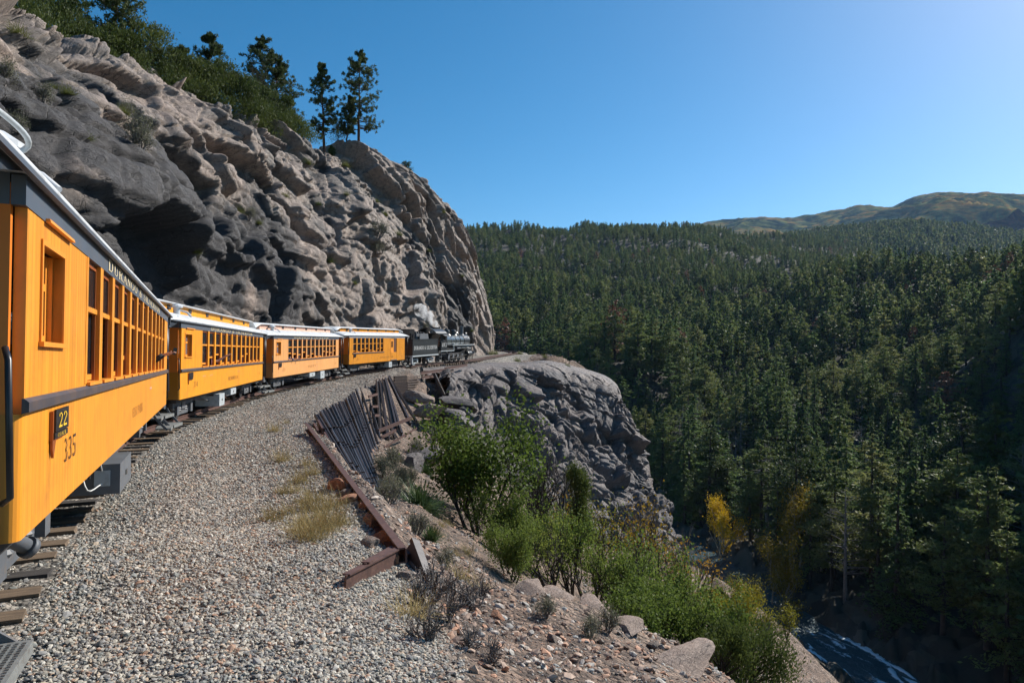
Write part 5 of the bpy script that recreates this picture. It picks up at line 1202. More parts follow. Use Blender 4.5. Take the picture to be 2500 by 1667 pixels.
# ------------------------------------------------------------------ track: rails, ties
smax = TS[-1]-6; GA = .4572
for sd in (-1, 1):
    ss_ = np.arange(2.0, smax, .35); c, d, r = trk(ss_); ctr = np.column_stack([c[:, :2]+r*(GA+.03)*sd, c[:, 2]])
    prof = [(-.033, 0), (.033, 0), (.033, -.025), (.008, -.04), (.008, -.10), (.055, -.115), (.055, -.13), (-.055, -.13), (-.055, -.115), (-.008, -.10), (-.008, -.04), (-.033, -.025)]
    v = []; 
    for i in range(len(ss_)):
        for a_, h in prof: v.append((ctr[i, 0]+r[i, 0]*a_, ctr[i, 1]+r[i, 1]*a_, ctr[i, 2]+h))
    nn_ = len(prof); f = [(i*nn_+k, (i+1)*nn_+k, (i+1)*nn_+(k+1) % nn_, i*nn_+(k+1) % nn_) for i in range(len(ss_)-1) for k in range(nn_)]
    tag(link('rail', mesh_np('rail', v, f, False, M['rust'])), 'long brown steel rail on the '+('left' if sd < 0 else 'right')+' side of the curving track', 'rail')
tms = []
for mt_ in ('tie', 'tie', 'tie_dark'):
    m = MB(); m.box(-1.0, 1.0, -.1, .1, -.15, 0); me = m.build('railway_tie', M[mt_], mesh_only=True)
    bm_v = [Vector(v_.co) for v_ in me.vertices]; tms.append(me)
    for v_ in me.vertices: v_.co.x += random.uniform(-.04, .04); v_.co.y += random.uniform(-.015, .015); v_.co.z += random.uniform(-.008, .004)
tie_s = np.arange(2.0, smax, .56); k = 0
road = empty('railway_ties', label=None); bpy.data.objects.remove(road)
for i, s in enumerate(tie_s):
    if i > 280: break
    c, d, r = trk(s); me = tms[random.randrange(3)]
    o = bpy.data.objects.new('railway_tie', me); COL.objects.link(o)
    o.location = (c[0, 0]+r[0, 0]*.04*random.uniform(-1, 1.4)+r[0, 0]*.05, c[0, 1]+r[0, 1]*.05, c[0, 2]-.132); o.rotation_euler = (0, 0, math.atan2(r[0, 1], r[0, 0])+random.uniform(-.04, .04))
    tag(o, 'weathered wooden tie lying in the gravel across the railway track', 'railway tie', 'ties under the railway track')
# ------------------------------------------------------------------ retaining works on the edge of the shelf
def V3(p): return Vector([float(c) for c in p])
def rail_beam(mb, a, b, s=1.0, roll=0.0):
    """an old rail: foot, web, head"""
    a, b = V3(a), V3(b); d = (b-a).normalized(); x = d.cross(Vector((0, 0, 1))).normalized(); z = x.cross(d)
    x, z = x*math.cos(roll)+z*math.sin(roll), -x*math.sin(roll)+z*math.cos(roll)
    pr_ = [(-.055, -.06), (.055, -.06), (.055, -.045), (.012, -.035), (.012, .03), (.032, .035), (.032, .065), (-.032, .065), (-.032, .035), (-.012, .03), (-.012, -.035), (-.055, -.045)]
    v = [p+x*u*s+z*w*s for p in (a, b) for u, w in pr_]; n = len(pr_)
    mb.add(v, [tuple(range(n)), tuple(range(n, 2*n))[::-1]]+[(k, n+k, n+(k+1) % n, (k+1) % n) for k in range(n)])
fan = empty('retaining_fence', tuple(P(850,1080,22)), label='fan of long dark steel rails leaning down the bank from the edge of the gravel', cat='retaining wall')
def unp(o, par):
    o.parent = par; o.matrix_parent_inverse = Matrix.Translation(par.location).inverted(); return o
tops = [(772,1012),(781,1007),(790,1003),(797,999),(805,995),(812,991),(819,988),(827,984),(835,980),(844,974),(851,970),(856,964),(862,957),(869,952),(880,948),(891,941)]
bots = [(868,1175,17.0),(884,1190,16.6),(902,1215,16.0),(918,1240,15.6),(930,1262,15.2),(934,1264,15.6),(932,1245,16.4),(931,1228,17.4),(930,1212,18.4),(929,1198,19.6),(928,1184,21),(929,1170,22.6),(931,1156,24),(933,1143,25.6),(936,1130,27.4),(941,1119,29)]
for i, ((tx, ty), (bx_, by_, bY)) in enumerate(zip(tops, bots)):
    r_ = (tx-1250)/F; u = (-5.6-18.6*r_)/(2.9+19.9*r_); Y = 18.6+19.9*u
    a = P(tx, ty, Y); b_ = P(bx_, by_, bY)
    m = MB(); rail_beam(m, a, b_, 1.05, R(random.uniform(-25, 25)+(90 if i % 4 == 0 else 0)))
    unp(m.build('rail_post', M['rust_dark'], None), fan)
    m = MB(); m.beam(V3(a)+Vector((.05, -.05, .09)), V3(b_)+Vector((.05, -.05, .09)), (.012, .03, .010, .02)[i % 4], .012); unp(m.build('rail_head', M['rail_top'], None), fan)
    if i % 4 == 0 and i < 9:   # dark backing plates and bolts
        m = MB(); q0 = V3(a).lerp(V3(b_), .1)+Vector((-.15, .15, -.12)); q1 = V3(a).lerp(V3(b_), .95)+Vector((-.15, .15, -.16)); m.beam(q0, q1, .22, .03); unp(m.build('backing_plate', M['rust_dark'], None), fan)
    m = MB()
    for tt in (.28, .5, .8):
        c_ = V3(a).lerp(V3(b_), tt); m.beam(c_+Vector((-.12, 0, .05)), c_+Vector((.2, -.06, .1)), .03, .03)
    unp(tag(m.build('bolts', M['rust_dark'], None), kind='stuff'), fan)
for k, (a, b_) in enumerate((((765,1030,19.2),(812,1118,16.2)), ((775,1022,19.6),(826,1120,16.6)), ((820,1125,15.6),(858,1175,13.8)))):
    for q_ in range(3):
        t0 = (q_+.1)/3; t1 = (q_+.8)/3; pa, pb = V3(P(*a)).lerp(V3(P(*b_)), t0), V3(P(*a)).lerp(V3(P(*b_)), t1)
        m = MB(); m.beam(pa-Vector((0,0,.12)), pb-Vector((0,0,.12)), .05, .26); unp(m.build('edge_plate', M['rust'], None), fan)
bm_ = empty('steel_beam', tuple(P(880,1200,11)), label='long rust brown steel beam lying along the gravel edge down to a braced post', cat='steel beam')
m = MB(); a, b_ = P(752,1041,17.3), P(992,1356,7.25); m.beam(a, b_, .02, .15); unp(m.build('web', M['rust'], None), bm_)
for dz, w_ in ((.075, .075), (-.075, .075)):
    m = MB(); m.beam(a+np.array([-.05, 0, dz]), b_+np.array([-.05, 0, dz]), w_, .018); unp(m.build('flange', M['rust'], None), bm_)
bt = MB()
for tt in np.linspace(.1, .97, 14):
    c_ = V3(a).lerp(V3(b_), tt); bt.lathe([(.001, -.01), (.022, -.008), (.022, .008), (.001, .012)], tuple(c_+Vector((.012, 0, .02))), 0, 6)
unp(tag(bt.build('rivets', M['rust_dark'], None), kind='stuff'), bm_)
br = empty('steel_brace', tuple(P(920,1400,6.9)), label='pair of rusty channel irons running from the post back into the gravel', cat='steel brace')
for (a, b_) in ((((843,1426,6.35), (972,1357,7.55))), ((890,1395,6.75), (962,1352,7.75))):
    m = MB(); a = (a[0], a[1], a[2]*.965); b_ = (b_[0], b_[1], b_[2]*.965); m.beam(P(*a), P(*b_), .02, .16); m.beam(P(*a)+np.array([0, .035, .075]), P(*b_)+np.array([0, .035, .075]), .08, .015); unp(m.build('channel_iron', M['rust'], None), br)
ps = empty('steel_post', tuple(P(1015,1390,7.5)), label='short leaning rusty steel post and strut at the near end of the long beam', cat='steel post')
m = MB(); rail_beam(m, P(1001,1333,7.8), P(1042,1448,7.15), 1.7, R(30)); unp(m.build('post', M['rust_dark'], None), ps)
m = MB(); rail_beam(m, P(984,1374,7.7), P(1036,1440,7.15), 1.3, R(60)); unp(m.build('strut', M['rust_dark'], None), ps)
m = MB(); m.beam(P(990,1350,7.8), P(1004,1362,7.7), .16, .12); unp(m.build('joint_plate', M['rust'], None), ps)
# second fan and the low cross bars
f2 = empty('retaining_fence', tuple(P(960,1000,38)), label='smaller fan of rusty rails with two cross bars beside the dark plank wall', cat='retaining wall')
for a, b_ in (((920,930,43),(929,1052,33)), ((927,928,43.5),(948,1070,32)), ((934,926,44),(962,1066,32.5)), ((941,924,44.5),(981,1060,33)), ((948,921,45),(1003,1036,35)), ((951,920,45.5),(1018,1030,36)), ((940,925,44.2),(968,1045,34))):
    m = MB(); rail_beam(m, P(*a), P(*b_), 1.5, R(random.uniform(-30, 30))); unp(m.build('rail_post', M['rust_dark'], None), f2)
for a, b_, w_ in (((921,932,43),(950,922,44.8),.05), ((924,1052,32.5),(1004,1020,35.5),.16), ((930,1068,31.5),(966,1050,33),.13), ((938,1092,29.5),(1017,1045,34),.09), ((900,968,36),(921,962,38.5),.12), ((908,992,34),(922,992,36),.12), ((914,1014,33),(925,1014,34.5),.12)):
    m = MB(); m.beam(P(*a), P(*b_), w_*.5, w_); unp(m.build('cross_bar', M['rust'] if w_ > .06 else M['rail_top'], None), f2)
pw = empty('plank_wall', tuple(P(978,950,47.5)), label='dark shaded panel of heavy planks between the rail fan and the crib wall', cat='retaining wall')
for k in range(8):
    t0, t1 = k/8, (k+.92)/8; m = MB()
    za = [P(962,918,47)[2]*(1-t)+P(962,977,47)[2]*t for t in (t0, t1)]; x0 = P(962,918,47); x1 = P(992,918,48.8)
    m.beam((x0[0], x0[1], (za[0]+za[1])/2), (x1[0], x1[1], (za[0]+za[1])/2-.02), .10, za[0]-za[1]); unp(m.build('plank', M['timber_dark'] if 'timber_dark' in M else M['rust_dark'], None), pw)
m = MB(); rail_beam(m, P(962,912,46.8), P(962,945,46.8), 1.6); unp(m.build('post', M['rust'], None), pw)
def crib(label, xa, xb, top, bot, n, posts, gap=.42):
    e_ = empty('crib_wall', tuple(P(*xa)), label=label, cat='retaining wall')
    A0, A1 = P(*xa), P(*xb); za, zb = top; ya, yb = bot
    for k in range(n):
        t_ = (k+.5)/n; h = (za-ya)/n*(1-gap); m = MB()
        m.beam((A0[0], A0[1], za+(ya-za)*t_), (A1[0], A1[1], zb+(yb-zb)*t_), .16, h); unp(m.build('timber', M['timber'], None), e_)
    for (t_, up, dn) in posts:
        c_ = A0+(A1-A0)*t_; m = MB(); z1 = za+(zb-za)*t_+up; z0 = ya+(yb-ya)*t_-dn
        rail_beam(m, (c_[0]+.05, c_[1]-.18, z1), (c_[0]+.05, c_[1]-.18, z0), 2.0, R(90)); unp(m.build('post', M['rust_dark'], None), e_)
    return e_
zt = lambda px, py, Y: float(P(px, py, Y)[2])
cw1 = crib('crib wall of eleven horizontal rusty timbers with gaps, behind tall posts', (992,950,49), (1024,950,52.5), (zt(992,919,49), zt(1024,914,52.5)), (zt(992,979,49), zt(1024,982,52.5)), 11, [(.02, .1, .1), (1.04, .2, .15), (1.12, .15, .2)])
cw2 = crib('small crib of rusty timbers below the long top rail near the locomotive', (1071,920,59), (1106,910,64), (zt(1071,908,59), zt(1106,900,64)), (zt(1074,944,59), zt(1100,932,64)), 8, [(.32, .3, 1.0)])
tr2 = empty('top_rail', tuple(P(1080,905,62)), label='long steel rail on short posts edging the ballast beside the tender', cat='guard rail')
for a, b_ in (((1027,911,53),(1086,903,60)), ((1086,900,60.5),(1140,891,69)), ((1030,922,53),(1058,918,57))):
    m = MB(); rail_beam(m, P(*a), P(*b_), 1.8); unp(m.build('rail', M['rust'], None), tr2)
for (px_, p0, p1, Y) in ((1058,905,925,57), (1086,897,945,60.3), (1049,909,922,56), (1064,904,915,58), (1115,895,905,65), (1128,893,903,67)):
    m = MB(); rail_beam(m, P(px_, p0, Y), P(px_, p1, Y), 1.6); unp(m.build('post', M['rust_dark'], None), tr2)
for a, b_ in (((1060,913,56),(1084,965,51.5)), ((1088,926,60),(1117,972,55))):
    m = MB(); rail_beam(m, P(*a), P(*b_), 1.8, R(45)); unp(m.build('strut', M['rust_dark'], None), tr2)

# ------------------------------------------------------------------ stones
def stone_mesh(name, seed, n=2, flat=.55, ang=.25, mat=None):
    import bmesh
    bm = bmesh.new(); bmesh.ops.create_icosphere(bm, subdivisions=n, radius=1.0)
    r_ = np.random.default_rng(seed); v = np.array([x.co for x in bm.verts])
    k = r_.normal(size=(9, 3)); k /= np.linalg.norm(k, axis=1, keepdims=True); cut = r_.uniform(.5, .9, 9)
    for d_, c_ in zip(k, cut):
        s = v@d_; v = v-np.maximum(s-c_, 0)[:, None]*d_*.95
    v = v*(1+ang*.4*fbm(v*1.3+seed, 2, seed)[:, None])*np.array([1, r_.uniform(.65, .95), flat*r_.uniform(.8, 1.2)])
    for x, co in zip(bm.verts, v): x.co = co
    me = bpy.data.meshes.new(name); bm.to_mesh(me); bm.free()
    if mat: me.materials.append(mat)
    return me
def stone_mat(name, stops, rough=.8):
    m, nt, b = new_mat(name); oi = nt.nodes.new('ShaderNodeObjectInfo'); r = ramp(nt, oi.outputs['Random'], stops); r.color_ramp.interpolation = 'CONSTANT'
    n1 = N(nt, 'ShaderNodeTexNoise', Scale=2.2, Detail=6.0, Roughness=.7); nt.links.new(coords(nt), n1.inputs[0])
    r2 = ramp(nt, n1.outputs[0], [(.3, (.7, .7, .7)), (.7, (1.2, 1.2, 1.2))])
    nt.links.new(mix(nt, 1.0, r.outputs[0], r2.outputs[0], 'MULTIPLY'), b.inputs['Base Color']); b.inputs['Roughness'].default_value = rough; return m
M['gravel'] = stone_mat('gravel_stone', [(0, (.38, .35, .30)), (.12, (.27, .26, .245)), (.26, (.45, .41, .34)), (.38, (.19, .19, .185)), (.46, (.33, .295, .24)), (.60, (.56, .52, .45)), (.68, (.40, .25, .17)), (.75, (.22, .225, .205)), (.85, (.47, .37, .27)), (.93, (.11, .105, .10))])
M['scree'] = stone_mat('scree_stone', [(0, (.40, .24, .16)), (.15, (.30, .25, .21)), (.30, (.46, .33, .25)), (.42, (.24, .16, .12)), (.54, (.38, .35, .31)), (.66, (.50, .27, .17)), (.76, (.55, .47, .40)), (.86, (.27, .27, .26)), (.94, (.16, .11, .09))])
def scatter(name, pts, scl, rots, protos, kind='stuff', sz=None):
    """one object that places prototype meshes at given points"""
    pc = bpy.data.collections.new(name+'_kinds')
    for me in protos:
        o = bpy.data.objects.new(me.name, me); pc.objects.link(o)
    n = len(pts); me = bpy.data.meshes.new(name); me.vertices.add(n); me.vertices.foreach_set('co', np.asarray(pts, np.float32).ravel())
    a = me.attributes.new('scl', 'FLOAT_VECTOR', 'POINT'); a.data.foreach_set('vector', np.asarray(scl, np.float32).ravel())
    a = me.attributes.new('rot', 'FLOAT_VECTOR', 'POINT'); a.data.foreach_set('vector', np.asarray(rots, np.float32).ravel())
    a = me.attributes.new('kind_i', 'INT', 'POINT'); a.data.foreach_set('value', rng.integers(0, len(protos), n).astype(np.int32) if sz is None else np.asarray(sz, np.int32))
    o = link(name, me); g = bpy.data.node_groups.new(name, 'GeometryNodeTree')
    g.interface.new_socket('Geometry', in_out='INPUT', socket_type='NodeSocketGeometry'); g.interface.new_socket('Geometry', in_out='OUTPUT', socket_type='NodeSocketGeometry')
    gi = g.nodes.new('NodeGroupInput'); go = g.nodes.new('NodeGroupOutput'); ip = g.nodes.new('GeometryNodeInstanceOnPoints'); ci = g.nodes.new('GeometryNodeCollectionInfo')
    ci.inputs['Collection'].default_value = pc; ci.inputs['Separate Children'].default_value = True; ci.inputs['Reset Children'].default_value = True
    def att(nm, typ):
        q_ = g.nodes.new('GeometryNodeInputNamedAttribute'); q_.data_type = typ; q_.inputs['Name'].default_value = nm; return q_.outputs['Attribute']
    g.links.new(gi.outputs[0], ip.inputs['Points']); g.links.new(ci.outputs[0], ip.inputs['Instance']); ip.inputs['Pick Instance'].default_value = True
    g.links.new(att('kind_i', 'INT'), ip.inputs['Instance Index']); g.links.new(att('scl', 'FLOAT_VECTOR'), ip.inputs['Scale'])
    er = g.nodes.new('FunctionNodeEulerToRotation'); g.links.new(att('rot', 'FLOAT_VECTOR'), er.inputs[0]); g.links.new(er.outputs[0], ip.inputs['Rotation'])
    g.links.new(ip.outputs[0], go.inputs[0]); md = o.modifiers.new('place', 'NODES'); md.node_group = g
    return tag(o, kind=kind)
def sample_polar(n, a0, a1, r0, r1, power=1.0):
    a = np.radians(rng.uniform(a0, a1, n)); u = rng.random(n); r = (r0**power+(r1**power-r0**power)*u)**(1/power)
    return np.stack([np.sin(a)*r, np.cos(a)*r], 1)
gst = [stone_mesh('gravel_stone', 40+i, 1, .6, .3, M['gravel']) for i in range(7)]
# even cover near the camera, thinning with distance where the stones grow too small to tell apart
q = np.concatenate([sample_polar(95000, -50, 18, 2.2, 8.5, 1.4), sample_polar(95000, -48, -2, 7.5, 22, 1.2), sample_polar(60000, -30, 2, 20, 60, 1.0)])
r_ = np.hypot(q[:, 0], q[:, 1]); gz, gs_, gd_, _ = ground_base(q); w = shelf_w(q, gd_); z = under_crag(q, gz+ground_rel(q, gd_))
bare_ = fbm(np.column_stack([q*.9, np.zeros(len(q))]), 3, 15)
keep = (gd_ > -1.6) & (bare_ < .33+.4*rng.random(len(q))) & (rng.random(len(q)) < np.clip(w*1.2-.1, 0.02, 1)) & ~((np.abs(gd_) < 1.05) & (rng.random(len(q)) < .35))
q, z, r_, gd_ = q[keep], z[keep], r_[keep], gd_[keep]; n = len(q)
s = .0115+.015*rng.random(n)**1.9; s = s*np.clip(1+(r_-6)/30, 1, 2.2); s[rng.random(n) < .012] *= 1.8
lift = np.where(np.abs(gd_) < 1.1, -.012, 0.0)
scatter('ballast_gravel', np.column_stack([q, z+s*.25+lift]), np.column_stack([s*rng.uniform(.8, 1.35, n), s, s*rng.uniform(.7, 1.1, n)]), np.column_stack([rng.normal(0, .35, n), rng.normal(0, .35, n), rng.uniform(0, 6.28, n)]), gst)
sst = [stone_mesh('scree_stone', 80+i, 1, .5, .4, M['scree']) for i in range(7)]
q = np.concatenate([sample_polar(30000, -24, 42, 3.0, 12, 1.3), sample_polar(16000, -20, 30, 10, 34, 1.2), sample_polar(9000, -12, 12, 30, 105, 1.0), sample_polar(9000, -5, 11, 62, 106, 1.0)])
gz, gs_, gd_, _ = ground_base(q); w = shelf_w(q, gd_); z = under_crag(q, gz+ground_rel(q, gd_)); r_ = np.hypot(q[:, 0], q[:, 1])
cl_ = vnoise(np.column_stack([q*1.1, np.zeros(len(q))]), 4)
keep = (rng.random(len(q)) < (1-w)*np.clip(.75+.5*cl_, .2, 1)) & (gd_ > 1.5); q, z, r_ = q[keep], z[keep], r_[keep]; n = len(q)
s = (.008+.055*rng.random(n)**6.0)*np.clip(1+(r_-8)/22, 1, 3.0)
scatter('scree_stones', np.column_stack([q, z+s*.15]), np.column_stack([s*rng.uniform(.8, 1.6, n), s, s*rng.uniform(.6, 1.0, n)]), np.column_stack([rng.normal(0, .4, n), rng.normal(.15, .4, n), rng.uniform(0, 6.28, n)]), sst)
# single boulders
def boulder(px, py, Y, size, label, mat, seed, flat=.6, rz=None, sink=.25, group=None):
    me = stone_mesh('boulder', seed, 3, flat, .6, mat); c_ = P(px, py, Y); z_ = float(ground_z(c_[0], c_[1])[0])
    o = link('boulder', me); o.location = (c_[0], c_[1], max(z_+size*flat*.35, c_[2]-size*.3) if abs(z_-c_[2]) < 1.5 else c_[2]); o.scale = (size*1.25, size, size); o.rotation_euler = (random.uniform(-.3, .3), random.uniform(-.3, .3), rz if rz is not None else random.uniform(0, 6))
    return tag(o, label, 'boulder', group)
G_B = 'boulders along the edge of the gravel'
for i, a in enumerate([(838,1205,10.6,.26,'large orange sandstone block left of the long steel beam',M['boulder_red']), (868,1262,9.6,.20,'red brown stone under the upper part of the steel beam',M['boulder_red']), (893,1240,10.0,.15,'small tan stone wedged against the middle of the steel beam',M['boulder']),
     (858,1230,10.2,.14,'grey stone just below the large orange sandstone block',M['boulder']), (925,1305,8.7,.22,'tall rusty stone leaning on the lower part of the steel beam',M['boulder_red']), (943,1338,8.1,.21,'broad rust coloured stone near the lower end of the steel beam',M['boulder_red']),
     (918,1370,7.5,.15,'pale grey green stone between the beam and the channel irons',M['boulder']), (965,1395,7.3,.15,'orange stone under the joint of the steel beam and post',M['boulder_red']), (1002,1425,7.0,.13,'pale pinkish stone at the foot of the steel post',M['boulder']), (905,1275,9.3,.13,'small orange stone touching the steel beam',M['boulder_red']),
     (820,1235,9.8,.12,'rounded white stone in the dry grass left of the beam',M['boulder']), (1370,1437,8.9,.36,'long pinkish slab on the edge of the dirt bank',M['boulder_pink']), (1300,1425,9.0,.30,'flat pale pink rock at the brink beside the grey brush',M['boulder_pink']),
     (1455,1482,8.5,.34,'wide tan rock on the brink of the dirt bank',M['boulder_pink']), (1592,1575,7.8,.10,'upright dark stone standing on the brink of the bank',M['boulder']), (1530,1545,8.0,.26,'weathered tan rock ledge left of the upright stone',M['boulder_pink']), (1660,1630,7.3,.42,'big sloping pinkish slab at the lower right of the dirt bank',M['boulder_pink']),
     (1215,1538,6.9,.09,'small orange stone lying alone on the reddish dirt',M['boulder_red']), (1350,1577,6.4,.07,'round tan pebble like stone in the middle of the dirt',M['boulder']), (1020,962,46,.9,'pale flat boulder below the crib wall',M['boulder']), (1055,990,43,1.0,'tan boulder downhill of the pale flat one',M['boulder']),
     (1090,1010,44,1.1,'rounded grey boulder on the left foot of the crag',M['rock_low']), (1120,985,48,1.3,'big rounded grey boulder beside a bunch of green grass',M['rock_low']), (1135,1040,42,1.1,'smooth grey boulder above the leafy bush',M['rock_low']), (1150,1085,38,.9,'square cracked boulder just above the leafy bush',M['rock_low']),
     (1010,1130,27,.6,'dark boulder in the shade beside the small yucca',M['rock_low']), (1050,1100,31,.8,'dark rounded boulder uphill of the leafy bush',M['rock_low']), (960,1120,25,.4,'small grey rock among the brush under the steel rails',M['boulder'])]):
    boulder(a[0]-(14 if i < 12 else 0), a[1]+(8 if i < 12 else 0), a[2], a[3]*(.78 if i < 12 else 1), a[4], a[5], 300+i, .3 if a[5] is M['boulder_pink'] else .62, group=G_B if a[2] < 20 else 'boulders below the crib walls')
# ------------------------------------------------------------------ foliage as many small faces
def leaf_cloud(centers, size, rnd, aspect=2.2, up=0.0, dirs=None, spread=1.0):
    """one small diamond per centre; dirs bias the long axis; returns verts (4n,3), faces"""
    n = len(centers); d = rnd.normal(size=(n, 3))*spread
    if dirs is not None: d = d*0.55+dirs
    d[:, 2] += up; d /= np.linalg.norm(d, axis=1, keepdims=True)+1e-9
    o = rnd.normal(size=(n, 3)); s = np.cross(d, o); s /= np.linalg.norm(s, axis=1, keepdims=True)+1e-9
    L = (size if np.ndim(size) else np.full(n, size))[:, None]; W__ = L/aspect
    v = np.stack([centers-d*L*.5, centers+s*W__*.5, centers+d*L*.5, centers-s*W__*.5], 1).reshape(-1, 3)
    return v, np.arange(4*n).reshape(n, 4)
def wood_tubes(segs, n=5):
    """segs: list of (p0,p1,r0,r1)"""
    p0 = np.array([s[0] for s in segs], float); p1 = np.array([s[1] for s in segs], float); r0 = np.array([s[2] for s in segs]); r1 = np.array([s[3] for s in segs])
    d = p1-p0; d /= np.linalg.norm(d, axis=1, keepdims=True)+1e-9
    ref = np.where(np.abs(d[:, 2:3]) > .9, np.array([[1.0, 0, 0]]), np.array([[0, 0, 1.0]])); x = np.cross(d, ref); x /= np.linalg.norm(x, axis=1, keepdims=True); y = np.cross(d, x)
    a = 2*np.pi*np.arange(n)/n; ring = x[:, None]*np.cos(a)[None, :, None]+y[:, None]*np.sin(a)[None, :, None]
    v = np.concatenate([p0[:, None]+ring*r0[:, None, None], p1[:, None]+ring*r1[:, None, None]], 1).reshape(-1, 3); b = np.arange(len(segs))[:, None]*2*n; k = np.arange(n)[None]; k2 = (k+1) % n
    return v, np.stack([b+k, b+k2, b+n+k2, b+n+k], 2).reshape(-1, 4)
def crooked(p, d, L, r0, r1, n, rnd, bend=.18, up=0.0):
    segs = []; p = np.array(p, float); d = np.array(d, float); d /= np.linalg.norm(d); pts = [p.copy()]
    for i in range(n):
        d = d+rnd.normal(size=3)*bend+np.array([0, 0, up]); d /= np.linalg.norm(d); q_ = p+d*L/n
        segs.append((p, q_, r0+(r1-r0)*i/n, r0+(r1-r0)*(i+1)/n)); p = q_; pts.append(p.copy())
    return segs, np.array(pts), d

def conifer(seed, kind='pine', leafn=420, lsize=.055, dead=False):
    """unit-height tree: (trunk mesh arrays, crown arrays)"""
    rnd = np.random.default_rng(seed); segs = []; C = []; D = []
    lean = rnd.normal(size=2)*.012; tr = lambda h: np.array([lean[0]*h, lean[1]*h, h])
    k = 7
    for i in range(k): segs.append((tr(i/k), tr((i+1)/k), .017*(1-i/k)+.002, .017*(1-(i+1)/k)+.002))
    if kind == 'pine': lo, wid, shape = rnd.uniform(.15, .32), rnd.uniform(.17, .24), lambda t: (np.sin(np.pi*np.clip(t*.86+.14, 0, 1))**.75)*(1-.25*t)
    elif kind == 'spruce': lo, wid, shape = rnd.uniform(.04, .14), rnd.uniform(.14, .18), lambda t: (1-t)**.85+.02
    else: lo, wid, shape = rnd.uniform(.08, .2), rnd.uniform(.17, .23), lambda t: (1-t)**.6*(.75+.25*np.sin(np.pi*t))+.02
    nb = 54 if not dead else 46
    for i in range(nb):
        t = (i+rnd.random())/nb; h = lo+(1-lo)*t; a = rnd.uniform(0, 6.283); ln = wid*shape(t)*rnd.uniform(.55, 1.15)+.006
        rise = {'pine': rnd.uniform(-.1, .45), 'spruce': rnd.uniform(-.5, -.1), 'fir': rnd.uniform(-.3, .2)}[kind]
        d = np.array([np.cos(a), np.sin(a), rise]); p0 = tr(h); p1 = p0+d*ln
        segs.append((p0, p1, .0042*(1-t)+.0016, .0008))
        m_ = max(2, int(leafn/nb*(.35+1.3*shape(t))))
        u = rnd.uniform(.25 if kind == 'pine' else .1, 1.02, m_) if kind != 'pine' else rnd.beta(3, 1.2, m_)
        c_ = p0+(p1-p0)*u[:, None]; sp = ln*(.34 if kind != 'pine' else .36)*(.4+u)
        c_ = c_+rnd.normal(size=(m_, 3))*np.array([1, 1, .42])*sp[:, None]*.5
        if kind == 'spruce': c_[:, 2] -= (u*ln*.35)
        C.append(c_); D.append(np.repeat((d/np.linalg.norm(d))[None], m_, 0)*(.9 if kind != 'pine' else .4))
    C = np.concatenate(C); D = np.concatenate(D)
    if dead == 'bare':
        idx = rnd.choice(len(C), 260, replace=False); segs += [(C[j], C[j]+D[j]*.03+rnd.normal(size=3)*.012, .0012, .0005) for j in idx]; return wood_tubes(segs, 4), None
    return wood_tubes(segs, 5), leaf_cloud(C, lsize*rnd.uniform(.6, 1.3, len(C)), rnd, 1.9, .1, D)
def merge(a, b_):
    return (np.concatenate([a[0], b_[0]]), np.concatenate([a[1], b_[1]+len(a[0])]))
def two_mat_mesh(name, w_, l_, mw, ml):
    v, f = merge(w_, l_) if l_ is not None else w_
    me = mesh_np(name, v, f, False, mw); me.materials.append(ml)
    if l_ is not None:
        mi = np.zeros(len(f), np.int32); mi[len(w_[1]):] = 1; me.polygons.foreach_set('material_index', mi)
    return me
KIND = [('pine', M['needle']), ('pine', M['needle']), ('fir', M['needle']), ('spruce', M['fir']), ('pine', M['needle_sky']), ('fir', M['fir']), ('spruce', M['fir']), ('pine', M['needle'])]
lowres = [two_mat_mesh('forest_tree', *conifer(900+i, k_, 620, .062), M['bark_dark'], mt_) for i, (k_, mt_) in enumerate(KIND)]
lowres.append(two_mat_mesh('forest_tree', *conifer(990, 'pine', 420, .055), M['bark_dark'], M['dead_red']))
lowres.append(two_mat_mesh('forest_tree', *conifer(991, 'pine', 300, .07, 'bare'), M['bark_grey'], M['bark_grey']))
hi = []
for i, (k_, mt_) in enumerate(KIND):
    w_, l_ = conifer(600+i, k_, 3600, .024); hi.append((k_, mesh_np('trunk', *w_, False, M['bark_dark']), mesh_np('crown', *l_, False, mt_)))
# where trees stand on the far slopes
NT = 52000
q = np.concatenate([sample_polar(9000, -13, 43, 70, 330, 2.0), sample_polar(23000, -13, 41, 250, 760, 2.0), sample_polar(26000, -12, 39, 700, 1500, 2.0)])
fzv, fd_, ok = far_lookup(q[:, 0], q[:, 1]); r_ = np.hypot(q[:, 0], q[:, 1])
p3 = np.column_stack([q/70.0, np.zeros(len(q))]); dens = fbm(p3, 3, 71); clear = fbm(p3*2.3+5, 3, 75)
py_ = HY-(fzv-CAMZ)/q[:, 1]*F; px_ = 1250+q[:, 0]/q[:, 1]*F
ok &= (fd_ > 11) & ((q[:, 0] > np.interp(q[:, 1], RIV[:, 1], RIV[:, 0])+6) | (q[:, 1] > 300)) & (rng.random(len(q)) < np.where(r_ < 360, .55, .80)+.3*dens) & (clear < .42) & (px_ > 1000) & (px_ < 2800)
q, z, r_, fd_, dens = q[ok], fzv[ok], r_[ok], fd_[ok], dens[ok]; px_, py_ = px_[ok], py_[ok]
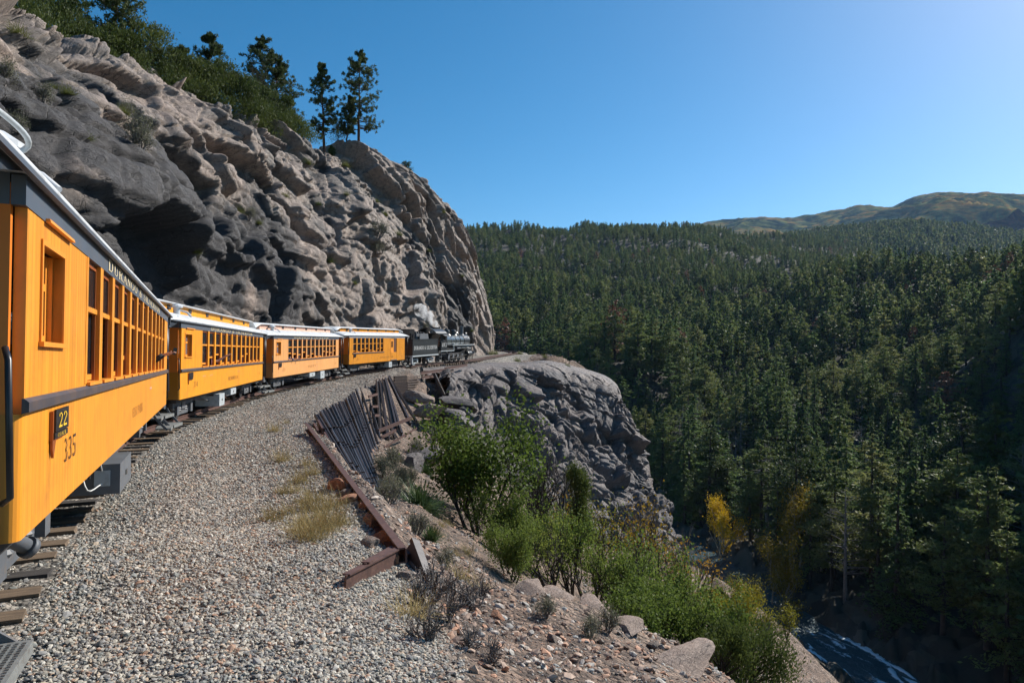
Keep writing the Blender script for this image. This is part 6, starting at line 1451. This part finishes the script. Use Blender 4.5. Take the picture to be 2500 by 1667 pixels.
# keep them apart
cell = np.where(r_ < 520, 7.6, 7.8); key = set(); sel = []
order = np.argsort(r_)
for j in order:
    c_ = (int(q[j, 0]//cell[j]), int(q[j, 1]//cell[j]), cell[j])
    if c_ in key: continue
    key.add(c_); sel.append(j)
sel = np.array(sel); q, z, r_, fd_, px_, py_ = q[sel], z[sel], r_[sel], fd_[sel], px_[sel], py_[sel]; n = len(q)
H = rng.uniform(11, 20, n)*np.where(r_ < 520, 1.12, 1.0)*np.where(fd_ < 60, 1.45, 1.0)*np.where(r_ > 600, .85, 1.0); H[rng.random(n) < .12] *= .6
kd = rng.integers(0, 8, n); nearriv = (fd_ < 90) & (rng.random(n) < .6); kd[nearriv] = rng.choice([3, 5, 6, 2], nearriv.sum())
rr_ = rng.random(n); kd[(rr_ < .010) & (r_ > 320)] = 8; kd[(rr_ > .985)] = 9
deadzone = (px_ > 1650) & (px_ < 2020) & (py_ > 1050) & (py_ < 1330) & (rng.random(n) < .22); kd[deadzone] = 9; H[kd == 9] *= .75
size = H/q[:, 1]; top_py = py_-H/q[:, 1]*F
vis = (px_ > 1180) & (px_ < 2540)
crx = np.array([1180, 1300, 1400, 1494, 1545, 1591, 1612, 1640, 1740, 1893, 2045]); cry = np.array([860, 865, 887, 945, 1037, 1137, 1230, 1328, 1400, 1534, 1641])
lim = np.interp(px_, crx, cry, left=860, right=1700)
vis &= top_py < lim-15
cand = np.where(vis)[0]; cand = cand[np.argsort(-size[cand])][:286]; isbig = np.zeros(n, bool); isbig[cand] = True
LBL = {'pine': 'tall dark green ponderosa pine on the shaded opposite slope', 'fir': 'dense green fir tree on the shaded opposite slope', 'spruce': 'narrow pointed spruce on the shaded opposite slope'}
def tree_words(kn, h_, px, fd):
    sz = 'small' if h_ < 14 else 'medium sized' if h_ < 20 else 'very tall'
    look = {'pine': 'round crowned ponderosa pine', 'fir': 'dense green fir', 'spruce': 'narrow pointed spruce'}[kn]
    zone = 'beyond the crag' if px < 1650 else 'behind the yellow aspen' if px < 1860 else 'behind the golden cottonwoods' if px < 2020 else 'above the rapids' if px < 2250 else 'near the right edge'
    low = ' low by the river' if fd < 45 else ' on the opposite slope'
    lab = sz+' '+look+low+' '+zone
    return lab, 'tree', lab.replace(look, look+'s')
for j in cand:
    k_ = kd[j]; loc = (q[j, 0], q[j, 1], z[j]-.3); rz_ = rng.uniform(0, 6.28); h_ = H[j]
    if k_ >= 8:
        o = link('dead_tree' if k_ == 9 else 'red_pine', lowres[k_]); o.location = loc; o.scale = (h_*1.1, h_*1.1, h_); o.rotation_euler = (0, 0, rz_)
        tag(o, 'bare grey dead tree standing among dark conifers across the river' if k_ == 9 else 'dead pine with rust red needles on the opposite slope', 'tree', 'bare dead trees across the river' if k_ == 9 else 'rust red dead pines'); continue
    kn, tm_, cm_ = hi[k_]; nm = {'pine': 'pine_tree', 'fir': 'fir_tree', 'spruce': 'spruce_tree'}[kn]
    wsc = h_*rng.uniform(.95, 1.35); t_ = link(nm, tm_); t_.location = loc; t_.scale = (wsc, wsc, h_); t_.rotation_euler = (0, 0, rz_)
    bpy.data.objects.remove(t_)
    e_ = empty(nm, loc, rz_, *tree_words(kn, h_, px_[j], fd_[j])); e_.scale = (wsc, wsc, h_)
    link('trunk', tm_, e_); link('crown', cm_, e_)
rest = ~isbig; nr2 = rest.sum(); wv = H[rest]*rng.uniform(.95, 1.4, nr2)
scatter('distant_forest', np.column_stack([q[rest], z[rest]-.3]), np.column_stack([wv, wv, H[rest]]), np.column_stack([np.zeros(nr2), np.zeros(nr2), rng.uniform(0, 6.28, nr2)]), lowres, sz=kd[rest])
# trees on the wooded ridge far behind
tiny = [two_mat_mesh('ridge_tree', *conifer(970+i, k_, 70, .17), M['bark_dark'], mt_) for i, (k_, mt_) in enumerate(KIND[:4])]
crest, rp = RG; idx = rng.choice(len(rp), 4200); pts = rp[idx]+rng.normal(size=(4200, 3))*np.array([9, 6, 0]); hh = rng.uniform(14, 24, 4200)
pts[:, 2] -= 1.5
cc_ = np.stack([crest[rng.integers(0, len(crest), 900)]])[0]; pts2 = cc_+rng.normal(size=(900, 3))*np.array([8, 10, 0]); pts2[:, 2] -= 3
pts = np.concatenate([pts, pts2]); hh = np.concatenate([hh, rng.uniform(12, 22, 900)])
scatter('ridge_forest', pts, np.column_stack([hh*1.3, hh*1.3, hh]), np.column_stack([np.zeros(len(pts)), np.zeros(len(pts)), rng.uniform(0, 6.28, len(pts))]), tiny)

# ------------------------------------------------------------------ gold trees and marked trees across the river
def broadleaf(seed, H_, W__, nl, ls, stems=3, bare=.0, bend=.16, crook=.2):
    rnd = np.random.default_rng(seed); segs = []; tips = []; dirs = []
    def grow(p, d, L, r, lev):
        s_, pts, d2 = crooked(p, d, L, r, r*.55, 4 if lev < 2 else 3, rnd, crook, .05)
        segs.extend(s_)
        if lev >= 3 or r < .006:
            tips.append(pts[-1]); tips.append(pts[1]); return
        for k in range(rnd.integers(2, 4) if lev else rnd.integers(3, 5)):
            u = rnd.uniform(.35, 1.0); j = min(int(u*(len(pts)-1)), len(pts)-1); sd = rnd.normal(size=3); sd[2] = abs(sd[2])*.6
            nd = d2*.8+sd/np.linalg.norm(sd)*.8; grow(pts[j], nd, L*rnd.uniform(.55, .8), r*.55, lev+1)
        if lev >= 2: tips.append(pts[-1])
    for s_ in range(stems):
        a = rnd.uniform(0, 6.28); d = np.array([np.cos(a)*W__/H_*.7, np.sin(a)*W__/H_*.7, 1.0]); grow(np.array([np.cos(a), np.sin(a), 0])*W__*.06, d, H_*.42, .012*H_+.01, 0)
    tips = np.array(tips)
    w_ = wood_tubes(segs, 5)
    k = rnd.integers(0, len(tips), nl); c_ = tips[k]+rnd.normal(size=(nl, 3))*np.array([1, 1, .8])*W__*.085
    keep = rnd.random(len(tips)) > bare; c_ = c_[keep[k]]; c_ = c_[c_[:, 2] > .08*H_]
    sc_ = H_/max(np.percentile(c_[:, 2], 99), .1)
    c_ = c_*np.array([1, 1, sc_]); w_ = (w_[0]*np.array([1, 1, sc_]), w_[1])
    return w_, leaf_cloud(c_, ls*rnd.uniform(.6, 1.2, len(c_)), rnd, 1.5, .0)
def put_tree(name, w_, l_, loc, mw, ml, label, cat='tree', group=None, rz_=0, sc_=1.0, leaf='crown', wood_='trunk'):
    e_ = empty(name, tuple(loc), rz_, label, cat, group); e_.scale = (sc_, sc_, sc_)
    link(wood_, mesh_np(wood_, *w_, False, mw), e_)
    if l_ is not None: link(leaf, mesh_np(leaf, *l_, False, ml), e_)
    return e_
def far_base(px, py, Y):
    c_ = P(px, py, Y); z_ = far_lookup(np.array([c_[0]]), np.array([c_[1]]))[0][0]; return (c_[0], c_[1], z_-.5)
w_, l_ = broadleaf(11, 17, 7, 5200, .42, 2); put_tree('aspen_tree', w_, l_, far_base(1748, 1330, 172), M['bark_pale'], M['aspen'], 'bright yellow aspen with an orange top in the dark gorge')
for (px, py, Y, h_, s_, lb) in [(1890,1500,140,17,21,'golden cottonwood leaning over the river, left one of the pair'), (1945,1470,150,20,22,'taller golden brown cottonwood beside the river, right one of the pair')]:
    w_, l_ = broadleaf(s_, h_, 9, 5200, .42, 2); put_tree('cottonwood_tree', w_, l_, far_base(px, py, Y), M['bark_pale'], M['cottonwood'], lb, group='golden cottonwoods by the river')
for (px, py, Y, h_, k_, lb, mt_) in [(1985,1390,165,25,3,'tall narrow spruce right behind the golden cottonwoods',M['fir']), (2055,1400,165,22,6,'pale topped narrow spruce alone right of the tallest spruce',M['fir']), (2150,1430,150,17,3,'slim small spruce with a lit tip above the rapids',M['fir']),
      (2230,1480,140,28,5,'big dark fir rising right of the slim small spruce',M['fir']), (2330,1430,150,27,2,'broad green fir behind the big dark fir',M['juniper']), (2430,1450,150,30,5,'bright tipped broad fir near the right edge of the picture',M['juniper']), (1672,1400,200,22,3,'dark spruce close to the foot of the crag across the river',M['fir']),
      (2120,1180,235,22,2,'yellow green young fir higher on the dark slope',M['juniper'])]:
    w_, l_ = conifer(700+k_+int(px), KIND[k_][0], 2600, .034); b_ = far_base(px, py, Y)
    e_ = put_tree('fir_tree' if k_ != 3 else 'spruce_tree', w_, l_, b_, M['bark_dark'], mt_, lb, rz_=px); e_.scale = (h_*1.25, h_*1.25, h_)
for (px, py, Y, h_, lb) in [(2310,1230,225,20,'rust red dead fir standing on the shaded slope at the right'), (2492,960,270,20,'dark red dead pine cut by the right edge of the picture'), (2232,870,330,14,'small red brown dead pine in the middle of the wooded slope'), (1710,730,520,16,'red brown dead pine near the top of the wooded slope')]:
    w_, l_ = conifer(int(px), 'pine', 1100, .045); e_ = put_tree('red_pine', w_, l_, far_base(px, py, Y), M['bark_dark'], M['dead_red'], lb, group='rust red dead pines'); e_.scale = (h_*1.2, h_*1.2, h_)

# ------------------------------------------------------------------ trees along the brow of the rock wall
def sky_pine(seed, H_, Wd, lo, nb, tuft, lean=(0, 0), gaps=.25, rr=.17):
    rnd = np.random.default_rng(seed); segs = []; C = []; k = 10
    pts = np.array([[lean[0]*(i/k)**1.3+rnd.normal()*.02*H_*.2, lean[1]*i/k, H_*i/k] for i in range(k+1)])
    tr = lambda h: np.array([np.interp(h, pts[:, 2], pts[:, 0]), np.interp(h, pts[:, 2], pts[:, 1]), h])
    for i in range(k): segs.append((pts[i], pts[i+1], rr*(1-.9*i/k), rr*(1-.9*(i+1)/k)))
    for i in range(nb):
        t = (i+rnd.random())/nb; h = lo+(H_*.99-lo)*t; a = rnd.uniform(0, 6.283); prof = (np.sin(np.pi*min(1, t*.8+.2))**.6)*(1-.35*t)
        if rnd.random() < gaps*.5: continue
        ln = Wd*prof*rnd.uniform(.55, 1.1)+.15; d = np.array([np.cos(a), np.sin(a), rnd.uniform(-.35, .25)+.3*t])
        s_, p_, d2 = crooked(tr(h), d, ln, .05*(1-t)+.014, .008, 4, rnd, .16, .06); segs.extend(s_)
        for u in range(1, len(p_)):
            if u == 1 and ln > 1.2: continue
            for b_ in range(3):
                sd = d2*.6+rnd.normal(size=3)*.6; q_ = p_[u]+sd*ln*.22*rnd.uniform(.3, 1); segs.append((p_[u], q_, .010, .004)); C.append(q_)
    C = np.array(C); kk = np.repeat(np.arange(len(C)), tuft); c_ = C[kk]; d = rng.normal(size=(len(kk), 3)); d /= np.linalg.norm(d, axis=1, keepdims=True); d[:, 2] += .25
    L = .26*rng.uniform(.6, 1.2, len(kk)); s = np.cross(d, rng.normal(size=d.shape)); s /= np.linalg.norm(s, axis=1, keepdims=True); W__ = .035
    v = np.stack([c_, c_+d*L[:, None]*.6+s*W__, c_+d*L[:, None], c_+d*L[:, None]*.6-s*W__], 1).reshape(-1, 3)
    return wood_tubes(segs, 6), (v, np.arange(len(v)).reshape(-1, 4))
def cliff_top(px, py, Y, up=0.0):
    c_ = P(px, py, Y); d = np.hypot(CLIFF[:, :, 0]-c_[0], CLIFF[:, :, 1]-c_[1]); i, j = np.unravel_index(d.argmin(), d.shape)
    return (c_[0], c_[1], CLIFF[i, j, 2]-.25)
for (px, py, Y, H_, Wd, lo, nb, s_, lean, lb) in [
     (791,338,79,11.0,1.9,2.9,64,1,(-.35,0),'taller slender ponderosa pine on the brow of the cliff, left of the pair'), (876,362,82,11.2,2.6,1.9,74,2,(.1,0),'full crowned ponderosa pine on the brow of the cliff, right of the pair'),
     (847,355,81,5.6,1.2,1.2,32,3,(.25,0),'small thin pine close left of the full crowned ponderosa'),
     (682,330,72,9.0,2.6,2.0,70,5,(-.5,0),'bushy pine at the right end of the tree row on the brow'), (640,285,70,9.5,2.4,3.0,60,4,(.1,0),'pine behind the green junipers with its trunk half hidden'),
     (512,215,64,8.0,2.1,1.6,70,6,(0,0),'dark blue green pine standing above the middle of the juniper row'), (445,190,60,6.3,1.9,1.2,60,7,(0,0),'lower pine left of the dark blue green one'),
     (278,92,54,8.5,3.0,1.2,90,8,(.3,0),'large pine at the upper left reaching the top of the picture'), (190,65,50,6.5,1.4,.6,26,9,(0,0),'thin half bare pine between the junipers at the upper left')]:
    w_, l_ = sky_pine(s_, H_, Wd, lo, int(nb*1.25), 22, lean, rr=.19 if H_ > 8 else .1); put_tree('ponderosa_pine', w_, l_, cliff_top(px, py, Y), M['bark'], M['needle_sky'], lb, group='pines on the brow of the cliff')
def shrub_tree(seed, H_, W__, nl, ls, cone=.7):
    rnd = np.random.default_rng(seed); n_l = 44; segs = [((0, 0, 0), (0, 0, H_*.8), .07, .02)]; C = []; Dd = []
    for i in range(n_l):
        t = rnd.random()**.8; h = H_*(.06+.9*t); a = rnd.uniform(0, 6.28); rad = W__*.5*(1-t*cone)**.8*rnd.uniform(.5, 1.05); c_ = np.array([np.cos(a)*rad, np.sin(a)*rad, h])
        segs.append(((0, 0, h*.6), tuple(c_*.9), .025, .008)); m_ = nl//n_l; u = rnd.normal(size=(m_, 3))*np.array([.12*W__, .12*W__, .09*H_])*(.5+.7*(1-t)); C.append(c_+u); dd = np.repeat(np.array([[np.cos(a)*.5, np.sin(a)*.5, .9]]), m_, 0); Dd.append(dd)
    C = np.concatenate(C); Dd = np.concatenate(Dd); C[:, 2] = np.maximum(C[:, 2], .05)
    return wood_tubes(segs, 5), leaf_cloud(C, ls*rnd.uniform(.5, 1.3, len(C)), rnd, 3.0, .3, Dd)
jun = []
for i, (px, py, Y, H_, W__) in enumerate([(40,40,42,5.5,6.0),(110,60,45,6.0,4.5),(160,80,47,6.2,4.0),(215,105,48,4.0,4.5),(262,125,50,3.2,4.0),(300,140,51,3.6,4.2),(350,160,53,4.4,5.0),(405,190,55,4.0,4.5),(455,215,57,4.6,4.8),(505,240,59,4.6,5.2),(550,258,61,4.8,5.2),(590,275,62,5.4,5.0),(620,290,64,4.2,4.2),(690,335,68,4.0,3.6),(715,340,70,3.0,4.5),(655,305,66,3.6,4.2),(-40,20,40,7,7)]):
    H_ *= 1.0; w_, l_ = shrub_tree(50+i, H_, W__, 8200, .22, .75 if H_ > 4.5 else .55)
    c_ = cliff_top(px, py, Y+2.2)
    put_tree('juniper_tree', w_, l_, c_, M['bark_dark'], M['juniper'], ['bright green juniper at the upper left corner above the cliff', 'tall green juniper in the upper left with a pointed top', 'pointed juniper beside the thin half bare pine', 'low juniper spilling over the brow at the upper left', 'small rounded juniper below the large upper left pine', 'juniper right under the large upper left pine', 'olive green juniper just right of the large upper left pine', 'dense juniper left of the lower pine', 'juniper directly below the lower pine', 'juniper under the dark blue green pine', 'wide juniper right of the dark blue green pine', 'largest dark juniper in front of the half hidden pine', 'juniper at the foot of the half hidden pine', 'small juniper on the slope right of the bushy pine', 'low spreading juniper at the end of the row', 'juniper squeezed between the two rightmost pines of the row', 'juniper at the far left edge'][i], group='junipers along the brow of the cliff')
for i, (px, py, Y, H_, W__, lb, mt_) in enumerate([(810,345,80,2.0,1.2,'small bright green juniper between the two ponderosas',M['juniper']), (825,350,81,3.0,2.2,'grey green young pine between the two ponderosas',M['needle_sky']), (992,418,89,1.5,1.6,'lone small dark tree on the right brow of the cliff',M['needle_sky'])]):
    w_, l_ = shrub_tree(90+i, H_, W__, 1800, .16, .6); put_tree('young_tree', w_, l_, cliff_top(px, py, Y), M['bark_dark'], mt_, lb)
w_, l_ = broadleaf(31, 5.5, 3.5, 10, .1, 3); put_tree('bare_tree', w_, None, cliff_top(597, 250, 66), M['bark_dark'], None, 'leafless dark branched tree between two pines on the brow', rz_=1)

# ------------------------------------------------------------------ bushes on the near bank
def near_base(px, py, Y, sink=.15):
    c_ = P(px, py, Y); return (c_[0], c_[1], float(ground_z(c_[0], c_[1])[0])-sink)
oaks = [broadleaf(200+i, 3.0, 2.6, nl_, .09, 4, b_) for i, (b_, nl_) in enumerate(((.15, 10000), (.38, 5600), (.6, 2800)))]
oak_me = [(mesh_np('branches', *w_, False, M['bark_dark']), mesh_np('leaves', *l_, False, M['oak'])) for w_, l_ in oaks]
oak_y = [mesh_np('leaves', *l_, False, M['oak_yellow']) for w_, l_ in oaks]
for i, (px, py, Y, s_, k_, yl, lb) in enumerate([
     (1165,1345,20.5,1.35,0,0,'largest dark green leafy oak bush, left one on the bank below the crag'), (1130,1290,23,1.0,1,0,'leafy bush behind the left side of the largest oak bush'), (1215,1370,19.5,.95,0,0,'low leafy bush at the right foot of the largest oak bush'),
     (1290,1400,19,1.05,0,0,'bright green oak bush in the middle of the bank, below the bare stems'), (1345,1430,17.5,1.1,2,0,'green oak bush just over the brink of the dirt bank'), (1395,1400,20,1.25,1,0,'tall bright green bush beside the columnar green conifer'),
     (1450,1430,19,1.25,2,1,'thin leaved bush with dark branches in the middle of the bank'), (1500,1470,17.5,1.2,1,0,'green oak bush below the yellowing one'), (1560,1400,25,1.5,2,1,'yellow green oak with a leaning dark trunk before the crag'), (1480,1330,30,1.7,2,1,'sparse yellow leaved tree at the foot of the crag'),
     (1400,1310,31,1.5,2,1,'open yellow green tree left of the leaning oak'), (1600,1520,17,1.25,2,0,'open oak with long dark branches spread towards the river'), (1680,1440,26,1.5,2,1,'orange tinted oak on the skyline of the bank'), (1620,1380,32,1.5,2,1,'yellow brown bush behind the orange tinted oak'),
     (1660,1560,16,1.0,0,0,'dark leafy bush low at the right of the bank'), (1580,1580,14.5,.95,0,0,'dark glossy bush right behind the upright stone'), (1730,1600,16.5,1.0,0,0,'dark green bush at the bottom beside the feathery conifer'), (1780,1500,26,.9,0,1,'light green bush above the feathery conifer'), (1890,1530,30,1.2,1,1,'lime green bush overhanging the river bank'),
     (1810,1490,33,1.0,0,1,'yellow green bush on the river side of the bank'), (1250,1440,13.5,.55,0,0,'small low bush at the brink of the dirt'), (1540,1500,20,1.1,1,0,'oak bush half hidden by the open oak')]):
    wm, lm = oak_me[k_]; lm = oak_y[k_] if yl else lm
    e_ = empty('oak_bush', near_base(px, py, Y), px*.7, lb, 'bush', 'scrub oaks on the near bank'); s_ = s_*(1.0 if i < 1 else .85 if i == 1 else .62 if i < 8 else .72); e_.scale = (s_, s_, s_*(1.0+.1*(i % 3)))
    link('branches', wm, e_); link('leaves', lm, e_)
for i, (px, py, Y, H_, W__, lb, cone) in enumerate([(1408,1400,27,4.2,1.5,'columnar green conifer among the oaks on the bank',.65), (1318,1290,34,3.6,1.3,'narrow green conifer against the grey crag',.7), (1835,1690,15.5,2.5,2.0,'large feathery green conifer at the bottom beside the river',.5), (1760,1690,14.5,1.9,1.5,'smaller feathery conifer left of the large one at the bottom',.5), (1752,1495,31,1.4,1.5,'round blue green juniper on the slope above the river',.4)]):
    w_, l_ = shrub_tree(120+i, H_, W__, 9000, .12 if Y > 20 else .085, cone); put_tree('juniper_tree', w_, l_, near_base(px, py, Y), M['bark_dark'], M['juniper'], lb)
for i, (px, py, Y, s_, lb) in enumerate([(1290,1330,26,1.3,'bare dark forked stem rising out of the bushes left of the conifer'), (1350,1350,24,1.4,'leafless tree with upright dark limbs in the middle of the bank'), (1690,1370,38,1.1,'tangle of bare grey twigs at the river end of the bank'), (1560,1330,36,1.4,'bare grey shrub against the crag above the yellow oaks'), (1800,1560,17,.7,'bare grey branch reaching out left of the feathery conifer')]):
    w_, _ = broadleaf(240+i, 3.0, 2.0, 10, .1, 3); e_ = put_tree('bare_shrub', w_, None, near_base(px, py, Y), M['bark_dark'] if i < 2 else M['bark_grey'], None, lb, rz_=i*1.3); e_.scale = (s_, s_, s_)
# blades: yucca, bunch grass, brush
def blades(seed, n, L, W__, spread, up=.5, bend=.3, seg=3):
    rnd = np.random.default_rng(seed); a = rnd.uniform(0, 6.283, n); el = rnd.uniform(up*.3, 1.35, n); Ls = L*rnd.uniform(.6, 1.1, n); b0 = rnd.normal(size=(n, 2))*spread
    d = np.stack([np.cos(a)*np.cos(el), np.sin(a)*np.cos(el), np.sin(el)], 1); s = np.stack([-np.sin(a), np.cos(a), 0*a], 1); V_ = []; Fc = []
    p = np.column_stack([b0, np.zeros(n)]); rows = []
    for i in range(seg+1):
        w_ = W__*(1-(i/seg)**1.5)+.0006; rows.append((p-s*w_/2, p+s*w_/2)); d = d+np.array([0, 0, -bend/seg]); d /= np.linalg.norm(d, axis=1, keepdims=True); p = p+d*(Ls/seg)[:, None]
    v = np.stack([np.stack(r__, 1) for r__ in rows], 1).reshape(-1, 3); base = np.arange(n)[:, None]*2*(seg+1); k = np.arange(seg)[None]*2
    return v, np.stack([base+k, base+k+1, base+k+3, base+k+2], 2).reshape(-1, 4)
yu = mesh_np('yucca_plant', *blades(1, 260, .62, .022, .06, .3, .25), False, M['yucca'])
gr_d = mesh_np('grass_tuft', *blades(2, 150, .34, .006, .07, .9, .5), False, M['grass_dry'])
gr_g = mesh_np('grass_tuft', *blades(3, 260, .5, .012, .10, .7, .6), False, M['grass_green'])
w_, l_ = broadleaf(77, .55, .6, 2600, .022, 7, 0, crook=.3); sg = two_mat_mesh('sagebrush', w_, l_, M['bark_grey'], M['sage'])
w_, l_ = broadleaf(78, .5, .55, 600, .02, 9, .4, crook=.35); tw = two_mat_mesh('dry_shrub', w_, l_, M['bark_grey'], M['twig'])
def plant(me, name, loc, s_, label, cat, group=None):
    o = link(name, me); o.location = loc; o.scale = (s_, s_, s_); o.rotation_euler = (0, 0, random.uniform(0, 6.28)); return tag(o, label, cat, group)
for (px, py, Y, s_, lb) in [(1022,1235,17,1.5,'large spiky green yucca right of the foot of the steel rails'), (1045,1215,18.5,1.1,'yucca close behind the large spiky one'), (1040,1080,28,1.4,'yucca between the rail fan and the grey boulders'), (1070,1045,34,1.6,'yucca just below the pale flat boulders'), (1095,980,44,1.4,'small yucca at the foot of the rock left of the crag'), (1130,985,47,1.6,'yucca on a rock ledge by the big rounded boulder'), (1050,1300,13,.75,'small light green yucca alone on the dirt slope')]:
    plant(yu, 'yucca_plant', near_base(px, py, Y, .02), s_, lb, 'yucca', 'yuccas on the bank')
for i, (px, py, Y, s_, k_, lb) in enumerate([(940,1135,21,1.6,0,''), (975,1150,21,1.5,0,''), (955,1195,18,1.5,0,''), (950,1245,15.5,1.2,0,''), (965,1120,24,1.7,0,''), (1000,1170,22,1.4,0,''), (1020,1060,32,2.0,0,''), (1060,1010,40,2.2,1,''), (1150,1520,6.9,.75,1,''), (1110,1510,7.1,.8,1,''), (1060,1500,6.9,.85,1,''), (1030,1540,6.2,.8,1,''), (1090,1570,6.0,.7,1,''), (1170,1480,7.6,.7,1,''), (1330,1530,7.3,.5,0,''), (1480,1540,7.5,.6,0,''), (1445,1560,7.0,.5,0,''), (1040,1620,5.2,.7,1,''), (1150,1620,5.3,.5,1,''), (985,1290,12,.9,0,''), (1015,1340,10.5,.8,0,''), (1010,1105,30,1.9,1,''), (1090,1390,10,.7,0,''), (1200,1650,5.1,.5,1,'')]):
    plant(sg if k_ == 0 else tw, 'sagebrush' if k_ == 0 else 'dry_shrub', near_base(px, py, Y, .02), s_, 'grey green brush on the bank below the steel rails' if k_ == 0 else 'grey twiggy dry shrub on the stony bank', 'shrub', 'grey green brush on the bank' if k_ == 0 else 'dry twiggy shrubs on the bank')
for i in range(34):
    if i < 22: px, py = [(770,1230),(785,1250),(740,1270),(760,1205),(800,1280),(780,1290),(745,1225),(735,1160),(715,1180),(690,1185),(750,1130),(765,1145),(820,1260),(740,1300),(700,1240),(662,1260),(775,1315),(745,1325),(690,1120),(670,1050),(700,1030),(810,1225)][i]; Y = 1667*2.02/(py-862)
    else: px, py = [(1110,1330),(1140,1310),(1060,1290),(1075,1270),(1160,1390),(1090,1250),(960,1090),(980,1080),(1245,1440),(1120,1420),(1000,1550),(1180,1410)][i-22]; Y = [11.5,13,14,15,10,17,26,27,9,9.4,5.8,9.5][i-22]
    plant(gr_d, 'grass_tuft', near_base(px, py, Y, .01), random.uniform(.7, 1.25), 'dry straw coloured grass tuft growing in the gravel' if i < 22 else 'dry straw coloured grass tuft on the dirt bank', 'grass tuft', 'dry grass tufts in the gravel' if i < 22 else 'dry grass tufts on the dirt bank')
# tufts at the bend of the track and on the crag top
for (px, py, Y, s_, lb) in [(1196,858,104,2.2,'big straw yellow bunch of grass at the foot of the cliff nose'), (1210,857,105,2.0,'brown bunch of grass right beside the yellow one at the cliff nose'), (1263,876,88,1.9,'green bunch grass on the ballast right of the bend'), (1222,893,76,1.8,'grey brown tuft on the gravel above the crag'), (1302,895,80,2.0,'yellow tuft near the brink in the middle of the crag top'), (1345,885,90,1.6,'low tuft on the crag top towards its right end'), (1270,857,104,1.7,'small tuft left of the reddish mound at the bend'), (1300,860,101,1.6,'tuft on the reddish mound at the bend'), (1350,892,86,1.5,'green tuft low on the crag top'), (1385,889,92,1.6,'orange tinged tuft near the skyline of the crag top'), (1330,880,93,1.5,'tuft behind the middle of the crag top')]:
    plant(gr_g, 'bunch_grass', near_base(px, py, Y, .05), s_, lb, 'grass tuft', 'grass clumps on the crag top')
# clumps rooted in the ledges of the rock wall
cpts = CLIFF[::6, ::6].reshape(-1, 3); cpx = 1250+cpts[:, 0]/np.maximum(cpts[:, 1], 1)*F; cpy = HY-(cpts[:, 2]-CAMZ)/np.maximum(cpts[:, 1], 1)*F
for i, (px, py, s_, k_) in enumerate([(40,75,1.6,0),(60,90,1.4,0),(15,205,1.3,2),(90,250,1.1,2),(135,205,.9,0),(160,235,1.1,0),(110,275,1.0,2),(300,265,1.1,0),(320,290,1.2,2),(330,355,1.8,2),(345,375,1.5,2),(215,330,1.0,0),(50,330,1.0,2),(595,515,1.6,0),(615,530,1.3,2),(640,550,1.2,0),(468,610,1.0,0),(460,640,.9,2),(925,595,2.6,2),(930,620,2.3,2),(985,580,1.9,0),(950,520,1.7,0),(930,485,1.3,0),(845,400,1.8,0),(755,395,1.7,0),(820,640,1.5,0),(1055,610,1.3,0),(855,475,1.2,0),(1080,510,1.4,0),(1140,680,1.3,0),(1160,800,1.5,0),(1045,790,1.2,2),(520,240,1.1,0),(700,480,1.2,0),(770,490,1.1,0),(880,690,1.2,0)]):
    ok_ = np.hypot(cpx-px, cpy-py) < 14
    if not ok_.any(): continue
    j = np.where(ok_)[0][np.argmin(np.linalg.norm(cpts[ok_]-np.array([0, 0, CAMZ]), axis=1))]; c_ = cpts[j]
    side = ('upper left part', 'middle', 'right part')[0 if px < 400 else 1 if px < 800 else 2]
    plant(gr_g if k_ == 0 else sg, 'bunch_grass' if k_ == 0 else 'cliff_shrub', tuple(c_-np.array([0, 0, .1])), s_*(1.0 if k_ == 0 else 1.5), ('tuft of yellow green grass' if k_ == 0 else 'small grey green shrub')+' growing from a ledge in the '+side+' of the cliff', 'grass tuft' if k_ == 0 else 'shrub', ('grass tufts' if k_ == 0 else 'shrubs')+' on ledges in the '+side+' of the cliff')
# ------------------------------------------------------------------ the air of the valley
hz = bpy.data.materials.new('haze'); hz.use_nodes = True; nt = hz.node_tree; nt.nodes.clear()
o_ = nt.nodes.new('ShaderNodeOutputMaterial'); pv = nt.nodes.new('ShaderNodeVolumePrincipled'); pv.inputs['Color'].default_value = (.40, .62, 1.0, 1); pv.inputs['Density'].default_value = 3.0e-5; pv.inputs['Anisotropy'].default_value = 0.2
nt.links.new(pv.outputs[0], o_.inputs['Volume'])
m = MB(); m.box(-9500, 14500, -400, 16500, -80, 1000); tag(m.build('haze', hz), kind='stuff')
